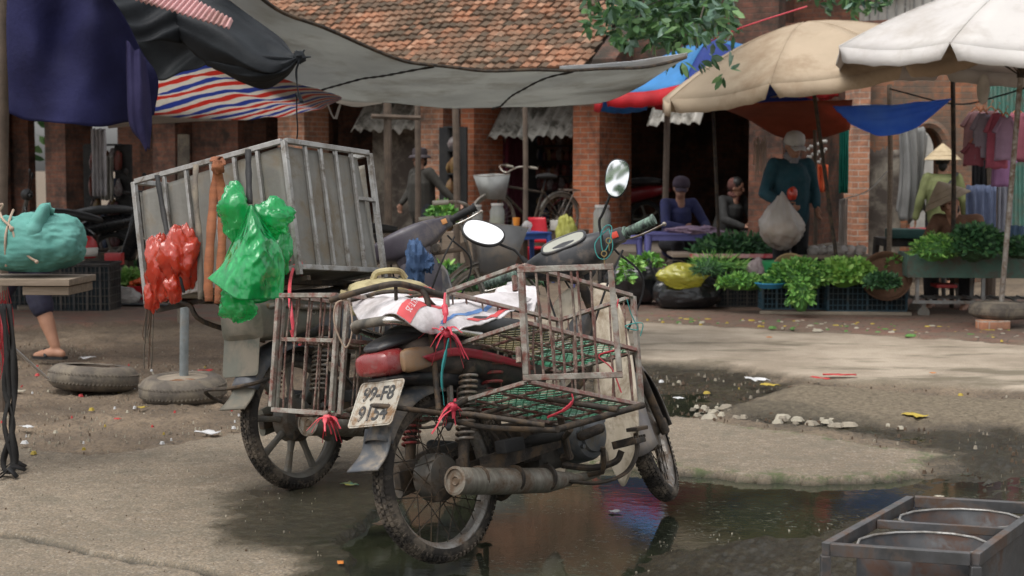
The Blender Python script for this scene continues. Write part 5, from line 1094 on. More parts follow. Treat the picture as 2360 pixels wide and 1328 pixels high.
# ------------------------------------------------------------------ tarpaulins and cloths overhead
def tarp(name, rows, m, label, cat='tarpaulin', nu=8, nv=8, amp=.03, fr=1.6, uvf=None, solid=.003, seed=0, parent=None, folds=None):
    W = [[at(*q) for q in r] for r in rows]
    def fn(p, a, b):
        q = p * fr + Vector((seed, seed * .7, 0)); d = amp * (noise.noise(q) + .45 * noise.noise(q * 2.7))
        if folds: d += folds[0] * math.sin(b * folds[1] + 2 * noise.noise(p * .8) + a * folds[2])
        return p + Vector((.15, -.75, .55)) * d
    G = cpatch(W, nu, nv, fn); mb = MB(); mb.grid(G); o = mb.build(name, m, parent, ang=180, solid=solid)
    if uvf:
        me = o.data; uv = me.uv_layers.new(name='UVMap'); nu_, nv_ = len(G), len(G[0])
        for l in me.loops:
            i, j = divmod(l.vertex_index, nv_); uv.data[l.index].uv = uvf(i / (nu_ - 1), j / (nv_ - 1))
    if label: tag(o, label, cat)
    return o, G
greyt = thin('grey_tarp', (.50, .51, .49), (.40, .41, .40), tl=.55, rough=.65, sc=1.5, bump=.35, bsc=14, dirt=(.33, .325, .30))
gt_, GG = tarp('tarpaulin', [[(500, -90, 8.5), (640, 18, 8.8), (800, 93, 9.2), (950, 140, 9.6), (1140, 161, 10), (1400, 160, 10.4), (1584, 127, 10.7)],
    [(490, 10, 9.3), (640, 100, 9.7), (795, 165, 10.2), (960, 200, 10.6), (1170, 212, 11), (1405, 200, 11.2), (1583, 129, 10.75)],
    [(480, 70, 10), (640, 184, 10.6), (790, 227, 11.2), (980, 246, 11.6), (1230, 246, 12), (1420, 224, 11.8), (1583, 132, 10.8)]], greyt, 'wide grey tarpaulin slung across the market above the wire cages', amp=.05, fr=1.1, nu=10, nv=10, folds=(.012, 26, 2))
nI, nJ = len(GG), len(GG[0])
def gsm(a, b):
    i = min(a * (nI - 1), nI - 1.001); j = min(b * (nJ - 1), nJ - 1.001); i0, j0 = int(i), int(j); fi, fj = i - i0, j - j0
    return GG[i0][j0] * (1 - fi) * (1 - fj) + GG[i0 + 1][j0] * fi * (1 - fj) + GG[i0][j0 + 1] * (1 - fi) * fj + GG[i0 + 1][j0 + 1] * fi * fj
for (b0, b1) in ((.55, .26), (.78, .60)):
    n = 26; seam = MB()
    seam.tube([gsm(k / n, b0 + (b1 - b0) * ((k / n) ** .8)) - Vector((0, .02, .012)) for k in range(n + 1)], [.009 if k % 2 else .005 for k in range(n + 1)], 5)
    seam.build('lacing', M['rubber_clean'], gt_)
hem = MB(); hem.tube([g + Vector((0, -.006, 0)) for g in GG[0]], .012, 6); hem.build('hem_rope', M['darksteel'], gt_)
strp = thin('striped_tarp', (.62, .60, .56), (.55, .53, .50), tl=.68, rough=.6, stripes=(1, [(0, (.60, .07, .05)), (.26, (.66, .63, .58)), (.46, (.05, .11, .40)), (.72, (.66, .63, .58))]), bump=.25)
tarp('tarpaulin', [[(-120, 20, 8.7), (60, 50, 8.8), (200, 90, 9), (345, 120, 9.2), (480, 140, 9.5), (620, 172, 9.8), (720, 200, 10), (787, 228, 10.3)],
    [(-120, 110, 9.6), (60, 140, 9.8), (200, 180, 10.2), (350, 205, 10.5), (480, 212, 10.8), (600, 228, 10.9), (700, 232, 10.7), (787, 229, 10.35)],
    [(-120, 180, 11), (60, 200, 11), (200, 240, 11.6), (355, 266, 12), (470, 272, 12), (580, 277, 12), (700, 258, 11.3), (787, 230, 10.4)]], strp, 'red white and blue striped tarpaulin under the black sheet', amp=.05, nu=12, nv=8, seed=4,
    uvf=lambda a, b: (4.0 * (1 - a) - 8.5 * max(0, b - .30) ** 1.05, b))
whitet = thin('dull_white_cloth', (.60, .58, .55), (.5, .48, .46), tl=.35, rough=.7)
tarp('tarpaulin', [[(230, 262, 12.6), (360, 255, 12.7), (540, 268, 12.8)], [(245, 284, 12.9), (350, 276, 13), (530, 276, 13)], [(250, 297, 13.2), (350, 288, 13.3), (490, 277, 13.3)]], whitet, 'dull white sheet edge showing below the striped tarpaulin', seed=9)
tarp('tarpaulin', [[(770, 226, 11.6), (820, 232, 11.8), (880, 236, 12)], [(775, 236, 11.9), (820, 246, 12.2), (880, 240, 12.3)]], whitet, 'small white sheet hanging under the grey tarpaulin', seed=11)
tarp('tarpaulin', [[(1290, 152, 11.2), (1400, 146, 11.3), (1500, 134, 11.3), (1585, 120, 11.2)], [(1290, 166, 11.3), (1400, 160, 11.5), (1500, 147, 11.5), (1585, 130, 11.3)]], thin('bright_white_sheet', (.75, .76, .78), tl=.3), 'bright white sheet edge lying on top of the grey tarpaulin', seed=12)
dk = thin('black_shade_cloth', (.011, .013, .016), (.02, .024, .028), tl=.10, rough=.62, sc=3, bump=.5, bsc=12, spec=.25, weave=0)
dkg = thin('worn_black_grey_cloth', (.055, .065, .072), (.03, .035, .04), tl=.15, rough=.5, sc=2, bump=.5, bsc=12)
d_ = empty('tarpaulin', at(560, 100, 8.4), label='black plastic sheet tied in a knot above the metal box', cat='tarpaulin'); dm = Matrix.Translation(-at(560, 100, 8.4))
def sub(rows, m, nm, **k):
    o, G = tarp(nm, rows, m, None, parent=d_, **k); o.data.transform(dm); return o
sub([[(400, -60, 8.9), (500, -3, 8.7), (635, 80, 8.5), (688, 130, 8.3)], [(400, 0, 8.6), (520, 45, 8.4), (625, 115, 8.3), (688, 131, 8.28)], [(400, 40, 8.4), (510, 95, 8.2), (615, 160, 8.15), (688, 132, 8.26)], [(400, 80, 8.4), (470, 140, 8.3), (560, 178, 8.3), (640, 190, 8.3), (688, 134, 8.26)][:4]], dk, 'sheet_lobe', amp=.05, fr=2.2, nu=14, nv=12, seed=3, folds=(.012, 3, 22))
sub([[(430, 110, 8.35), (530, 130, 8.25), (640, 130, 8.2), (689, 133, 8.25)], [(480, 150, 8.3), (570, 175, 8.2), (650, 165, 8.2), (689, 135, 8.25)], [(500, 158, 8.35), (595, 203, 8.3), (655, 180, 8.3), (689, 137, 8.26)]], dk, 'sheet_fold', amp=.03, fr=3, seed=6, nu=12, nv=10, folds=(.008, 3, 22))
sub([[(300, 10, 8.45), (390, 20, 8.45), (470, 40, 8.4), (532, 62, 8.35)], [(312, 70, 8.5), (380, 110, 8.5), (450, 110, 8.45), (530, 110, 8.4)], [(315, 108, 8.5), (365, 184, 8.5), (430, 165, 8.45), (500, 145, 8.4)]], dkg, 'sheet_pocket', amp=.05, fr=2.5, nu=12, nv=10, seed=8, folds=(.012, 11, 9))
sub([[(110, -40, 8.3), (220, -40, 8.3), (330, -40, 8.4), (440, -20, 8.5)], [(130, -10, 8.2), (230, 10, 8.2), (330, 40, 8.3), (430, 40, 8.4)], [(135, 4, 8.15), (220, 42, 8.15), (300, 96, 8.2), (420, 105, 8.4)]], dk, 'sheet_flap', amp=.04, fr=2.4, nu=12, nv=10, seed=9, folds=(.018, 16, 14))
mb = MB(); c = at(690, 132, 8.26); mb.ell(c, (.03, .025, .03), 12, 9, amp=.5, fr=3)
for k in range(6): a_ = rnd.uniform(0, 6.3); mb.tube([c, c + Vector((.04 * math.cos(a_) + .02, 0, .04 * math.sin(a_)))], [.009, .004], 6)
mb.xf(dm); mb.build('knot', dk, d_)
strand('knotted_string', [at(690, 140, 8.25), at(683, 165, 8.25), at(687, 210, 8.25), at(695, 235, 8.25), at(685, 215, 8.26), at(684, 262, 8.27), at(686, 300, 8.3), at(683, 330, 8.35)], [.012, .008, .014, .006, .006], dk, 'frayed black cord hanging from the knot of the black sheet', 'cord')
pk = mat('pink_corrugated_sheet', (.55, .30, .30), (.45, .25, .24), rough=.5, dirt=(.3, .17, .15), damt=.4, bump=.1)
corrugated('roof_sheet', pk, at(250, -110, 8.0), at(537, 46, 7.9), at(170, -44, 7.85), 30, .008, .02, T=at(528, 66, 7.85), lab='faded pink corrugated roof sheet at the top left', cat='roof sheet', thick=.004)
nv_ = thin('navy_cloth', (.026, .027, .092), (.016, .016, .055), tl=.28, rough=.8, sc=2.5, bump=.35, bsc=40, spec=.2)
nvv = thin('violet_worn_cloth', (.06, .052, .13), (.03, .028, .08), tl=.28, rough=.8, sc=2, bump=.3, spec=.2)
nc = empty('hanging_cloth', at(160, 100, 8), label='navy blue cloth hanging over the stall at the left', cat='cloth'); nm_ = Matrix.Translation(-at(160, 100, 8))
def navy(rows, m, nm, **k):
    o, G = tarp(nm, rows, m, None, parent=nc, **k); o.data.transform(nm_)
navy([[(18, -40, 8.0), (80, -40, 7.95), (150, -40, 8.0), (220, -30, 8.0), (290, 60, 8.1), (325, 105, 8.2)], [(15, 70, 8.0), (75, 80, 7.9), (140, 90, 8.0), (220, 100, 7.95), (280, 130, 8.1), (340, 140, 8.2)],
      [(18, 180, 8.0), (80, 200, 7.92), (150, 220, 7.9), (220, 220, 7.95), (290, 200, 8.1), (365, 195, 8.2)], [(22, 268, 8.0), (85, 276, 7.95), (160, 297, 7.9), (230, 297, 7.95), (300, 275, 8.1), (355, 262, 8.2)]], nv_, 'cloth_panel', amp=.10, fr=2.0, nu=9, nv=9, folds=(.028, 11, 3.5), seed=2)
navy([[(290, 90, 7.98), (315, 110, 7.95), (335, 125, 8.0)], [(292, 190, 7.96), (318, 200, 7.9), (345, 200, 8.0)], [(298, 285, 7.96), (322, 290, 7.92), (350, 270, 8.0)], [(328, 330, 7.98), (338, 345, 7.96), (345, 335, 8.0)]], nvv, 'cloth_tail', amp=.03, fr=3, folds=(.02, 12, 1), seed=5)
# stall post at the far left
mb = MB(); mb.tube([at(2, 470, 8.3), at(4, 200, 8.3), at(6, -60, 8.3)], [.035, .04, .035], 9, dome=False); a_ = at(2, 470, 8.3); mb.tube([Vector((a_.x - .02, a_.y, 0)), a_], .036, 9)
tag(mb.build('stall_post', M['bamboo']), 'rough wooden stall post at the left edge', 'post')

# ------------------------------------------------------------------ market umbrellas
def umbrella(base, H_, r, drop, lean, mats, label, vm=None, n=8, val=.12, polem=None, rot=0, pr=.018, power=1.55, knob=True):
    u = empty('market_umbrella', base, (0, 0, 0), label, 'umbrella', 'market umbrellas'); ly, lx = lean
    T = Euler((lx, ly, 0)).to_matrix().to_4x4()
    mb = MB(); mb.tube([(0, 0, .0), (0, 0, H_)], pr, 12); mb.xf(T); mb.build('pole', polem or M['darksteel'], u)
    cn = MB(); rows = 12; sub_ = 6
    for s_ in range(n):
        G = []
        for i in range(rows + 1):
            t_ = i / rows; row = []
            for j in range(sub_ + 1):
                a_ = rot + 2 * math.pi * (s_ + j / sub_) / n; ed = 1 - .05 * t_ * math.sin(math.pi * j / sub_)   # straight cloth between ribs
                c_ = math.cos(math.pi / n) / math.cos(math.pi / n * (2 * j / sub_ - 1)); rr = r * t_ * (c_ * .55 + .45) * ed
                row.append(Vector((rr * math.cos(a_), rr * math.sin(a_), H_ - drop * t_ ** power - .04 * math.sin(math.pi * j / sub_) * t_)))
            G.append(row)
        cn.grid(G, mi=s_ % len(mats))
        V = []                                          # valance with notches at the ribs
        for k in range(3):
            row = []
            for j in range(sub_ * 2 + 1):
                q = j / (sub_ * 2); g = G[-1][min(int(q * sub_), sub_)].lerp(G[-1][min(int(q * sub_) + 1, sub_)], q * sub_ - int(q * sub_))
                if k:
                    inn = .10 * (k / 2) * (abs(2 * q - 1) ** 6); hh = val * (k / 2) * (1 + .05 * math.sin(j * 2.1 + s_ * 3))
                    c0 = Vector((0, 0, g.z)); mid = G[-1][sub_ // 2]; g = g + (mid - g) * inn * 1.2 + (g - c0).normalized() * (.012 * k + .012 * math.sin(j * 1.7 + s_)) - Vector((0, 0, hh))
                row.append(g)
            V.append(row)
        cn.grid(V, mi=s_ % len(mats) if vm is None else vm[s_ % len(vm)])
    cn.xf(T); cn.build('canopy', mats, u, ang=40, solid=.003)
    rb = MB(); se = MB()
    for s_ in range(n):
        a_ = rot + 2 * math.pi * s_ / n; d = Vector((math.cos(a_), math.sin(a_), 0))
        rb.tube([d * r * t_ + Vector((0, 0, H_ - drop * t_ ** power - .02)) for t_ in (0.03, .25, .5, .75, .98)], .006, 6); rb.tube([Vector((0, 0, H_ - drop - .12)) + d * .03, d * r * .55 + Vector((0, 0, H_ - drop * .55 ** power - .02))], .005, 6)
    for s_ in range(n): a_ = rot + 2 * math.pi * s_ / n; d = Vector((math.cos(a_), math.sin(a_), 0)); se.tube([d * r * t_ + Vector((0, 0, H_ - drop * t_ ** power + .002)) for t_ in (0.03, .15, .3, .45, .6, .75, .9, 1)], .006, 6)
    se.xf(T); se.build('seam_set', mats[0], u)
    rb.tube([(0, 0, H_ - drop - .15), (0, 0, H_ - drop - .06)], .03, 10); rb.xf(T); rb.build('rib_set', M['darksteel'], u)
    return u
beige = thin('tan_canopy', (.54, .43, .31), (.46, .365, .26), tl=.25, rough=.8, sc=1.4, dirt=(.36, .26, .17)); whi = thin('white_canopy', (.66, .63, .60), (.58, .55, .53), tl=.22, rough=.75, sc=1.2, dirt=(.48, .44, .40))
b1 = at(1945, 700, 14.2); b1.z = 0
umbrella(b1, 2.64, 1.42, .48, (R(-9), R(2)), [beige], 'tan market umbrella leaning left over the vegetable stall', rot=R(20), power=1.7)
b2 = at(2306, 720, 12.6); b2.z = .16
umb2 = umbrella(b2, 2.62, 1.52, .60, (R(3.2), R(1)), [whi], 'off-white market umbrella standing in a tyre base at the right edge', rot=R(8), polem=M['steel'], pr=.022, power=1.6)
cyan = thin('sky_blue_canopy', (.06, .28, .62), tl=.35); redc = thin('red_canopy', (.60, .02, .03), tl=.35); blu = thin('deep_blue_canopy', (.02, .05, .28), tl=.3); pnk = thin('pink_canopy', (.70, .25, .28), tl=.3)
b3 = at(1662, 650, 16.3); b3.z = 0
umbrella(b3, 2.64, 1.28, .50, (R(-3), R(0)), [cyan, cyan, pnk, cyan, cyan, cyan, blu, cyan, redc], 'red and blue panelled umbrella behind the tan one', rot=R(-20), val=.15, power=1.35, vm=[8, 6, 8, 1, 8, 8, 6, 8])
tarp('tarpaulin', [[(1640, 240, 15.2), (1740, 236, 15.4), (1850, 232, 15.4), (1965, 230, 15.3)], [(1660, 250, 15.6), (1760, 275, 15.9), (1860, 280, 15.9), (1962, 262, 15.7)], [(1690, 255, 16), (1790, 312, 16.1), (1880, 318, 16.1), (1958, 300, 16)]], thin('rust_red_sheet', (.42, .11, .06), tl=.45), 'rust red sheet hanging in shade under the tan umbrella', seed=14)
tarp('tarpaulin', [[(1380, 240, 17.4), (1440, 236, 17.5), (1540, 226, 17.6)], [(1380, 254, 17.8), (1440, 250, 18), (1540, 246, 18)]], thin('brick_red_sheet', (.35, .10, .06), tl=.35), 'strip of brick red sheet behind the red and blue umbrella', seed=15)
tarp('tarpaulin', [[(1918, 246, 14.6), (1985, 244, 14.5), (2050, 241, 14.4), (2120, 236, 14.3), (2192, 229, 14.2)], [(1948, 275, 14.6), (1992, 280, 14.5), (2050, 282, 14.4), (2110, 268, 14.3), (2188, 233, 14.2)], [(1962, 292, 14.7), (2000, 304, 14.6), (2050, 313, 14.5), (2105, 298, 14.4), (2180, 240, 14.25)]], thin('blue_tarp', (.26, .48, .95), (.16, .36, .9), tl=.8, rough=.35, bump=.4), 'bright blue tarpaulin sagging between two poles at the right', amp=.04, fr=3, seed=17, folds=(.006, 3, 26))
def post(px, py0, py1, Y, r, m, label, px2=None, name='stall_pole', cat='pole'):
    a_, b_ = at(px, py1, Y), at(px2 or px, py0, Y); g = Vector((a_.x, a_.y, 0)) if py1 > 500 or True else a_
    mb = MB(); mb.tube(spline([g, a_.lerp(b_, .3) + Vector((.008, 0, 0)), b_], 5), r, 8); return tag(mb.build(name, m), label, cat, 'stall poles')
post(2050, 195, 500, 15.2, .025, M['wood'], 'pale wooden pole left of the conical hat walker')
post(2196, 185, 560, 14.3, .022, M['darksteel'], 'thin dark pole at the right end of the blue tarpaulin')
post(1878, 300, 560, 15.6, .02, M['bamboo'], 'thin dark pole behind the teal jacket')
post(893, 236, 560, 17.5, .045, M['bamboo'], 'bamboo pole by the plaster wall left of the dark hat')
post(962, 240, 430, 18.6, .035, M['bamboo'], 'bamboo pole next to the pale pillar')
post(1052, 240, 500, 17.8, .04, M['bamboo'], 'bamboo pole just right of the pale pillar', px2=1050)
post(1210, 235, 470, 18.2, .03, M['bamboo'], 'knotted bamboo pole in front of the broken awning')
post(1530, 262, 520, 18, .035, M['bamboo'], 'wooden pole under the torn short awning', px2=1538)
post(2285, 300, 560, 15, .05, M['bamboo'], 'thick dark post behind the hanging clothes')
post(420, 310, 600, 13, .05, M['dustyrubber'], 'pale round pipe standing behind the metal box', px2=423)
strand('tie_bar', [at(856, 268, 17.4), at(968, 272, 17.6)], .03, M['bamboo'], 'bamboo crossbar tied between two poles', 'pole', flat=1)
strand('washing_line', [at(2050, 205, 15), at(2200, 240, 14.6), at(2300, 222, 13.8), at(2400, 190, 13)], .008, M['rubber_clean'], 'black line the baby clothes hang from', 'rope', flat=1)
strand('red_rope', [at(1625, 100, 12.5), at(1720, 60, 12.2), at(1860, 15, 12)], .006, M['redtwine'], 'long red rope slanting above the tan umbrella', 'rope', flat=1)
strand('washing_line', [at(1940, 460, 15), at(2000, 440, 15), at(2045, 395, 15.1)], .006, whitet, 'white cord strung across the plastered wall', 'rope', flat=1)
strand('cord_scrap', [at(755, 240, 10.5), at(765, 265, 10.5), at(772, 272, 10.5), at(780, 250, 10.5), at(784, 242, 10.5), at(775, 275, 10.5)], .006, whitet, 'white cord scrap dangling from the striped tarpaulin corner', 'cord', flat=1)

# ------------------------------------------------------------------ trees
leafs = [thin('leaf_dark', (.045, .11, .045), tl=.3, bump=0), thin('leaf_mid', (.09, .20, .07), tl=.3, rough=.4, bump=0), thin('leaf_light', (.18, .32, .12), tl=.3, rough=.4, bump=0), thin('leaf_bluish', (.12, .21, .15), (.17, .27, .2), tl=.2, rough=.35, bump=0)]
bark = mat('dark_bark', (.06, .05, .04), (.10, .085, .065), rough=.95, bump=.8, bsc=20)
tr = empty('tree', (at(1672, 100, 26).x, 26, 0), label='broad-leaved tree whose branches hang over the umbrellas', cat='tree'); TO = Vector(tr.location)
def tw(px, py, Y): return at(px, py, Y) - TO
mb = MB(); mb.tube([Vector((0, 0, 0)), Vector((.02, 0, 1.5)), tw(1680, 110, 26), tw(1672, -60, 25.5), tw(1660, -300, 22)], [.26, .22, .20, .18, .12], 14)
mb.build('trunk', bark, tr); mb = MB(); tips = []
br_ = [([(1665, -120, 16.5), (1620, -40, 14.5), (1540, 10, 12.6), (1450, 45, 12.0)], .030), ([(1665, -120, 16.5), (1600, -60, 14), (1540, 10, 12.5), (1480, 60, 12.2)], .022), ([(1660, -150, 16.3), (1560, -60, 13.5), (1450, -20, 12), (1370, 5, 11.6)], .026), ([(1665, -150, 16.3), (1640, -40, 13), (1615, 40, 12.0), (1604, 115, 11.8)], .010),
       ([(1665, -150, 16.3), (1640, -50, 14), (1600, 10, 12.8), (1592, 60, 12.5)], .018), ([(1672, -150, 16.3), (1760, -90, 16.3), (1850, -50, 16.2), (1990, -8, 16)], .024), ([(1665, -150, 16.3), (1560, -10, 13), (1500, 30, 12.4), (1400, 60, 12.2)], .02), ([(1672, -150, 16.3), (1850, -120, 16.3), (1960, -60, 16), (2030, -20, 16)], .018),
       ([(1665, -150, 16.3), (1600, -70, 13), (1540, -10, 12.2), (1470, 20, 11.8)], .018), ([(1665, -120, 16.3), (1640, -60, 14), (1600, 0, 12.8), (1570, 40, 12.5)], .018)]
for pts, r_ in br_:
    S_ = spline([tw(*q) for q in pts], 8); mb.tube(S_, [r_, .004], 7); tips.append(S_)
mb.build('branches', bark, tr); cr_ = MB(); rl = random.Random(5)
for S_ in tips:
    n = len(S_)
    for k in range(n // 3, n):
        for q in range(3):
            p = S_[k] + Vector((rl.uniform(-.24, .24), rl.uniform(-.35, .35), rl.uniform(-.20, .14))); d0 = Vector((rl.uniform(-1, 1), rl.uniform(-1, 1), rl.uniform(-.8, .3))).normalized()
            for z in range(5):
                d = (d0 + Vector((rl.uniform(-.8, .8), rl.uniform(-.8, .8), rl.uniform(-.7, .4)))).normalized(); cr_.leaf(p + d * .02, d, rl.uniform(.08, .135), rl.uniform(.035, .055), mi=rl.choice((0, 0, 1, 1, 2, 3)))
cr_.build('crown', leafs, tr, ang=0)
# dark tree mass far behind, closing the view above the rear wall
def crown(name, loc, r, n, ls, label, trunk_h, seed=1, mi=(0, 0, 0, 1, 1, 2)):
    rr = random.Random(seed); t_ = empty(name, loc, label=label, cat='tree', group='trees behind the hall'); mb = MB()
    mb.tube([(0, 0, 0), (.1, 0, trunk_h * .5), (0, .1, trunk_h)], [.22, .12], 10)
    for k in range(6): a_ = k * 1.05; mb.tube([(0, 0, trunk_h * .7), (r[0] * .5 * math.cos(a_), r[1] * .5 * math.sin(a_), trunk_h + r[2] * .2)], [.08, .03], 7)
    mb.build('trunk', bark, t_); mb = MB(); cl = [(Vector((rr.gauss(0, .5) * r[0], rr.gauss(0, .5) * r[1], rr.gauss(0, .45) * r[2])), rr.uniform(.35, .8)) for _ in range(46)]
    for k in range(n):
        c, s_ = rr.choice(cl); p = c + Vector((rr.gauss(0, .5), rr.gauss(0, .5), rr.gauss(0, .4))) * s_ + Vector((0, 0, trunk_h + r[2] * .6)); mb.leaf(p, Vector((rr.uniform(-1, 1), rr.uniform(-1, 1), rr.uniform(-1, .4))), ls * rr.uniform(.7, 1.3), ls * .5, mi=rr.choice(mi))
    mb.build('crown', leafs, t_, ang=0); return t_
crown('tree', (7.5, 30, 0), (3.2, 2.5, 2.4), 3800, .28, 'dark leafy tree behind the yellow house', 3.2, 3)
crown('tree', (12, 27, 0), (3, 2.5, 2.6), 2600, .28, 'dark leafy tree behind the green sheeting at the right', 2.6, 5)
crown('tree', (-11, 30, 0), (3.4, 2.5, 2.4), 2600, .28, 'dark leafy tree beyond the left end of the hall', 2.8, 7)
crown('tree', (.5, 36, 0), (5, 3, 3), 3000, .32, 'tall dark tree beyond the hall roof', 6, 9)

crown('tree', (1.0, -15, 0), (4.5, 2.5, 2.4), 2200, .34, 'leafy tree across the street, seen only in the mirror', 7.2, 11)
# ------------------------------------------------------------------ things at the right behind the stalls
ruin = empty('ruined_wall', at(2100, 600, 18.2) * 1, label='ruined brick wall with an arch and grey plaster', cat='wall'); RO = Vector((at(2100, 600, 18.2).x, 18.2, 0)); ruin.location = RO
X_ = lambda px, Y=18.2: at(px, 400, Y).x - RO.x
rbm = brick_mat('ruin_brick', (.34, .14, .07), (.22, .10, .06), (.20, .16, .12), grime=(.12, .10, .08), gamt=.55)
mb = MB(); out = [(X_(1990), 0), (X_(1990), 2.2), (X_(2010), 2.55), (X_(2120), 2.62), (X_(2235), 2.4), (X_(2262), 2.1), (X_(2255), 1.2), (X_(2262), 0), (X_(2160), 0), (X_(2160), 1.5)]
ca, ra = X_(2125), X_(2160) - X_(2125)
out += [(ca + ra * math.cos(a_), 1.5 + ra * 1.5 * math.sin(a_)) for a_ in [math.pi * k / 10 for k in range(1, 10)]] + [(X_(2090), 1.5), (X_(2090), 0)]
mb.plate([Vector((x, 0, z)) for x, z in out], .35); mb.build('brick_wall', rbm, ruin, ang=0)
mb = MB(); arc = [Vector((ca + (ra + .06) * math.cos(a_), -.19, 1.5 + (ra * 1.5 + .06) * math.sin(a_))) for a_ in [math.pi * k / 14 for k in range(15)]]; mb.tube([Vector((ca + ra + .06, -.19, 0))] + arc + [Vector((ca - ra - .06, -.19, 0))], .06, 6); mb.build('arch_ring', rbm, ruin)
mb = MB(); mb.grid([[Vector((X_(1992) + (X_(2088) - X_(1992)) * i / 20, -.181 - .01 * noise.noise(Vector((i * .6, j * .5, 0))), 1.52 * j / 20 + (.12 * noise.noise(Vector((i * .5, 3, 0))) if j == 20 else 0))) for i in range(21)] for j in range(21)]); mb.build('plaster', plast, ruin, solid=.012)
mb = MB(); mb.box((X_(1972), -.05, 1.25), (X_(1990) - X_(1954), .5, 2.5)); mb.build('brick_pier', brickp, ruin, ang=0)
o, G = tarp('hanging_cloth', [[(2068, 288, 17.4), (2090, 280, 17.4), (2115, 288, 17.4), (2140, 310, 17.4)], [(2072, 400, 17.4), (2095, 400, 17.3), (2118, 400, 17.4), (2132, 400, 17.4)], [(2062, 490, 17.4), (2090, 515, 17.3), (2112, 500, 17.4), (2135, 480, 17.4)]], thin('grey_sheer_cloth', (.30, .30, .29), tl=.3), 'grey cloth hanging in the brick arch', 'cloth', folds=(.04, 24, 1), seed=21)
gs = mat('green_painted_sheet', (.13, .30, .25), (.10, .24, .20), rough=.5, dirt=(.2, .22, .18), damt=.35)
corrugated('sheet_fence', gs, at(2170, 150, 21), at(2560, 130, 19.5), at(2170, 600, 21), 40, .02, 0, lab='green corrugated sheet fence behind the clothes', cat='fence')
yb = empty('yellow_house', Vector((at(1840, 100, 27).x, 27, 0)), label='ochre yellow house with white balustrade above the tan umbrella', cat='house'); ym = mat('ochre_wall', (.55, .33, .12), (.45, .27, .10), rough=.9, sc=1); wm_ = mat('white_trim', (.62, .60, .55), rough=.8)
mb = MB(); mb.box((0, 1.5, 2.4), (2.2, 3, 4.8)); mb.build('wall', ym, yb, ang=0)
mb = MB(); mb.box((-.1, -.12, 3.78), (1.9, .3, .12)); mb.box((-.1, -.12, 4.35), (1.9, .12, .08)); mb.build('balcony_ledge', wm_, yb)
mb = MB(); mb.lathe([(.05, 0), (.03, .1), (.06, .22), (.03, .38), (.05, .5)], 10)
for k in range(6):
    q = MB(); q.lathe([(.05, 0), (.03, .1), (.06, .22), (.03, .38), (.05, .47)], 10, Matrix.Translation((-.85 + k * .3, -.12, 3.84))); q.build('baluster', wm_, yb)
mb = MB(); mb.box((0, -.02, 3.0), (1.0, .06, 1.0)); mb.build('window', M['greyplastic'], yb)
wsh = empty('white_shed', Vector((at(2075, 100, 24).x, 24, 0)), label='white boarded shed with a dark gable above the two umbrellas', cat='shed')
mb = MB(); mb.box((0, 1, 2), (1.1, 2, 4.2)); mb.build('wall', wm_, wsh, ang=0)
mb = MB()
for k in range(8): mb.box((-.48 + k * .135, -.012, 3.5), (.02, .03, 1.1))
mb.build('board_battens', M['boxframe'], wsh)
mb = MB(); mb.bar((-.8, -.2, 3.9), (.3, -.2, 4.15), .06, .35); mb.build('roof_edge', M['bamboo'], wsh)

# unseen roof sheet added over the left stalls for the shade it throws
mb = MB(); mb.add([Vector((x, y, z)) for (x, y, z) in ((-9, 12.2, 2.45), (-2.3, 11.4, 2.35), (-2.3, 17.5, 2.75), (-9, 20, 2.9), (-9, 12.2, 2.43), (-2.3, 11.4, 2.33), (-2.3, 17.5, 2.73), (-9, 20, 2.88))], [(0, 1, 2, 3), (7, 6, 5, 4), (0, 4, 5, 1), (1, 5, 6, 2), (2, 6, 7, 3), (3, 7, 4, 0)]); tag(mb.build('shade_roof', M['bamboo'], ang=0), 'unseen flat sheet added to shade the left stalls behind the striped tarpaulin', 'roof')
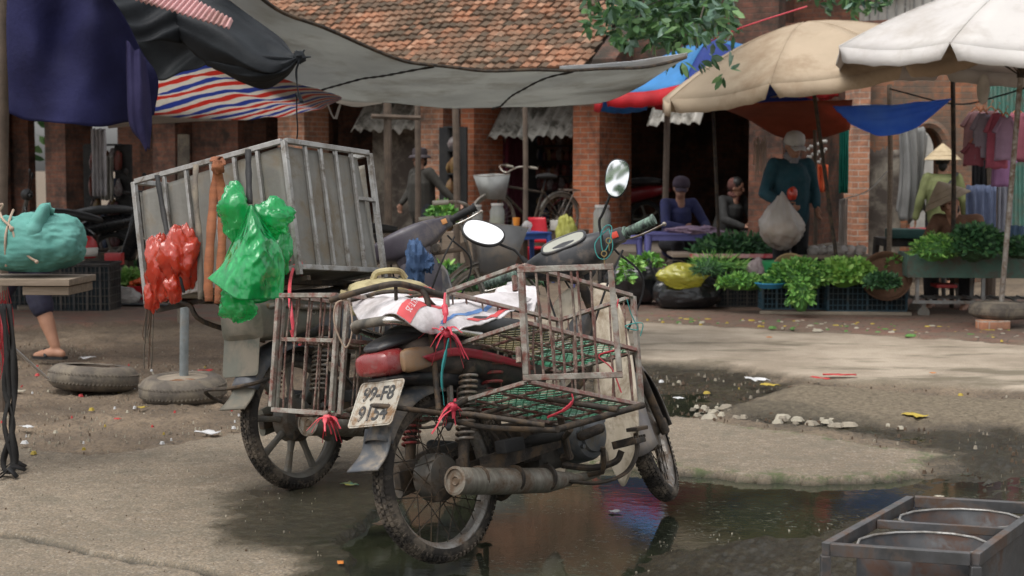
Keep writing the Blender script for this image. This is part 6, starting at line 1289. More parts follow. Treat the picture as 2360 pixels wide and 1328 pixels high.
# ------------------------------------------------------------------ people
def cap(mb, a, b, r1, r2, n=12):
    a, b = Vector(a), Vector(b); mb.tube([a, a.lerp(b, .33), a.lerp(b, .66), b], [r1, r1 * .66 + r2 * .34 + .004, r1 * .34 + r2 * .66, r2], n, dome=True)
BASEJ = dict(pel=(0, 0, .88), che=(0, .0, 1.16), nek=(0, .01, 1.33), hed=(0, .035, 1.475), shL=(-.165, 0, 1.29), shR=(.165, 0, 1.29), elL=(-.22, -.01, 1.03), elR=(.22, -.01, 1.03), wrL=(-.23, .06, .81), wrR=(.23, .06, .81),
    hiL=(-.085, 0, .86), hiR=(.085, 0, .86), knL=(-.095, .02, .47), knR=(.095, .02, .47), anL=(-.10, -.02, .085), anR=(.10, -.02, .085), haL=(0, .3, -1), haR=(0, .3, -1), face=(0, 1, 0), toe=(0, 1, 0))
def person(loc, yaw, label, J=None, shirt=None, pants=None, sleeves=1.0, shorts=False, hat=None, hatm=None, hair=True, shoe=None, skin=None, sc=1.0, pose_hand=.5, bulk=1.0, scarf=None, group='people at the market'):
    j = {k: Vector(v) for k, v in {**BASEJ, **(J or {})}.items()}; sk_ = skin or M['skin']
    p = empty('person', loc, (0, 0, yaw), label, 'person', group); p.scale = (sc, sc, sc); b = MB()
    cap(b, j['pel'], j['che'], .125 * bulk, .135 * bulk); cap(b, j['che'], j['nek'] - Vector((0, 0, .05)), .13 * bulk, .07); cap(b, j['nek'] - Vector((0, 0, .06)), j['hed'] - Vector((0, 0, .03)), .052, .048)
    f = j['face'].normalized(); up = (j['hed'] - j['nek']).normalized(); s_ = f.cross(up).normalized(); up = s_.cross(f); HM = Matrix((s_, f, up)).transposed()
    b.ell(j['hed'] + HM @ Vector((0, -.008, .012)), (.074, .090, .098), 20, 16, M=HM); b.ell(j['hed'] + HM @ Vector((0, .025, -.055)), (.052, .058, .058), 16, 12, M=HM)
    H = lambda x, y, z: j['hed'] + HM @ Vector((x, y, z))
    cap(b, H(0, .080, .018), H(0, .098, -.018), .009, .014, 8)                       # nose
    for e in (-1, 1): b.ell(H(e * .076, -.005, -.005), (.010, .018, .028), 8, 8, M=HM)   # ears
    b.ell(H(0, .078, -.052), (.024, .012, .010), 10, 6, M=HM)
    for s in 'LR':
        cap(b, j['sh' + s], j['el' + s], .048, .038); cap(b, j['el' + s], j['wr' + s], .037, .024)
        cap(b, j['hi' + s], j['kn' + s], .082, .053); cap(b, j['kn' + s], j['kn' + s].lerp(j['an' + s], .38), .050, .054); cap(b, j['kn' + s].lerp(j['an' + s], .38), j['an' + s], .054, .033)
        t = j['toe'].normalized(); an = j['an' + s]; b.tube([an - t * .045 + Vector((0, 0, -.05)), an + Vector((0, 0, -.04)), an + t * .08 + Vector((0, 0, -.055)), an + t * .15 + Vector((0, 0, -.068))], [.03, .036, .034, .022], 10, dome=True)
        # hand: palm, four unequal bent fingers and a thumb from its side
        d = j['ha' + s].normalized(); fa = (j['wr' + s] - j['el' + s]).normalized(); sx = d.cross(Vector((1, 0, 0)) if abs(d.x) < .8 else Vector((0, 1, 0))).normalized(); nn = d.cross(sx); w = j['wr' + s]
        b.tube([w, w + d * .04, w + d * .085], [.021, .034, .030], 10, flat=.45, dome=True)
        for k, ln in enumerate((.062, .070, .066, .050)):
            o = w + d * .08 + sx * (k - 1.5) * .018; cu = pose_hand; b.tube([o, o + d * ln * .42 + nn * ln * .12 * cu, o + d * ln * .72 + nn * ln * .45 * cu, o + d * ln * (.9 - .2 * cu) + nn * ln * .8 * cu], [.0088, .0085, .008, .007], 7, dome=True)
        o = w + d * .03 + sx * -.028; b.tube([o, o + d * .03 - sx * .022, o + d * .055 - sx * .022 + nn * .02 * pose_hand], [.011, .010, .008], 7, dome=True)
    b.build('body', sk_, p, ang=180, remesh=.0075, smooth=2)
    for e in (-1, 1):
        q = MB(); q.ell(H(e * .030, .078, .008), (.011, .007, .006), 10, 8, M=HM); q.build('eye', M['eye'], p)
        q = MB(); q.tube([H(e * .016, .086, .026), H(e * .032, .084, .031), H(e * .047, .074, .026)], .003, 5); q.build('eyebrow', M['hair'], p)
    if hair:
        q = MB(); q.ell(H(0, -.022, .035), (.083, .090, .088), 18, 14, M=HM, amp=.08, fr=6); q.ell(H(0, -.075, -.04), (.05, .035, .06), 12, 10, M=HM, amp=.1); q.build('hair', M['hair'], p)
    if shirt:
        q = MB(); k = .018; pe = j['pel'] - (j['che'] - j['pel']) * .28
        cap(q, pe, j['che'], .135 * bulk + k, .142 * bulk + k, 16); cap(q, j['che'], j['nek'] - up * .05, .138 * bulk + k, .062 + k, 16)
        for s in 'LR':
            cap(q, j['che'].lerp(j['nek'], .6), j['sh' + s], .075, .062); e = j['el' + s]
            cap(q, j['sh' + s], e if sleeves > .5 else j['sh' + s].lerp(e, .6), .060 * bulk, .052)
            if sleeves > .5: cap(q, e, e.lerp(j['wr' + s], min(1, (sleeves - .5) * 2) * .97), .052, .040)
        for i in range(len(q.v)):
            v = q.v[i]; q.v[i] = v * 1.0 + Vector((.006 * noise.noise(v * 14), .008 * noise.noise(v * 17 + Vector((3, 1, 2))), 0))
        q.build('shirt', shirt, p, ang=180, remesh=.010, smooth=2)
    if pants:
        q = MB(); k = .016; cap(q, j['hiL'].lerp(j['hiR'], .0), j['hiR'], .10, .10, 16); cap(q, j['pel'], j['pel'] + (j['che'] - j['pel']) * .25, .12 * bulk + k, .12 * bulk + k, 16)
        for s in 'LR':
            cap(q, j['hi' + s], j['kn' + s], .088 + k, .062 + k, 14)
            if shorts: cap(q, j['kn' + s], j['kn' + s].lerp(j['an' + s], .25), .082, .084, 14)
            if not shorts: cap(q, j['kn' + s], j['an' + s] + Vector((0, 0, .03)), .060 + k, .048 + k, 14)
        for i in range(len(q.v)):
            v = q.v[i]; q.v[i] = v + Vector((.007 * noise.noise(v * 12), .007 * noise.noise(v * 15 + Vector((3, 1, 2))), 0))
        q.build('trousers' if not shorts else 'shorts', pants, p, ang=180, remesh=.010, smooth=2)
    for s in 'LR':
        t = j['toe'].normalized(); an = j['an' + s]; q = MB(); q.plate([an + Vector((0, 0, -.078)) + t * x + t.cross(Vector((0, 0, 1))) * y for x, y in ((-.075, -.03), (0, -.036), (.1, -.042), (.165, -.025), (.175, 0), (.165, .025), (.1, .042), (0, .036), (-.075, .03))], .018)
        q.tube(spline([an + t * .05 + t.cross(Vector((0, 0, 1))) * .042 + Vector((0, 0, -.07)), an + t * .08 + Vector((0, 0, -.02)), an + t * .05 - t.cross(Vector((0, 0, 1))) * .042 + Vector((0, 0, -.07))], 4), .012, 6, flat=.4); q.build('sandal', shoe or M['rubber_clean'], p)
    if hat == 'cone':
        q = MB(); T4 = Matrix.Translation(H(0, 0, .055)) @ HM.to_4x4(); q.lathe([(.215, -.02), (.15, .045), (.08, .11), (.012, .168), (0, .172), (0, .165), (.078, .10), (.148, .035), (.212, -.026)], 40, T4, closed=False)
        for r_, z_ in ((.213, -.022), (.17, .027), (.12, .073)): q.lathe([(r_ + .004 * math.cos(a), z_ + .004 * math.sin(a)) for a in [k * 1.571 for k in range(4)]], 40, T4, closed=True)
        q.build('conical_hat', hatm, p, ang=60)
    if hat == 'bucket':
        q = MB(); T4 = Matrix.Translation(H(0, -.005, .03)) @ HM.to_4x4(); q.lathe([(.150, -.022), (.125, .004), (.094, .018), (.094, .06), (.085, .095), (.05, .108), (0, .11)], 28, T4, jit=.06); q.build('sun_hat', hatm, p, solid=.006)
    if hat == 'cap':
        q = MB(); T4 = Matrix.Translation(H(0, -.005, .03)) @ HM.to_4x4(); q.lathe([(.094, -.005), (.094, .04), (.08, .08), (.05, .10), (0, .107)], 28, T4); q.grid([[H(x * (.075 - .02 * yy), .08 + yy * .075, .035 - .02 * yy - 1.6 * x * x * 0 - .015 * abs(x)) for x in (-1, -.5, 0, .5, 1)] for yy in (0, .5, 1)]); q.build('cap', hatm, p, solid=.004)
    if scarf:
        q = MB(); q.ell(H(0, -.015, -.105), (.075, .075, .045), 20, 12, M=HM, amp=.15, fr=4); q.ell(H(.0, .05, -.16), (.045, .03, .075), 14, 10, M=HM, amp=.3, fr=4); q.ell(H(0, -.04, .02), (.090, .088, .092), 18, 12, M=HM, amp=.06); q.build('head_scarf', scarf, p)
    return p
M['eye'] = mat('dark_eye', (.02, .015, .012), rough=.2, bump=0)
coneh = mat('palm_leaf_hat', (.50, .40, .25), (.40, .31, .19), rough=.7, sc=12, bump=.3); coneb = mat('brown_palm_hat', (.34, .27, .19), (.26, .2, .14), rough=.8, sc=12, bump=.3)
clothm = lambda n, c: mat(n, c, rough=.9, sc=7, bump=.3, bsc=80)
def gY(px, Y, z=0): v = at(px, 400, Y); v.z = z; return v
person(gY(972, 19.6), R(128), 'person in dark clothes and dark sun hat walking past the pale pillar', dict(shL=(-.17, 0, 1.30), elL=(-.30, -.10, 1.10), wrL=(-.42, -.22, .93), haL=(-.5, -.5, -.7), elR=(.2, .05, 1.05), wrR=(.2, .18, .9), knL=(-.10, .12, .50), anL=(-.10, .18, .09), knR=(.1, -.05, .48), anR=(.1, -.30, .14)),
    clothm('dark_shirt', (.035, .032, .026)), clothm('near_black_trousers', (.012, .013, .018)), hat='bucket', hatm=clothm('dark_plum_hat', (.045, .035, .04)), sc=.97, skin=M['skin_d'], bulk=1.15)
tealp = person(gY(1822, 15.0), R(180 + 14), 'woman in teal jacket and grey headscarf standing with a full plastic bag', dict(hed=(0, .07, 1.46), face=(.0, 1, -.35), elR=(.27, .02, 1.03), wrR=(.15, .22, .93), haR=(-.7, .5, -.3), elL=(-.24, -.0, 1.05), wrL=(-.20, .14, .92)),
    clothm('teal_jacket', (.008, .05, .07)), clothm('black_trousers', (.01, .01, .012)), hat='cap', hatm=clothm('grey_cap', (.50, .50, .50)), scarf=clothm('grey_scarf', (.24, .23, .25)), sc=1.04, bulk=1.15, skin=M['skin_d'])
clearb = thin('milky_bag_film', (.85, .82, .78), (.75, .70, .65), tl=.55, rough=.2, alpha=.66, bump=.6, bsc=18, spec=.6, crumple=6)
bg_ = plastic_bag('carrier_bag', at(1800, 520, 14.62), (.20, .15, .21), clearb, 'big milky plastic bag of food held by the woman in teal', amp=.25, fr=2.0, seed=4, neck=True, cat='shopping bag')
mb = MB(); mb.ell((0, 0, -.09), (.15, .11, .10), 24, 16, amp=.3, fr=3); mb.build('bag_contents', mat('vegetable_scraps', (.48, .40, .26), (.55, .25, .15), rough=.8, sc=14), bg_)
plastic_bag('plastic_bag', at(1826, 447, 14.6), (.045, .04, .06), redbag, 'red plastic bag in the hand of the woman in teal', amp=.4, seed=9)
person(gY(1565, 17.6), R(200), 'person in navy jacket and dark cap seated behind the violet table', dict(pel=(0, -.1, .50), che=(.02, .02, .78), nek=(.03, .08, .95), hed=(.04, .13, 1.085), face=(.45, 1, -.3), shL=(-.15, .05, .92), shR=(.19, .05, .92), elL=(-.25, .18, .68), elR=(.26, .2, .68), wrL=(-.14, .36, .64), wrR=(.12, .38, .66), hiL=(-.1, -.08, .46), hiR=(.1, -.08, .46), knL=(-.16, .32, .46), knR=(.16, .32, .46), anL=(-.15, .34, .09), anR=(.15, .34, .09), haL=(.5, .8, -.1), haR=(-.5, .8, -.1)),
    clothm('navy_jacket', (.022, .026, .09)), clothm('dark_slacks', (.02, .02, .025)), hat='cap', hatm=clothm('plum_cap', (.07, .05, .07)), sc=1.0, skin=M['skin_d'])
person(gY(1682, 19.4), R(215), 'dim seated figure in grey top and brown headcloth beside the thin pole', dict(pel=(0, -.1, .50), che=(0, .02, .78), nek=(0, .08, .95), hed=(0, .13, 1.08), face=(-.5, 1, -.4), shL=(-.17, .05, .92), shR=(.17, .05, .92), elL=(-.25, .15, .68), elR=(.25, .18, .68), wrL=(-.14, .36, .6), wrR=(.12, .38, .6), hiL=(-.1, -.08, .46), hiR=(.1, -.08, .46), knL=(-.16, .32, .46), knR=(.16, .32, .46), anL=(-.15, .34, .09), anR=(.15, .34, .09), haL=(.5, .8, -.1), haR=(-.5, .8, -.1)),
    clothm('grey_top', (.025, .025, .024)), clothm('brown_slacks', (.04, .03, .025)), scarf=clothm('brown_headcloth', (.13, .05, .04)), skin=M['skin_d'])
wk = person(gY(2172, 17.2), R(-12), 'person in olive shirt and conical hat seen from behind walking past the arch', dict(elL=(-.25, -.05, 1.04), wrL=(-.30, -.03, .82), elR=(.25, -.02, 1.03), wrR=(.27, .08, .83), knL=(-.1, .10, .5), anL=(-.1, .12, .09), anR=(.1, -.2, .12)),
    clothm('olive_shirt', (.17, .19, .075)), clothm('charcoal_trousers', (.03, .03, .035)), hat='cone', hatm=coneh, sc=.93, bulk=1.18)
mb = MB(); mb.tube(spline([(.15, -.13, 1.33), (0, -.19, 1.15), (-.17, -.14, .93), (-.17, .1, .92), (0, .19, 1.15), (.15, .1, 1.34)], 5, True), .018, 6, closed=True, flat=.35); mb.build('bag_strap', M['rubber_clean'], wk)
person(gY(2212, 14.6), R(150), 'seated vendor under a tilted brown conical hat behind the green cart', dict(pel=(0, -.1, .42), che=(0, .0, .66), nek=(0, .08, .80), hed=(.055, .12, .915), face=(0, 1, -.12), shL=(-.17, .05, .78), shR=(.17, .05, .78), elL=(-.25, .15, .56), elR=(.25, .18, .56), wrL=(-.12, .36, .52), wrR=(.12, .38, .52), hiL=(-.1, -.08, .40), hiR=(.1, -.08, .40), knL=(-.16, .30, .50), knR=(.16, .30, .50), anL=(-.15, .30, .09), anR=(.15, .30, .09), haL=(.5, .8, -.1), haR=(-.5, .8, -.1)),
    clothm('brown_jacket', (.17, .085, .05)), clothm('dark_trousers2', (.03, .028, .03)), hat='cone', hatm=coneb, sc=1.06)
LP = at(128, 822, 10.4); LP.z = .035
lpn = person(LP, R(72), 'barefaced shopper in dark shorts and sandals bending forward behind the teal bundle at the left edge', dict(pel=(.10, .30, .72), che=(.08, .62, .82), nek=(.06, .82, .86), hed=(.05, .95, .84), face=(0, .7, -.7), shL=(-.1, .72, .82), shR=(.26, .72, .84), elL=(-.12, .85, .58), elR=(.28, .90, .6), wrL=(-.05, .98, .40), wrR=(.22, 1.05, .42), hiL=(.0, .26, .70), hiR=(.19, .28, .70),
    knR=(.01, .14, .44), anR=(.0, -.0, .085), knL=(-.02, .42, .42), anL=(-.06, .50, .085), haL=(0, .3, -1), haR=(0, .3, -1)), clothm('grey_green_shirt', (.10, .11, .08)), clothm('indigo_shorts', (.022, .022, .045)), shorts=True)
lpn['label'] = 'person in dark shorts and sandals stepping behind the teal bundle at the left edge'

# ------------------------------------------------------------------ bicycles and scooters
def bicycle(loc, yaw, label, frame_m, turn=0, sc=1.0, basket=None):
    b = empty('bicycle', loc, (R(-4), 0, yaw), label, 'bicycle', 'bicycles in the market'); b.scale = (sc,) * 3
    S = steer_m(turn, (.86, 0, .75), 20)
    for x, st in ((0, None), (1.05, S)):
        w = empty('wheel'); w.parent = b; ax = Matrix.Translation((x, 0, .33)) @ RX90
        if st: ax = st @ ax
        q = MB(); q.lathe([(.315 + .018 * math.cos(R(a)), .018 * math.sin(R(a))) for a in range(0, 360, 45)], 56, ax, closed=True); q.build('tyre', M['dustyrubber'], w)
        q = MB(); q.lathe([(.292, -.012), (.300, -.014), (.300, .014), (.292, .012), (.286, 0)], 56, ax, closed=True); q.build('rim', M['steel'], w)
        q = MB(); q.tube([ax @ Vector((0, 0, -.05)), ax @ Vector((0, 0, .05))], .022, 10)
        for k in range(28):
            an = 2 * math.pi * k / 28; q.tube([ax @ Vector((.02 * math.cos(an + 1), .02 * math.sin(an + 1), .03 * (1 if k % 2 else -1))), ax @ Vector((.29 * math.cos(an), .29 * math.sin(an), 0))], .0016, 4)
        q.build('hub_and_spokes', M['steel'], w)
        q = MB(); G = [[Vector((x + (.355 - .012 * abs(y)) * math.cos(R(a)), y * .024, .33 + (.355 - .012 * abs(y)) * math.sin(R(a)))) for y in (-1, -.5, 0, .5, 1)] for a in (range(20, 190, 8) if x == 0 else range(25, 150, 8))]
        q.grid(G); 
        if st: q.xf(st)
        q.build('mudguard', M['castmetal'], b, solid=.003)
    q = MB(); bb = Vector((.42, 0, .28)); sp = Vector((.28, 0, .72)); hd = Vector((.86, 0, .75)); hb = Vector((.89, 0, .66)); q.tube([bb, sp], .015, 8); q.tube([sp + Vector((0, 0, -.05)), hd], .015, 8); q.tube([bb, hb], .018, 8); q.tube([hd + Vector((-.01, 0, .04)), hb + Vector((.01, 0, -.03))], .02, 8)
    for y in (-.05, .05): q.tube([bb + Vector((0, y * .6, 0)), (0, y, .33)], .009, 6); q.tube([sp + Vector((0, y * .5, -.05)), (0, y, .33)], .008, 6)
    q.build('frame', frame_m, b); q = MB(); q.tube([sp, sp + Vector((-.03, 0, .12))], .012, 8); q.loft([(.12, 0, .87, .07, .03), (.22, 0, .88, .085, .035), (.32, 0, .875, .045, .03), (.40, 0, .87, .02, .02)], 14); q.build('saddle', M['rubber_clean'], b)
    q = MB(); q.tube([(-.02, -.06, .70), (-.28, -.06, .70), (-.28, .06, .70), (-.02, .06, .70)], .007, 6); q.tube([(-.2, .05, .70), (0, .05, .35)], .006, 6); q.tube([(-.2, -.05, .70), (0, -.05, .35)], .006, 6); q.build('carrier', M['steel'], b)
    q = MB()
    for y in (-.045, .045): q.tube(spline([(1.05, y, .33), (1.00, y, .45), (.93, y * .8, .62)], 4), .010, 8)
    q.tube([(.93, -.04, .62), (.93, .04, .62)], .012, 8); q.tube([(.93, 0, .60), (.83, 0, .92)], .012, 8); q.xf(S).build('fork', M['castmetal'], b)
    q = MB(); q.tube(spline([(.62, -.27, .98), (.74, -.26, 1.0), (.84, -.20, .99), (.88, -.06, .93), (.84, 0, .92), (.88, .06, .93), (.84, .20, .99), (.74, .26, 1.0), (.62, .27, .98)], 5), .011, 8); h_ = q.xf(S).build('handlebar', M['steel'], b)
    for y in (-1, 1): q = MB(); q.tube([(.60, y * .27, .98), (.70, y * .265, .995)], .016, 10); q.xf(S).build('grip', M['wornGrip'], h_)
    if basket:
        q = MB(); x0, x1 = .93, 1.20
        lo = [(x0 + .03, -.12, .60), (x1 - .05, -.12, .60), (x1 - .05, .12, .60), (x0 + .03, .12, .60)]; hi = [(x0, -.17, .90), (x1 + .04, -.17, .88), (x1 + .04, .17, .88), (x0, .17, .90)]
        for k in range(4): q.add([lo[k], lo[(k + 1) % 4], hi[(k + 1) % 4], hi[k]], [(0, 1, 2, 3)])
        q.add(lo, [(0, 1, 2, 3)]); o = len(q.v); q.xf(S); o = q.build('basket', basket, b, solid=.006, ang=20)
        q = MB(); q.tube([Vector(h) for h in hi], .006, 6, closed=True); q.xf(S); q.build('basket_rim', M['steel'], o)
    q = MB(); q.tube([(.42, -.07, .28), (.42, .07, .28)], .012, 8); q.bar((.42, -.07, .28), (.50, -.07, .14), .02, .01); q.bar((.42, .07, .28), (.34, .07, .42), .02, .01); q.box((.50, -.11, .14), (.08, .07, .02)); q.box((.34, .11, .42), (.08, .07, .02)); q.lathe([(.075, -.002), (.085, -.002), (.085, .002), (.075, .002)], 24, Matrix.Translation((.42, -.055, .28)) @ RX90, closed=True); q.build('crank', M['darksteel'], b)
    return b
M['wornGrip'] = mat('pale_worn_grip', (.42, .39, .32), rough=.5)
M['smoke'] = mat('scratched_grey_basket', (.10, .10, .10), (.15, .15, .15), rough=.3, bump=.1, sc=4, dirt=(.2, .17, .14), damt=.35)
bicycle(Vector((gY(905, 10.9).x - .36, 10.55, 0)), R(-14), 'old bicycle with a dark grey front basket standing behind the motorcycles', M['bamboo'], turn=28, sc=1.03, basket=M['smoke'])
q0 = gY(1286, 19.8, .34); bicycle(q0, R(180 + 38), 'bicycle with pale front basket leaning in the stall behind the red chair', M['darksteel'], turn=-5, sc=1.0, basket=mat('pale_basket', (.35, .36, .35), rough=.5))
def scooter(loc, yaw, label, bodym, sc=1.0, red=False):
    b = empty('scooter', loc, (R(-5), 0, yaw), label, 'motorcycle', 'motorcycles parked in the hall'); b.scale = (sc,) * 3
    for x in (0, 1.2):
        w = empty('wheel'); w.parent = b; ax = Matrix.Translation((x, 0, .27)) @ RX90
        q = MB(); q.lathe([(.235 + .035 * math.cos(R(a)), .035 * math.sin(R(a))) for a in range(0, 360, 40)], 40, ax, closed=True); q.build('tyre', M['rubber_clean'], w)
        q = MB(); q.lathe([(.205, -.02), (.214, -.022), (.214, .022), (.205, .02)], 40, ax, closed=True); q.lathe([(0, -.04), (.06, -.035), (.06, .035), (0, .04)], 16, ax)
        for k in range(5): o = len(q.v); q.box((.13, 0, 0), (.16, .03, .02)); q.xf(ax @ Matrix.Rotation(k * 1.2566, 4, 'Z'), o)
        q.build('rim', M['castmetal'], w)
    q = MB(); q.loft([(-.35, 0, .70, .04, .03), (-.25, 0, .68, .10, .07), (0, 0, .64, .13, .11), (.3, 0, .58, .13, .11), (.5, 0, .50, .09, .07)], 18, e=.8); q.build('body', bodym, b, sub=1)
    q = MB(); q.loft([(-.28, 0, .79, .08, .03), (-.1, 0, .81, .13, .05), (.15, 0, .80, .14, .055), (.42, 0, .75, .12, .05), (.55, 0, .72, .05, .03)], 18, e=.75); q.build('seat', M['seatvinyl'], b, sub=1)
    q = MB(); q.grid(cpatch([[Vector((.97, y * .3, .85)) for y in (-.6, 0, .6)], [Vector((.98 - abs(y) * .1, y * .38, .60)) for y in (-.6, 0, .6)], [Vector((.88 - abs(y) * .1, y * .36, .30)) for y in (-.6, 0, .6)]], 5, 4)); q.build('leg_shield', bodym, b, solid=.02)
    q = MB(); q.box((.62, 0, .30), (.5, .18, .16), b=.03); q.tube([(-.15, -.16, .30), (.25, -.15, .26)], .05, 12, dome=True); q.build('engine', M['darksteel'], b)
    q = MB(); q.tube([(1.2, .07, .27), (1.0, .06, .7)], .018, 8); q.tube([(1.2, -.07, .27), (1.0, -.06, .7)], .018, 8); q.tube([(1.02, 0, .65), (.93, 0, 1.0)], .025, 8); q.build('fork', M['castmetal'], b)
    q = MB(); q.loft([(.93, -.2, 1.0, .03, .03), (.95, 0, .98, .07, .07), (.93, .2, 1.0, .03, .03)], 14, axis='Y'); q.tube([(.92, -.35, 1.0), (.93, -.2, 1.0)], .017, 8); q.tube([(.92, .35, 1.0), (.93, .2, 1.0)], .017, 8); q.build('handlebar', M['rubber_clean'], b, sub=0)
    for y in (-1, 1): q = MB(); q.tube([(.93, y * .16, 1.02), (.9, y * .24, 1.18)], .006, 6); q.ell((.9, y * .26, 1.22), (.015, .06, .04), 14, 8); q.build('mirror', M['rubber_clean'], b)
    q = MB(); q.loft([(-.37, 0, .68, .05, .025), (-.33, 0, .69, .07, .04)], 12); q.build('tail_lamp', M['redlens'], b)
    fender(b, (1.2, 0, .27), .31, 20, 150, .06, bodym, 'front_mudguard'); return b
blackm = mat('black_gloss', (.015, .015, .017), rough=.25, bump=0); redm = mat('dark_red_gloss', (.22, .015, .02), rough=.3, bump=0)
scooter(Vector((gY(118, 16.8).x, 16.8, .03)), R(-8), 'black scooter parked in shade in the left part of the hall', blackm)
scooter(Vector((gY(255, 18.4).x, 18.4, .03)), R(200), 'second black motorcycle deep in the left bay behind the scooter', blackm)
scooter(Vector((gY(1500, 21).x, 21.5, .34)), R(150), 'dark red motorcycle in the bay right of the bright pillar', redm)

# ------------------------------------------------------------------ produce, crates, bags
gr1 = [mat('herb_dark', (.05, .15, .03), (.07, .19, .04), rough=.6, bump=0), mat('herb_mid', (.12, .32, .05), (.16, .36, .07), rough=.55, bump=0), mat('herb_bright', (.24, .46, .09), (.30, .50, .12), rough=.5, bump=0)]
lett0 = mat('herb_lime', (.30, .48, .09), (.22, .42, .07), rough=.5, bump=0)
gr2 = [mat('dk_herb1', (.025, .08, .03), rough=.6, bump=0), mat('dk_herb2', (.045, .14, .05), rough=.6, bump=0), mat('dk_herb3', (.09, .22, .07), rough=.6, bump=0)]
lett = [mat('lettuce1', (.20, .36, .07), rough=.6, bump=0), mat('lettuce2', (.12, .28, .05), rough=.6, bump=0), mat('lettuce3', (.30, .45, .14), rough=.6, bump=0)]
def greens(name, loc, r, n, ls, mats, label, cat='vegetables', seed=1, droop=.3, aspect=.5, group='heaps of greens', core=True):
    rr = random.Random(seed); mb = MB()
    if core: mb.ell((0, 0, r[2] * .15), (r[0] * .82, r[1] * .82, r[2] * .72), 18, 12, amp=.3, fr=3, seed=seed)
    for k in range(n):
        a_, h = rr.uniform(0, 6.283), rr.uniform(-.15, 1); q = math.sqrt(max(0, 1 - h * h)) * rr.uniform(.8, 1.08)
        d = Vector((math.cos(a_) * q, math.sin(a_) * q, h)); kk = 1 + .22 * noise.noise(d * 3 + Vector((seed, 0, 0)))
        p = Vector((d.x * r[0] * kk, d.y * r[1] * kk, d.z * r[2] * kk)); dd = (Vector((d.x, d.y, d.z * .8)) + Vector((rr.uniform(-1, 1), rr.uniform(-1, 1), rr.uniform(-.6, .8) - droop)) * .8).normalized()
        mb.leaf(p, dd, ls * rr.uniform(.6, 1.3), ls * aspect * rr.uniform(.7, 1.2), mi=rr.choice((0, 1, 1, 2)))
    return tag(mb.build(name, mats, loc=loc, ang=0), label, cat, group)
def crate(name, loc, dims, m, label, rot=0, cols=14, rows=5, group='plastic produce crates', rim=True):
    L_, W_, H_ = dims; c = empty(name, loc, (0, 0, rot), label, 'crate', group); mb = MB(); t = .006
    for s, (ax, ln, of) in enumerate((('x', L_, -W_ / 2), ('x', L_, W_ / 2), ('y', W_, -L_ / 2), ('y', W_, L_ / 2))):
        n = cols if ax == 'x' else max(3, int(cols * W_ / L_))
        for k in range(n + 1):
            q = -ln / 2 + ln * k / n; w = .02 if k % max(1, n // 4) == 0 else t
            if ax == 'x': mb.box((q, of, H_ / 2), (w, .008, H_ - .02))
            else: mb.box((of, q, H_ / 2), (.008, w, H_ - .02))
        for k in range(rows + 1):
            z = H_ * k / rows
            if ax == 'x': mb.box((0, of, z), (ln, .010, t * 1.2 if 0 < k < rows else .02))
            else: mb.box((of, 0, z), (.010, ln, t * 1.2 if 0 < k < rows else .02))
    mb.build('lattice_wall', m, c, ang=0); mb = MB(); mb.box((0, 0, .012), (L_ - .01, W_ - .01, .012)); mb.box((0, 0, H_ * .5), (L_ - .03, W_ - .03, H_ * .9)); mb.build('liner', M['fill_dark'], c)  # solid near-black block fills the crate behind the lattice
    if rim: mb = MB(); hx, hy = L_ / 2 + .008, W_ / 2 + .008; mb.tube([(-hx, -hy, H_), (hx, -hy, H_), (hx, hy, H_), (-hx, hy, H_)], .016, 6, closed=True); mb.build('rim', m, c)
    return c
M['fill_dark'] = mat('crate_inside', (.02, .03, .035), rough=.9, bump=0)
tealc = mat('slate_blue_crate', (.045, .105, .14), (.035, .085, .115), rough=.5, dirt=(.09, .09, .08), damt=.35); tealr = mat('dark_green_crate', (.03, .10, .09), rough=.5); blkc = mat('black_crate', (.02, .02, .022), (.05, .045, .04), rough=.6, dirt=(.08, .07, .06), damt=.4)
G_ = lambda px, py, dY=0: gp(px, py) + Vector((0, dY, .035))
crate('crate', G_(1832, 722, .2), (.58, .40, .24), tealc, 'slate blue crate of leafy herbs, left one of the pair under the heap')
crate('crate', G_(1998, 726, .2), (.70, .42, .26), tealc, 'slate blue crate with a dark green rim holding short greens', cols=16)
crate('crate', G_(1708, 716, .2), (.42, .34, .19), blkc, 'low black crate behind the black plastic bags')
crate('crate', gp(1745, 690) + Vector((0, 2.0, .0)), (1.1, .5, .36), blkc, 'black crate stack end behind the woman in teal', cols=20, rows=7)
crate('crate', gp(1935, 690) + Vector((0, 1.2, .0)), (.62, .5, .42), blkc, 'black crate under the pale packets right of the woman in teal', cols=12, rows=7)
crate('crate', gp(1460, 690) + Vector((0, 1.6, .0)), (.5, .4, .22), blkc, 'black crate half hidden behind the round black bag')
greens('herb_heap', at(1842, 644, 13.7), (.27, .22, .16), 1500, .045, gr1, 'tall heap of bright leafy herbs on the left blue crate', seed=2)
greens('herb_heap', at(1845, 690, 13.35), (.09, .06, .17), 260, .055, gr1, 'herb stems spilling down the front of the left blue crate', seed=3, droop=1.0)
greens('herb_heap', at(1950, 638, 13.8), (.24, .2, .13), 1100, .06, [gr1[1], gr1[2], lett0], 'heap of broad bright leaves behind the green-rimmed crate', seed=4, aspect=.6)
greens('herb_heap', at(2034, 655, 13.5), (.14, .12, .08), 420, .05, gr2, 'small bunch of darker herbs at the right of the green-rimmed crate', seed=5)
greens('herb_heap', at(1712, 656, 13.8), (.21, .16, .08), 700, .045, gr1, 'spread of small leafed herbs on the low black crate', seed=6)
greens('herb_heap', at(1455, 615, 14.2), (.08, .07, .06), 130, .06, gr1, 'sprig of leaves poking out of the round black bag', seed=7, core=False)
greens('herb_heap', at(1497, 607, 14.4), (.09, .07, .06), 150, .06, gr1, 'little leaf bunch between the black bag and the yellow bag', seed=8, core=False)
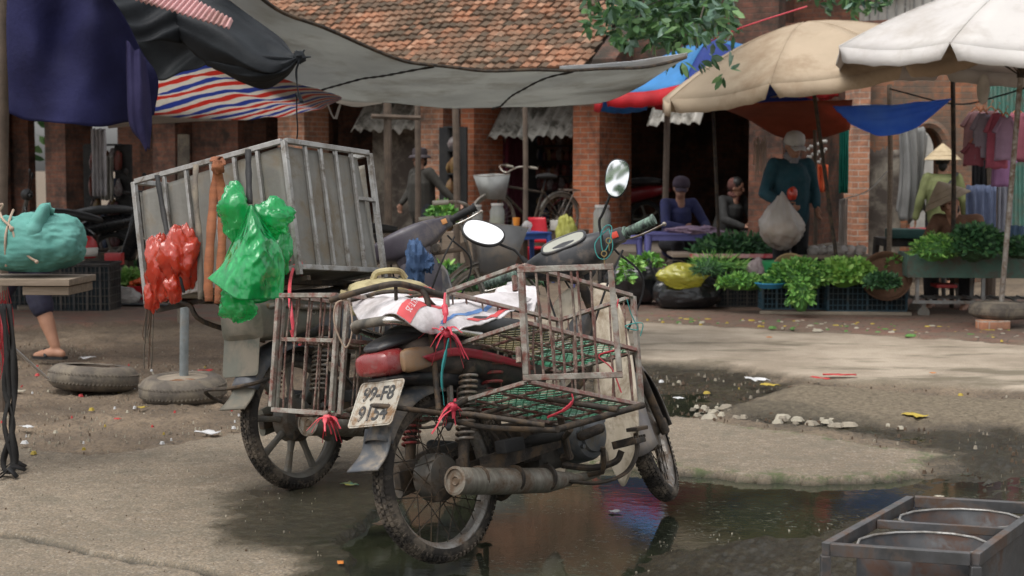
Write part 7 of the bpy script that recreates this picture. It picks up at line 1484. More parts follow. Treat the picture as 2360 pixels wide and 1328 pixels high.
greens('herb_heap', at(1443, 640, 14.0), (.04, .03, .05), 50, .07, gr1, 'single leafy twig lying on the round black bag', seed=9, core=False, droop=.8)
greens('scallions', at(1655, 616, 14.4), (.24, .16, .06), 330, .11, gr1, 'long spring onions piled behind the yellow bag', seed=10, aspect=.09)
greens('herb_heap', at(1630, 626, 13.9), (.09, .08, .05), 260, .08, gr2, 'dark fine leaved bunch on the yellow bag', seed=11, aspect=.10)
greens('herb_heap', at(1112, 650, 12.5), (.45, .2, .12), 700, .06, gr2, 'dark greens on the ground behind the bicycle basket', seed=12)
greens('herb_heap', gp(1010, 660, .1), (.3, .2, .22), 500, .08, gr1, 'green leaves behind the bicycle handlebar', seed=13)
greens('herb_heap', at(1018, 505, 16.5), (.12, .1, .14), 250, .08, gr1, 'bunch of leaves on the stall beyond the bicycle grip', seed=14)
blkb = thin('black_bin_bag', (.018, .019, .022), tl=.04, rough=.28, bump=.6, bsc=14, spec=.7)
def binbag(loc, r, label, seed):
    mb = MB(); mb.ell((0, 0, r[2] * .9), r, 72, 48, amp=.12, fr=1.5, seed=seed, e=.8, cr=.03)
    for i, v in enumerate(mb.v):
        an = math.atan2(v.y, v.x); h = v.z / (2 * r[2]); k = 1 + .045 * math.sin(an * 13 + 4 * noise.noise(v * 4)) * (max(h, 0) ** 1.2) + .03 * abs(noise.noise(v * 16)); mb.v[i] = Vector((v.x * k, v.y * k, max(0, v.z)))
    return tag(mb.build('rubbish_bag', blkb, loc=loc, ang=70), label, 'rubbish bag', 'black plastic bags on the paving')
binbag(G_(1462, 712, .22), (.25, .24, .21), 'round black plastic bag with a leaf sprig on top', 2); binbag(G_(1590, 722, .22), (.30, .24, .145), 'low crumpled black plastic bag in front of the yellow bag', 5)
yelb = thin('yellow_bag_film', (.78, .74, .12), (.62, .60, .12), tl=.5, rough=.2, bump=.5, bsc=16, spec=.6, alpha=.85, crumple=7)
plastic_bag('plastic_bag', at(1575, 636, 14.1), (.21, .15, .10), yelb, 'bright yellow plastic bag of greens on top of the low black bag', seed=3, cat='plastic bag'); plastic_bag('plastic_bag', at(1745, 628, 14.3), (.10, .09, .11), thin('pinkish_bag', (.58, .48, .48), tl=.4, rough=.3, alpha=.85), 'pale pinkish plastic bag beside the green basin', seed=6)
plastic_bag('plastic_bag', at(1305, 540, 17.5), (.11, .1, .18), thin('yellow_green_bag', (.50, .50, .12), tl=.4), 'yellow green bag of vegetables against the foot of the bright pillar', seed=7)
def basin(name, loc, r, h, m, label, cat, rot=(0, 0, 0), r2=.7, group=None):
    mb = MB(); mb.lathe([(0, 0), (r * r2, 0), (r * .93, h * .75), (r, h), (r * 1.04, h), (r * 1.04, h - .008), (r * .96, h * .72), (r * r2 - .0, -.008), (0, -.008)], 36); return tag(mb.build(name, m, loc=loc, rot=rot), label, cat, group)
basin('basin', at(1793, 640, 13.9), .14, .15, mat('green_plastic', (.03, .26, .10), rough=.4), 'green plastic basin below the milky bag', 'basin')
basin('dish', at(1775, 662, 13.6), .13, .04, mat('sky_blue_plastic', (.04, .30, .55), rough=.4), 'flat blue dish on the corner of the blue crate', 'dish')
wov = mat('woven_bamboo', (.42, .29, .15), (.33, .22, .11), rough=.85, sc=30, bump=.8, bsc=90); wovb = mat('brown_woven', (.19, .10, .06), (.14, .075, .045), rough=.85, sc=30, bump=.8, bsc=90)
basin('winnowing_basket', at(1822, 630, 13.95), .17, .05, wov, 'tan woven basket leaning behind the heap of herbs', 'basket', (R(62), 0, 0), r2=.85)
basin('winnowing_basket', at(2042, 640, 13.9), .22, .06, wovb, 'large brown woven tray standing behind the green-rimmed crate', 'basket', (R(70), 0, R(-10)), r2=.85)
plastic_bag('plastic_bag', at(1887, 622, 14.2), (.05, .04, .05), redbag, 'small red bag poking up behind the herb heap', seed=11)
# vegetable cart
ct = empty('vegetable_cart', Vector((gp(2130, 735).x, gp(2130, 735).y, 0)), (0, 0, R(-6)), 'low green sided vegetable cart on small wheels', 'cart'); cg = mat('faded_green_board', (.10, .19, .15), (.08, .15, .12), rough=.75, dirt=(.12, .11, .09), damt=.4, bump=.3); cs_ = mat('pale_steel', (.28, .28, .27), rough=.5, metal=.5, dirt=(.16, .12, .09), damt=.4)
mb = MB(); mb.box((.48, 0, .46), (1.26, .03, .20), b=.004); mb.box((.48, .6, .46), (1.26, .03, .20), b=.004); mb.box((-.135, .3, .46), (.03, .57, .20), b=.004); mb.box((1.095, .3, .46), (.03, .57, .20), b=.004); mb.build('side_board', cg, ct)
mb = MB(); mb.box((.48, .3, .37), (1.19, .56, .02)); mb.build('deck', M['wood'], ct); mb = MB()
for y in (.03, .57):
    for x in (-.06, .5, 1.02): mb.bar((x, y, .13), (x, y, .355), .03, .03)
    mb.bar((-.1, y, .145), (1.12, y, .145), .028, .028)
for x in [-.06 + .12 * k for k in range(10)]: mb.bar((x, .04, .163), (x, .56, .163), .02, .012)
mb.build('lower_shelf', cs_, ct)
for x in (0, .98):
    for y in (.05, .55): mb = MB(); mb.lathe([(.0, -.012), (.05, -.014), (.05, .014), (0, .012)], 20, Matrix.Translation((x, y, .052)) @ RX90); mb.bar((x, y, .05), (x, y, .135), .02, .035); mb.build('castor', M['castmetal'], ct)
greens('herb_heap', at(2160, 580, 13.3), (.20, .2, .13), 650, .05, gr1, 'light green fine herbs at the left end of the cart', seed=21, aspect=.3)
greens('herb_heap', at(2250, 572, 13.2), (.22, .2, .17), 900, .065, gr2, 'tall heap of dark broad leaves in the middle of the cart', seed=22); greens('herb_heap', at(2350, 580, 13.2), (.12, .2, .10), 250, .06, gr2, 'leaf bunch at the right end of the cart', seed=23)
tag(MB().box((0, 0, 0), (.18, .22, .03), b=.006).build('tray', mat('red_tray', (.4, .03, .03), rough=.5), loc=at(2175, 658, 13.8)), 'red tray on the lower shelf of the cart', 'tray')
# umbrella base, brick under it
def tyre_weight(loc, r, w, label, rot=(0, 0, 0), pipe=0, fill=True, pipelean=0):
    t_ = empty('tyre_weight', loc, rot, label, 'tyre', 'tyres used as weights'); mb = MB(); pr = [(r - w * .52 + w * .52 * math.cos(R(a)), w * .5 + w * .5 * math.sin(R(a))) for a in range(-125, 126, 14)]
    mb.lathe(pr, 64)
    for k in range(70):
        for zz, tl in ((.32, 1), (.68, -1)):
            o = len(mb.v); mb.box((0, 0, 0), (.006, r * .055, .008), rot=(R(38 * tl), 0, 0)); mb.xf(Matrix.Rotation(2 * math.pi * (k + .5 * (tl > 0)) / 70, 4, 'Z') @ Matrix.Translation((r * .985, 0, w * zz)), o)
    mb.build('tyre', M['dustyrubber'], t_, ang=30)
    if fill: mb = MB(); mb.lathe([(0, w * 1.02), (r * .3, w * 1.0), (r * .62, w * .94), (r * .72, w * .85), (r * .72, w * .3)], 48, jit=.03); mb.build('concrete_fill', M['concf'], t_, ang=60)
    else: mb = MB(); mb.lathe([(0, w * .55), (r * .6, w * .5)], 30, jit=.04); mb.build('dirt_fill', M['dustyrubber'], t_)
    if pipe: mb = MB(); mb.lathe([(.019, w * .8), (.025, w * .8), (.025, w + pipe), (.019, w + pipe)], 18, Matrix.Rotation(pipelean, 4, 'Y')); mb.build('pipe_socket', M['galv'], t_, ang=30)
    return t_
M['concf'] = mat('rough_concrete', (.30, .25, .19), (.22, .18, .135), rough=.95, sc=8, bump=.8, bsc=40); M['galv'] = mat('galvanised_pipe', (.27, .30, .31), (.20, .225, .23), rough=.5, metal=.45, sc=20, dirt=(.2, .18, .15), damt=.35)
tyre_weight(Vector((b2.x, b2.y, .10)), .25, .13, 'umbrella base tyre with concrete cone under the off-white umbrella')
mb = MB(); mb.box((0, 0, .035), (.24, .12, .07), b=.004); tag(mb.build('brick', brickp, loc=gp(2292, 768) + Vector((0, .05, .03)), rot=(0, 0, R(8))), 'hollow brick wedged below the umbrella tyre', 'brick')
T1, T2 = gp(214, 902), gp(423, 925)
t1 = tyre_weight(T1 + Vector((0, 0, .01)), .262, .145, 'split old tyre lying flat on the dirt, the one without a pipe', (R(-3), R(5), R(20)), fill=False)
mb = MB(); mb.box((.03, .0, .12), (.22, .09, .012), rot=(.1, 0, .5)); mb.tube([(-.1, -.05, .13), (.12, .06, .14)], .008, 6); mb.tube([(.0, .1, .13), (.2, -.02, .135)], .006, 6); mb.build('wood_scraps', M['bamboo'], t1)
t2 = tyre_weight(T2, .245, .145, 'old tyre filled with concrete holding a short grey pipe', (R(2), R(-1), 0), pipe=.40, pipelean=R(3))
mb = MB(); mb.tube(spline([(-.05, -.14, .135), (.0, -.12, .14), (.06, -.15, .135), (.13, -.16, .13)], 4), .007, 6); mb.tube(spline([(.0, -.08, .135), (.07, -.1, .14), (.14, -.13, .13)], 4), .005, 6); mb.build('bark_scraps', mat('orange_bark', (.25, .11, .05), rough=.9), t2)
mb = MB(); mb.bar(at(18, 790, 8.2), at(110, 873, 8.9), .018, .006); tag(mb.build('strip', mat('white_strip', (.62, .64, .66), rough=.4)), 'white plastic strip leaning on the split tyre', 'strip')

# ------------------------------------------------------------------ loaded plank and bundle at the left edge
pl = empty('loaded_plank', at(0, 650, 6.6), (0, 0, R(-4)), 'thick grey double plank carrying the teal bundle', 'plank'); mb = MB(); mb.box((-.12, .14, 0), (.86, .34, .028), b=.003); mb.build('top_board', M['wood'], pl); mb = MB(); mb.box((.20, .14, -.036), (.20, .30, .036), b=.003); mb.build('lower_board', M['wood'], pl)
mb = MB(); mb.box((-.24, .14, -.45), (.10, .12, .87), b=.006); mb.build('leg', M['bamboo'], pl)
tb_ = mat('teal_woven_cloth', (.085, .25, .215), (.13, .33, .29), rough=.8, sc=7, bump=.5, bsc=45, spec=.25)
bd = empty('bundle', at(60, 560, 6.6) + Vector((-.02, .14, 0)), label='teal cloth bundle tied with cord lying on the plank', cat='bundle'); mb = MB()
mb.ell((0, 0, -.005), (.225, .17, .125), 110, 80, amp=.12, fr=1.4, seed=5, e=.85, cr=.016)
for i, v in enumerate(mb.v):
    k = 1 + .035 * math.sin(v.x * 26 + 5 * noise.noise(v * 6)) * (.4 + abs(v.z) * 3); dn = abs(v.x + .07); k *= 1 - .12 * math.exp(-(dn / .03) ** 2); mb.v[i] = Vector((v.x, v.y * k, v.z * k if v.z > 0 else max(v.z, -.128)))
mb.build('bundle_body', tb_, bd, ang=180); mb = MB()
mb.loft([(.0, -.03, 0, .045, .05), (.02, -.03, .055, .045, .045), (.05, -.03, .11, .040, .035), (.075, -.03, .145, .042, .022), (.085, -.03, .15, .028, .01)], 20, axis='Z') if False else mb.tube(spline([(.02, -.09, -.02), (.045, -.10, .04), (.065, -.09, .10), (.085, -.06, .135), (.115, -.05, .128)], 6), [.075, .07, .055, .05, .045, .02], 24, flat=.6)
for i, v in enumerate(mb.v): mb.v[i] = v * (1 + .07 * noise.noise(v * 22))
mb.build('twisted_end', tb_, bd, ang=180); mb = MB()
mb.tube(spline([(-.075, 0, .135), (-.06, -.10, .095), (-.062, -.155, .02), (-.07, -.13, -.10)], 5), .0055, 7); mb.tube(spline([(-.13, -.02, .14), (-.09, -.10, .10), (-.035, -.15, .06), (-.01, -.165, -.01), (.045, -.17, -.06), (.07, -.17, -.075)], 6), .0055, 7); mb.tube(spline([(-.12, -.05, .13), (-.10, -.06, .16), (-.13, -.05, .155)], 5), .0055, 7); mb.ell((-.035, -.155, .06), .012, 8, 6); mb.ell((.072, -.17, -.078), .009, 8, 6); mb.build('cord', M['jute'], bd)
mb = MB()
for k in range(26):
    x = rnd.uniform(-14, 26); y0 = rnd.uniform(660, 720); l = rnd.uniform(780, 880); mb.tube(spline([at(x, y0, 6.7), at(x + rnd.uniform(-8, 14), (y0 + l) / 2, 6.7 + rnd.uniform(-.05, .05)), at(x + rnd.uniform(-6, 24), l, 6.7)], 4), .003, 5, flat=.5)
tag(mb.build('twine_bundle', M['redtwine']), 'bundle of loose red twine hanging under the plank', 'twine')
mb = MB()
for (xs, w) in (((8, 14, 22, 10, 30, 12), .010), ((20, 30, 34, 26, 36, 20), .012), ((2, 18, 12, 30, 8, 16), .012)):
    ys = (700, 800, 900, 980, 1060, 1100); P_ = spline([at(x, y, 6.6) for x, y in zip(xs, ys)], 6); G = [[p + Vector((-w, .01 * math.sin(i * .5), 0)), p + Vector((w, -.01 * math.sin(i * .5), 0))] for i, p in enumerate(P_)]; mb.grid(G)
for (x, y, dx, dy) in ((0, 1108, 60, -18), (5, 1090, 55, -8), (0, 1100, 40, 6)):
    a_, b_ = gp(x, y), gp(x + dx, y + dy); n = Vector((0, .02, 0)); mb.grid([[a_ + n + Vector((0, 0, .01)), a_ - n + Vector((0, 0, .012))], [a_.lerp(b_, .5) + n + Vector((0, 0, .05)), a_.lerp(b_, .5) - n + Vector((0, 0, .045))], [b_ + n + Vector((0, 0, .012)), b_ - n + Vector((0, 0, .01))]])
tag(mb.build('rubber_straps', M['rubber_clean'], solid=.004), 'black inner-tube straps trailing to the ground at the left edge', 'strap')

M['pan'] = mat('shaded_stained_pan_steel', (.05, .052, .056), (.028, .028, .03), rough=.5, metal=.25, sc=9, dirt=(.06, .032, .022), damt=.42, dsc=9, bump=.1)  # base darkened so the pans read as shaded recesses, stains on top
# ------------------------------------------------------------------ metal trough, bottom right
TZ = .36; A_, B_, C_, D_ = gp(1903, 1266, TZ), gp(2098, 1156, TZ), gp(2440, 1166, TZ), gp(2248, 1290, TZ)
C_ = B_ + (D_ - A_)
to_ = A_.copy(); to_.z = 0; tg = empty('metal_trough', to_, label='grimy steel frame stand holding two round pans', cat='pan stand'); q_ = lambda p, dz=0: p - to_ + Vector((0, 0, dz)); S_ = M['stainless']; mb = MB(); T = .032
ex = (D_ - A_).normalized(); ey = (B_ - A_).normalized(); m1, m2 = A_.lerp(B_, .52), D_.lerp(C_, .52)
mb.bar(q_(A_), q_(B_), .022, T); mb.bar(q_(D_), q_(C_), .022, T); mb.bar(q_(A_ + ex * .012, .001), q_(D_ - ex * .012, .001), .022, T * .97); mb.bar(q_(B_ + ex * .012, .001), q_(C_ - ex * .012, .001), .022, T * .97); mb.bar(q_(m1 + ex * .012, -.002), q_(m2 - ex * .012, -.002), .014, .022)
mb.build('top_frame', M['troughsteel'] if 'troughsteel' in M else S_, tg, bevel=.0015)
for P_ in (A_, B_, C_, D_): mb = MB(); mb.bar(q_(P_, -TZ), q_(P_, -T / 2), .024, .024); mb.build('leg', S_, tg, bevel=.0015)
mb = MB(); mb.bar(q_(D_, -.25), q_(C_, -.25), .018, .018); mb.bar(q_(A_, -.25), q_(B_, -.25), .018, .018); mb.build('stretcher', S_, tg)
W_ = (D_ - A_).length; Ln = (B_ - A_).length
for f in (.27, .77):
    c = A_.lerp(B_, f) + ex * (W_ / 2); Rm = Matrix((ex, ey, Vector((0, 0, 1)))).transposed().to_4x4(); mb = MB(); rx, ry = W_ * .44, Ln * .215
    mb.lathe([(1.0, -.012), (.99, -.14), (.97, -.28), (.9, -.30), (0, -.305)], 14, Matrix.Translation(q_(c)) @ Rm @ Matrix.Diagonal((rx, ry, 1, 1))); pn = mb.build('round_pan', M['pan'], tg, solid=.003); rim_glint = MB(); Q4 = Matrix.Translation(q_(c)) @ Rm; rim_glint.tube([Q4 @ Vector((rx * math.cos(k * .4488), ry * math.sin(k * .4488), -.010)) for k in range(14)], .0035, 6, closed=True); rim_glint.build('rim', M['boxframe'], pn)  # pale ring added as a painted highlight along the pan edge
mb = MB(); mb.box(q_(D_.lerp(C_, .5), -.10), ((D_ - C_).length * .9, .004, .16), rot=(0, 0, math.atan2(ey.y, ey.x))); mb.build('side_sheet', S_, tg)

# ------------------------------------------------------------------ stall furniture in the middle
bp_ = mat('blue_plastic', (.035, .09, .32), (.03, .075, .26), rough=.4, bump=0); vp = mat('violet_blue_plastic', (.12, .12, .32), (.09, .09, .25), rough=.45, bump=0); rp = mat('red_plastic', (.58, .015, .03), rough=.35, bump=0)
def ptable(loc, w, d, h, m, label, rot=0):
    t_ = empty('plastic_table', loc, (0, 0, rot), label, 'table', 'low plastic tables'); mb = MB(); mb.box((0, 0, h - .012), (w, d, .024), b=.008); mb.box((0, -d / 2 + .02, h - .05), (w - .1, .015, .06)); mb.box((0, d / 2 - .02, h - .05), (w - .1, .015, .06)); mb.box((-w / 2 + .02, 0, h - .05), (.015, d - .1, .06)); mb.box((w / 2 - .02, 0, h - .05), (.015, d - .1, .06)); mb.build('table_top', m, t_)
    for x in (-1, 1):
        for y in (-1, 1): mb = MB(); mb.loft([(x * (w / 2 + .01), y * (d / 2 + .01), 0, .018, .018, .6), (x * (w / 2 - .025), y * (d / 2 - .025), h - .025, .036, .036, .6)], 12, axis='Z') if False else mb.tube([(x * (w / 2 + .01), y * (d / 2 + .01), 0), (x * (w / 2 - .03), y * (d / 2 - .03), h - .03)], [.02, .036], 10); mb.build('leg', m, t_)
    return t_
ptable(gY(1205, 18.0), .52, .44, .58, bp_, 'blue plastic table with food jars on it', R(30)); ptable(gY(1560, 16.9), .66, .5, .62, vp, 'violet blue plastic table in front of the person in navy', R(-3)); ptable(gY(1402, 17.4), .74, .5, .56, vp, 'dull violet plastic table left of the one with the pink cloth', R(-3))
ch = empty('plastic_chair', gY(1238, 18.7), (0, 0, R(10)), 'small red plastic chair behind the blue table', 'chair'); mb = MB(); mb.box((0, 0, .36), (.32, .32, .025), b=.01); mb.build('seat', rp, ch)
mb = MB(); mb.grid(cpatch([[Vector((x * .15, -.03 * x * x + .15, .42)) for x in (-1, -.3, .3, 1)], [Vector((x * .155, -.03 * x * x + .17, .55)) for x in (-1, -.3, .3, 1)], [Vector((x * .135, -.03 * x * x + .19, .72)) for x in (-1, -.3, .3, 1)]], 5, 5)); mb.bar((-.14, .14, .36), (-.145, .16, .44), .03, .02); mb.bar((.14, .14, .36), (.145, .16, .44), .03, .02); mb.build('backrest', rp, ch, solid=.012)
for x in (-1, 1):
    for y in (-1, 1): mb = MB(); mb.tube([(x * .17, y * .17, 0), (x * .135, y * .135, .35)], [.016, .024], 8); mb.build('leg', rp, ch)
gl_ = thin('jar_plastic', (.55, .57, .55), tl=.3, rough=.1, alpha=.45, bump=0, spec=.8); pick = mat('pickled_greens', (.30, .28, .08), (.20, .20, .06), rough=.6, sc=30)
def jar(loc, r, h, fill, label):
    j = empty('jar', loc, label=label, cat='jar', group='jars of pickles'); mb = MB(); mb.lathe([(0, 0), (r, 0), (r, h * .8), (r * .8, h * .92), (r * .8, h)], 24); mb.build('jar_wall', gl_, j); mb = MB(); mb.lathe([(0, .005), (r * .95, .005), (r * .95, h * fill), (0, h * fill)], 20); mb.build('pickles', pick, j)
    mb = MB(); mb.lathe([(r * .84, h * .98), (r * .84, h * 1.06), (0, h * 1.06)], 20); mb.build('lid', whitet, j)
jar(gY(1146, 17.9, .58), .085, .31, .55, 'big clear jar of pickles on the blue table'); jar(gY(1098, 18.6, .56), .075, .30, .35, 'clear jar left of the big pickle jar'); jar(gY(1388, 17.5, .56), .10, .32, .6, 'wide jar of pickles on the dull violet table')
tag(MB().box((0, 0, .27), (1.0, .4, .54)).build('stall_counter', M['wood'], loc=gY(1120, 18.9), rot=BROT), 'low counter behind the bicycle basket', 'counter')
mb = MB(); mb.lathe([(0, 0), (.035, 0), (.045, .10), (.04, .10), (.032, .01)], 20); tag(mb.build('cup', mat('orange_cup', (.75, .28, .04), rough=.5), loc=gY(1190, 18.8, .62)), 'orange cup on the counter above the blue table', 'cup')
mb = MB(); mb.lathe([(0, 0), (.02, 0), (.05, .02), (.055, .04)], 20); tag(mb.build('bowl', M['chrome'], loc=gY(1190, 17.9, .582)), 'small steel bowl on the blue table', 'bowl'); plastic_bag('plastic_bag', gY(1215, 18.0, .64), (.05, .05, .06), clearb, 'small clear bag on the blue table by the red chair', seed=3)
def bucket(loc, r, h, label):
    b = empty('bucket', loc, label=label, cat='bucket', group='pale buckets under the violet tables'); mb = MB(); mb.lathe([(0, 0), (r * .8, 0), (r, h), (r * 1.06, h), (r * 1.06, h - .02), (r * 1.0, h - .02)], 28); mb.lathe([(r * .98, h), (0, h + .004)], 24); mb.build('bucket_wall', wm_, b); mb = MB(); mb.tube(spline([(-r, 0, h), (-r * .6, -.05, h + .08), (r * .6, -.05, h + .08), (r, 0, h)], 5), .004, 6); mb.build('handle', M['steel'], b)
bucket(gY(1556, 16.6), .12, .25, 'white bucket under the table with the pink cloth'); bucket(gY(1470, 17.2), .10, .22, 'smaller pale bucket left of the white one')
mb = MB(); mb.ell((0, 0, .02), (.27, .18, .045), 40, 20, amp=.5, fr=3, seed=3); tag(mb.build('table_cloth', clothm('pink_violet_cloth', (.38, .27, .36)), loc=gY(1600, 16.8, .62)), 'crumpled pinkish violet cloth on the violet table', 'cloth')
for x, Y, z, lab in ((1283, 19.6, .60, 'left white foam box beside the bright pillar'), (1306, 19.4, .60, 'right white foam box beside the bright pillar')): tag(MB().box((0, 0, 0), (.16, .2, .12), b=.008).build('foam_box', wm_, loc=gY(x, Y, z)), lab, 'foam box', 'foam boxes')
tag(MB().box((0, 0, 0), (.6, .4, .5)).build('stand', M['bamboo'], loc=gY(1292, 19.7, .29), rot=BROT), 'dark stand holding the foam boxes', 'stand')
# goods hung in the hall
def sheetgoods(px, Y, z0, z1, w, m, label, rot=0, cat='cloth', name='hanging_cloth', fold=.02, seed=1):
    mb = MB(); c = gY(px, Y); n = 22; G = [[Vector((-w / 2 + w * i / n, fold * math.sin(i * 1.1 + seed) + .03 * noise.noise(Vector((i * .2, k * .4, seed))), z1 + (z0 - z1) * k / 8 + .02 * noise.noise(Vector((i * .3, seed, k * .1))))) for i in range(n + 1)] for k in range(9)]
    mb.grid(G); return tag(mb.build(name, m, loc=c, rot=(0, 0, rot), solid=.004, ang=180), label, cat)
patt = bpy.data.materials.new('patterned_red_cloth'); patt.use_nodes = True; t = NT(patt); v = t.new('ShaderNodeTexCoord').outputs['Object']; vo = t.new('ShaderNodeTexVoronoi'); vo.inputs['Scale'].default_value = 9; t.link(v, vo.inputs['Vector'])
t.link(t.mix(t.ramp(vo.outputs['Distance'], [(.25, g3(0)), (.4, g3(1))]), (.14, .09, .06), t.mix(t.ramp(t.noise(v, 3, 4), [(.45, g3(0)), (.55, g3(1))]), (.12, .012, .028), (.08, .04, .06))), t.n['Principled BSDF'].inputs['Base Color']); t.n['Principled BSDF'].inputs['Roughness'].default_value = .9
sheetgoods(1142, 21.4, .5, 1.8, .40, patt, 'red patterned cloth hanging beside the second pillar', -BA); sheetgoods(1185, 22.6, .6, 1.8, .5, clothm('dark_pink_cloth', (.12, .02, .04)), 'dark pink cloth hanging deeper in the stall', -BA, seed=4)
def shelf_goods(loc, w, h, rows, cols, label, seed, pal, rot=-BA):
    rr = random.Random(seed); s = empty('goods_shelf', loc, (0, 0, rot), label, 'shelf'); mb = MB()
    for k in range(rows + 1): mb.box((0, .1, h * k / rows), (w, .25, .02))
    for x in (-1, 1): mb.bar((x * w / 2, .1, 0), (x * w / 2, .1, h), .03, .25)
    mb.build('shelf_board', M['rubber_clean'], s); mb = MB()
    for k in range(rows):
        x = -w / 2 + .03
        while x < w / 2 - .06:
            q = rr.uniform(.04, .10); hh = rr.uniform(.45, .85) * h / rows; c_ = (x + q / 2, .04 + rr.uniform(-.02, .05), h * k / rows + .011 + hh / 2); mi_ = rr.randrange(len(pal)); mb.box(c_, (q * rr.uniform(.7, .95), .1, hh), rot=(0, rr.uniform(-.12, .12), rr.uniform(-.4, .4)), mi=mi_) if rr.random() < .18 else mb.ell(c_, (q * .55, .05, hh * .55), 8, 6, mi=mi_, amp=.4, fr=2, seed=int(x * 90)); x += q * rr.uniform(.6, 1.1)
    mb.build('packets', pal, s); s.children[1]['kind'] = 'stuff'; return s
pal = [mat('pk_red', (.18, .025, .02), (.09, .05, .03), sc=30, rough=.5, bump=0), mat('pk_red2', (.10, .02, .025), (.05, .03, .03), sc=30, rough=.5, bump=0), mat('pk_yel', (.18, .12, .03), (.1, .03, .02), sc=30, rough=.5, bump=0), mat('pk_blue', (.03, .05, .10), sc=30, rough=.5, bump=0), mat('pk_wht', (.20, .19, .18), (.1, .06, .06), sc=30, rough=.5, bump=0), mat('pk_org', (.18, .07, .025), rough=.5, bump=0)]
shelf_goods(gY(1275, 22.2, .34), .66, 1.5, 7, 8, 'shelf full of red and orange packets under the broken awning', 3, pal + pal[:2]); shelf_goods(gY(235, 18.8, .34), .5, 1.25, 4, 6, 'shelf of bright goods deep in the left bay', 6, pal)
shelf_goods(gY(1036, 20.2, .34), .16, 1.5, 5, 2, 'narrow rack of yellow and white packets beside the pale pillar', 8, [pal[2], pal[4], pal[0], pal[4]])
sheetgoods(228, 17.6, 1.0, 1.75, .16, clothm('white_shirt', (.55, .53, .55)), 'white shirt hanging in the left bay', seed=2); sheetgoods(247, 17.8, .95, 1.45, .14, clothm('pale_cloth', (.38, .36, .32)), 'pale cloth hanging right of the white shirt', seed=5)
sheetgoods(1945, 16.2, 1.05, 1.75, .10, clothm('emerald_cloth', (.01, .22, .16)), 'emerald green cloth strip hanging by the brick pier', seed=3); sheetgoods(1887, 17.2, 1.05, 1.35, .20, clothm('orange_vest', (.80, .16, .06)), 'bright orange cloth hanging behind the woman in teal', seed=6); sheetgoods(1945, 15.6, .35, 1.0, .08, clearb, 'long milky plastic bag hanging by the brick pier', 0, 'plastic bag', seed=7)
mb = MB()
for k in range(16): a_ = gY(1738 + k * 1.8, 16.6, rnd.uniform(1.55, 1.65)); mb.tube([a_, a_ - Vector((rnd.uniform(-.02, .02), 0, rnd.uniform(.25, .4)))], .006, 5)
tag(mb.build('string_hank', M['jute']), 'hank of pale strings hanging left of the woman in teal', 'string')
mb = MB()
for k in range(26): a_ = gY(1862 + (k % 9) * 5, 17.2, 1.35 + .28 * ((k * 7) % 10) / 10); mb.ell(a_, .018, 8, 6)
tag(mb.build('garlic', wm_), 'cluster of pale bulbs hanging behind the woman in teal', 'garlic', kind='stuff')
tag(MB().box((0, 0, 0), (1.3, .6, .03)).build('plank_table', M['wood'], loc=gY(1690, 16.2, .42)), 'low plank table of dark greens behind the thin pole', 'table')
mb = MB(); mb.box((0, 0, 0), (.95, .004, .04)); tag(mb.build('striped_edging', mat('red_white_edging', (.62, .55, .52), (.5, .03, .05), rough=.6, sc=5, bump=0), loc=gY(1700, 15.88, .42)), 'red and white edging strip on the plank table', 'edging')
greens('herb_heap', gY(1700, 16.2, .46), (.45, .22, .14), 600, .08, gr2, 'heap of dark greens on the plank table in shade', seed=31)
tag(MB().box((0, 0, 0), (.7, .5, .03)).build('packet_table', M['wood'], loc=gY(1920, 15.0, .47)), 'board with pale packets right of the woman in teal', 'table')
mb = MB()
for k in range(6): mb.ell((k * .09 - .2, rnd.uniform(-.05, .05), .04), (.06, .07, .045), 14, 9, amp=.3, seed=k)
tag(mb.build('packet_row', clearb, loc=gY(1925, 14.9, .49)), 'row of pale pinkish packets on the board', 'packets')
# right: trays table, toys of colour, clothes
tt = ptable(gY(2112, 15.6), .72, .5, .62, blkc, 'dark tray table in front of the conical hat walker'); 
mb = MB(); mb.box((0, 0, 0), (.34, .3, .09), b=.01); tag(mb.build('tray', tealr, loc=gY(2090, 15.4, .67)), 'dark green tray on the dark table', 'tray'); mb = MB(); mb.box((0, 0, 0), (.3, .25, .06), b=.01); tag(mb.build('tray', rp, loc=gY(2135, 15.7, .68)), 'red tray on the dark table', 'tray')
greens('herb_heap', gY(2070, 13.9, .45), (.08, .08, .06), 60, .05, lett, 'few yellow flowers at the end of the cart', seed=33, core=False)
for px, c_, lb in ((2003, (.65, .55, .50), 'small white toy on the paving by the brick pier'), (2012, (.75, .3, .04), 'small orange toy on the paving'), (2024, (.7, .04, .12), 'small pink-red toy right of the orange one')):
    mb = MB(); mb.ell((0, 0, .04), (.035, .03, .045), 12, 8, amp=.3); tag(mb.build('toy', mat('toy_' + lb[6:9], c_, rough=.4, bump=0), loc=gY(px, 16.4)), lb, 'toy')
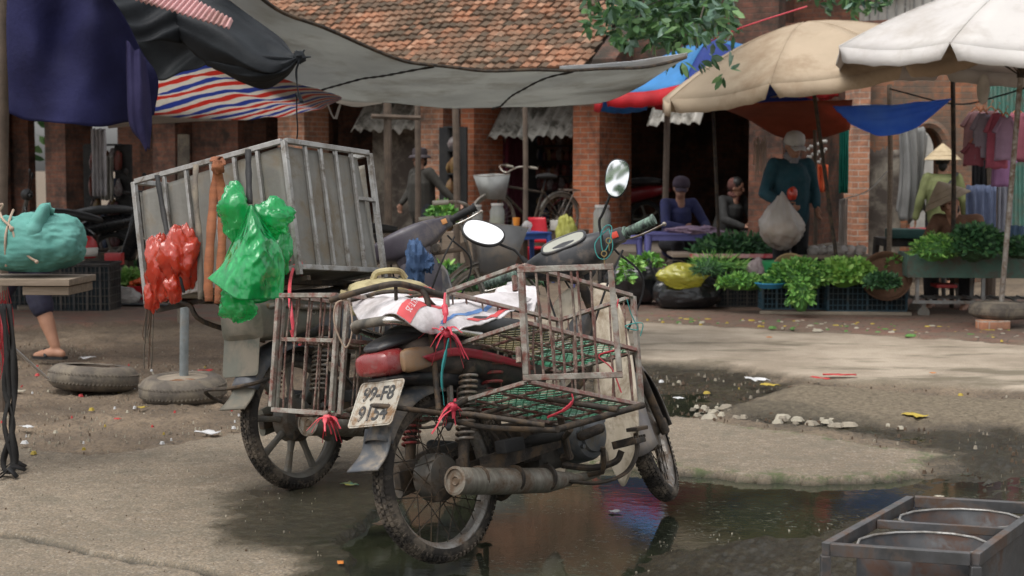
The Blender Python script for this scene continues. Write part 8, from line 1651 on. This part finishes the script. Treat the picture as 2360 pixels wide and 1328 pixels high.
def garment(px, py, Y, w, h, m, label, seed=1, flare=1.15):
    c = at(px, py, Y); g = empty('garment', c, label=label, cat='garment', group='children clothes on the line'); mb = MB(); n = 20
    G = []
    for k in range(13):
        f = k / 12; ww = w * (.62 + .38 * min(1, f * 4)) * (1 + (flare - 1) * f); 
        G.append([Vector((ww * math.cos(a_) * .5, ww * .22 * math.sin(a_) + .012 * math.sin(6 * a_ + seed) * f, -h * f - .02 * noise.noise(Vector((a_, f * 3, seed))))) for a_ in [2 * math.pi * j / n for j in range(n + 1)]])
    mb.grid(G); mb.build('cloth', m, g, ang=180, solid=.003); mb = MB()
    for s_ in (-1, 1): mb.tube([(s_ * w * .28, 0, -.03), (s_ * w * .62, .0, -.03 - h * .28)], [.035, .045], 10, flat=.5)
    mb.build('sleeve', m, g); mb = MB(); mb.tube(spline([(-w * .3, 0, -.02), (0, 0, .04), (w * .3, 0, -.02)], 4), .006, 6); mb.tube(spline([(0, 0, .04), (.0, 0, .07), (.02, 0, .09), (0, 0, .10)], 4), .003, 5); mb.build('hanger', M['orangeh'], g); return g
M['orangeh'] = mat('orange_hanger', (.6, .2, .08), rough=.5, bump=0)
cl = [clothm('pink_check', (.48, .27, .29)), clothm('lilac_cloth', (.42, .28, .42)), clothm('rose_cloth', (.52, .13, .20)), clothm('maroon_white', (.28, .08, .11)), clothm('grey_lilac', (.32, .28, .35)), clothm('purple_skirt', (.34, .17, .34))]
for k, (px, py, Y, w, h, m, lb) in enumerate(((2250, 258, 14.2, .20, .36, 0, 'pink checked baby dress at the left of the clothes line'), (2266, 262, 14.0, .16, .40, 4, 'grey lilac baby shirt second on the line'), (2284, 256, 14.1, .19, .44, 0, 'longer pink baby dress in the middle of the line'), (2300, 262, 13.9, .17, .48, 2, 'rose red baby dress right of the middle'), (2318, 270, 13.8, .16, .38, 1, 'lilac baby shirt next to the metal pole'), (2244, 330, 14.0, .16, .20, 3, 'small maroon trimmed piece hanging lowest at the left'), (2345, 262, 14.6, .2, .45, 3, 'maroon shirt behind the metal pole'), (2312, 345, 14.4, .18, .34, 5, 'purple pleated skirt hanging below the dresses'))):
    garment(px, py, Y, w, h, cl[m], lb, k)
sheetgoods(2262, 14.9, .55, 1.15, .30, clothm('blue_grey_dress', (.16, .20, .32)), 'long blue grey dress hanging behind the vendor', fold=.03, seed=4); sheetgoods(2310, 15.0, .45, 1.2, .22, clothm('light_grey_skirt', (.27, .28, .33)), 'light grey pleated skirt right of the blue grey dress', fold=.03, seed=8); sheetgoods(2258, 15.1, 1.0, 1.5, .16, clothm('black_dress', (.012, .012, .016)), 'black dress hanging under the baby clothes', seed=5)
sheetgoods(2352, 13.9, .35, .80, .25, clothm('blue_denim2', (.09, .15, .24)), 'faded blue cloth at the right edge behind the cart', seed=9)
mb = MB(); mb.ell((0, 0, 0), (.055, .05, .13), 20, 16, amp=.1); tag(mb.build('hanging_bust', wm_, loc=at(2266, 205, 13.9)), 'white hanging bust form under the off-white umbrella', 'bust form')
mb = MB(); mb.tube([(0, 0, 0), (0, 0, 2.15)], .022, 10); pass

# ------------------------------------------------------------------ ground goods at the left
greens('herb_heap', G_(185, 702, .25), (.24, .2, .22), 1300, .05, gr1, 'rounded heap of fine green herbs near the plank end', seed=41, aspect=.35); greens('herb_heap', G_(140, 700, .15), (.13, .12, .12), 400, .05, [mat('purple1', (.09, .03, .05), rough=.7, bump=0), mat('purple2', (.05, .03, .03), rough=.7, bump=0), mat('purple3', (.12, .05, .08), rough=.7, bump=0)], 'low heap of purple leaves left of the green herbs', seed=42)
greens('herb_heap', G_(275, 660, .2), (.30, .22, .24), 900, .07, gr2, 'dark green leafy heap by the red box', seed=43); greens('lettuce', at(300, 655, 15.2), (.16, .14, .10), 420, .07, lett, 'light green lettuce above the tomato bowls', seed=44, aspect=.8)
rbowl = mat('red_bowl_plastic', (.5, .02, .025), rough=.35, bump=0); basin('bowl', G_(262, 700, .3), .17, .10, rbowl, 'shallow red bowl of chillies', 'bowl'); basin('bowl', G_(318, 706, .25), .15, .15, rbowl, 'red bowl heaped with tomatoes', 'bowl')
tm = mat('tomato_skin', (.70, .07, .02), (.6, .12, .03), rough=.3, bump=0)
for k in range(16):
    a_ = k * 2.4; r_ = .03 + .02 * (k % 5); mb = MB(); mb.ell((0, 0, 0), (.028, .028, .024), 12, 8); o = mb.build('tomato', tm, loc=G_(318, 706, .25) + Vector((r_ * math.cos(a_), r_ * math.sin(a_) - .02, .16 + .05 * (1 - r_ * 8) + .01 * (k % 2)))); tag(o, 'ripe tomato in the red bowl next to the lettuce', 'tomato', 'tomatoes in the red bowl')
mb = MB()
for k in range(60): a_ = rnd.uniform(0, 6.3); p = Vector((rnd.uniform(-.12, .12), rnd.uniform(-.1, .1), .10 + rnd.uniform(0, .03))); mb.tube([p, p + Vector((.04 * math.cos(a_), .04 * math.sin(a_), rnd.uniform(-.01, .04)))], [.006, .002], 5)
tag(mb.build('chillies', tm, loc=G_(262, 700, .3)), 'heap of red chillies in the shallow bowl', 'chillies', kind='stuff'); plastic_bag('plastic_bag', G_(272, 712, .1) + Vector((0, 0, .07)), (.17, .12, .085), clearb, 'clear plastic bag lying in front of the chilli bowl', seed=7)
tag(MB().box((0, 0, .06), (.17, .14, .12), b=.005).build('red_box', rbowl, loc=at(264, 610, 16.0)), 'small red box behind the dark green heap', 'box'); tag(MB().box((0, 0, -.3), (1.2, .7, .58)).build('produce_bench', M['bamboo'], loc=at(255, 618, 16.1)), 'dark low bench carrying the red box', 'bench')
hm = empty('helmet', at(193, 575, 14.0), (0, 0, R(30)), 'red and white helmet lying on a dark crate', 'helmet'); mb = MB(); mb.lathe([(.02, .125), (.07, .115), (.11, .07), (.125, .01), (.12, -.05), (.10, -.075), (.09, -.07)], 28); mb.lathe([(0, .126), (.02, .125)], 28); mb.build('shell', rbowl, hm); mb = MB(); mb.lathe([(.128, .02), (.126, -.02), (.118, -.06)], 16, a0=190, a1=330); mb.build('visor', wm_, hm, solid=.004)
crate('crate', Vector((at(193, 600, 14.1).x, 14.1, 0.03)), (.55, .4, .42), blkc, 'black crate under the red helmet', cols=14, rows=6); crate('crate', Vector((at(70, 600, 14.4).x, 14.4, 0.03)), (.6, .4, .36), blkc, 'black crate left of the helmet crate', cols=14, rows=6)
o, G = tarp('ground_sheet', [[(90, 706, gp(90, 706).y), (250, 702, gp(250, 702).y), (420, 704, gp(420, 704).y)], [(90, 716, gp(90, 716).y), (250, 714, gp(250, 714).y), (420, 718, gp(420, 718).y)]], dkg, 'dark plastic ground sheet edge under the left vegetables', 'ground sheet', amp=.004); o.location.z = .05
mb = MB(); mb.bar(gp(40, 722, .0) + Vector((0, 0, .03)), gp(245, 716, 0) + Vector((0, 0, .03)), .22, .07); tag(mb.build('kerb', slab, bevel=.01), kind='structure'); mb = MB(); mb.bar(gp(1750, 731) + Vector((0, 0, .03)), gp(2100, 734) + Vector((0, 0, .03)), .06, .05); tag(mb.build('crate_plinth', M['concf'], bevel=.01), 'pale stone strip in front of the blue crates', 'kerb stone')

# ------------------------------------------------------------------ litter
lit = {'white': mat('white_scrap', (.62, .62, .62), rough=.6, bump=0), 'pale': mat('pale_scrap', (.40, .36, .28), rough=.8), 'red': mat('red_scrap', (.5, .04, .04), rough=.6, bump=0), 'yellow': mat('yellow_leaf', (.45, .33, .05), rough=.7, bump=0), 'brown': mat('brown_scrap', (.10, .065, .04), rough=.9), 'teal': mat('teal_wrapper', (.02, .35, .38), (.6, .5, .05), rough=.4, sc=20, bump=0), 'grn': mat('green_scrap', (.10, .22, .05), rough=.7, bump=0), 'stone': mat('gravel_stone', (.30, .26, .20), (.18, .155, .12), rough=.95), 'orange': mat('orange_scrap', (.6, .2, .03), rough=.6, bump=0)}
def scrap(px, py, s, m, label, cat='litter', z=.012, asp=1.0, seed=None, grp='bits of litter on the ground', hgt=.15):
    c = gp(px, py) + Vector((0, 0, z)); rr = random.Random(seed or int(px * 7 + py)); n = 7; mb = MB(); G = []
    for i in range(5): G.append([Vector(((j / 4 - .5) * s * asp + rr.uniform(-.08, .08) * s, (i / 4 - .5) * s + rr.uniform(-.08, .08) * s, rr.uniform(0, hgt) * s)) for j in range(5)])
    mb.grid(G); return tag(mb.build('litter', lit[m], loc=c, rot=(0, 0, rr.uniform(0, 6)), solid=.0015, ang=30), label, cat, grp)
for q in ((805, 1121, .045, 'teal', 'teal and yellow wrapper on the concrete between the rear wheels', 'wrapper', .008, 1.6), (478, 1004, .075, 'white', 'white paper sheet behind the rear wheel of the grey bike', 'paper', .012, 1.5), (63, 993, .04, 'white', 'bluish white wrapper on the dirt near the left edge', 'wrapper', .02, 1.8),
          (1745, 888, .11, 'white', 'clear white plastic scrap by the drain', 'plastic scrap', .03, 1.3), (1775, 900, .07, 'yellow', 'yellow leaf beside the plastic scrap', 'leaf', .03, 1.4), (2107, 972, .08, 'yellow', 'yellow leaf on the dark wet gravel', 'leaf', .03, 1.5), (1565, 927, .05, 'white', 'white scrap floating in the drain', 'litter', .02, 1), (1935, 878, .05, 'red', 'red strip at the edge of the gravel mound', 'litter', .035, 4), (1890, 885, .04, 'red', 'second red strip left of the first', 'litter', .035, 3.5),
          (2150, 875, .035, 'orange', 'orange peel on the pale concrete strip', 'litter', .04, 1), (1772, 790, .035, 'orange', 'orange bit on the far concrete', 'litter', .04, 1), (472, 862, .06, 'red', 'pink scrap right of the grey pipe', 'litter', .02, 1.6), (885, 1212, .05, 'brown', 'dead dark leaf beside the near rear wheel', 'leaf', .008, 1.6), (785, 1304, .02, 'orange', 'cigarette end near the bottom edge', 'cigarette end', .01, 2), (45, 910, .05, 'pale', 'pale scrap near the left edge below the plank', 'litter', .02, 1.5), (205, 832, .07, 'white', 'clear scrap between sandal and split tyre', 'litter', .02, 1.4), (330, 948, .04, 'yellow', 'yellow scrap between the two tyres', 'litter', .02, 1.3), (270, 975, .03, 'red', 'red scrap below the split tyre', 'litter', .02, 1), (1418, 1165, .03, 'white', 'white petal floating on the puddle', 'litter', -.024, 1.4), (2165, 1145, .03, 'pale', 'tiny pale scrap on the wet gravel left of the trough', 'litter', .0, 1)):
    scrap(*q)
# loose stones, specks and leaves nobody could count
def pebbles(name, n, area, smin, smax, mats, label, z=0, seed=1, flat=.6):
    rr = random.Random(seed); mb = MB(); P = [gp(*a) for a in area]; k = 0
    while k < n:
        a_, b_ = rr.random(), rr.random(); p = (P[0] * (1 - a_) + P[1] * a_) * (1 - b_) + (P[3] * (1 - a_) + P[2] * a_) * b_; s = smin + (smax - smin) * rr.random() ** 3; k += 1
        r3 = [(math.cos(t * 1.257 + rr.uniform(-.3, .3)) * s * rr.uniform(.7, 1.2), math.sin(t * 1.257) * s * rr.uniform(.7, 1.2)) for t in range(5)]
        zz = z + .01; vs = [Vector((p.x + x, p.y + y, zz - .012)) for x, y in r3] + [Vector((p.x + x * .6, p.y + y * .6, zz + s * flat)) for x, y in r3]
        mb.add(vs, [(5, 6, 7, 8, 9)] + [(i, (i + 1) % 5, 5 + (i + 1) % 5, 5 + i) for i in range(5)], rr.randrange(len(mats)))
    o = mb.build(name, mats, ang=30); return tag(o, label, 'gravel', kind='stuff')
pebbles('gravel', 700, [(1480, 850), (2500, 900), (2700, 1220), (1560, 960)], .002, .013, [lit['stone'], lit['brown'], lit['brown'], lit['brown']], 'loose stones along the drain', -.012, 3, .35)
pebbles('gravel', 1500, [(0, 790), (560, 800), (600, 1000), (-60, 1040)], .002, .008, [lit['stone'], lit['stone'], lit['pale'], lit['brown']], 'crumbs of stone and bark on the dirt', -.003, 5, .2)
pebbles('gravel', 120, [(1500, 1220), (2100, 1180), (2300, 1330), (1450, 1330)], .002, .006, [lit['stone'], lit['pale']], 'grit on the wet ground by the trough', -.036, 7, .3)
pebbles('gravel', 260, [(0, 1020), (700, 1010), (760, 1328), (-60, 1328)], .002, .006, [lit['stone'], lit['pale'], lit['brown']], 'grit on the near concrete', -.004, 9, .4)
pebbles('fallen_leaves', 120, [(1480, 730), (2400, 770), (2400, 800), (1480, 748)], .015, .05, [lit['grn'], lit['yellow'], lit['pale']], 'fallen leaf scraps on the brick paving', .022, 11, .12)
pebbles('stone_slabs', 60, [(1580, 925), (2060, 960), (2080, 985), (1600, 965)], .02, .06, [lit['stone'], lit['pale']], 'flat broken stones in the drain', -.012, 13, .15)

pebbles('litter_bits', 70, [(20, 840), (560, 850), (600, 1010), (-40, 1060)], .006, .022, [lit['white'], lit['pale'], lit['red'], lit['yellow'], lit['white']], 'small coloured scraps trodden into the dirt', .008, 15, .08)
pebbles('litter_bits', 34, [(1500, 860), (2400, 920), (2400, 1010), (1560, 945)], .006, .022, [lit['white'], lit['pale'], lit['brown'], lit['yellow'], lit['pale']], 'small scraps caught in the wet drain', .0, 17, .08)
# text curves become meshes so that they read as parts
dg = bpy.context.evaluated_depsgraph_get()
for o in [o for o in scene.objects if o.type == 'FONT']:
    me = bpy.data.meshes.new_from_object(o.evaluated_get(dg)); n = bpy.data.objects.new(o.name.split('.')[0], me); COL.objects.link(n); n.parent = o.parent; n.matrix_local = o.matrix_local.copy(); n.name = o.name
    if not me.materials: me.materials.append(o.data.materials[0])
    bpy.data.objects.remove(o)
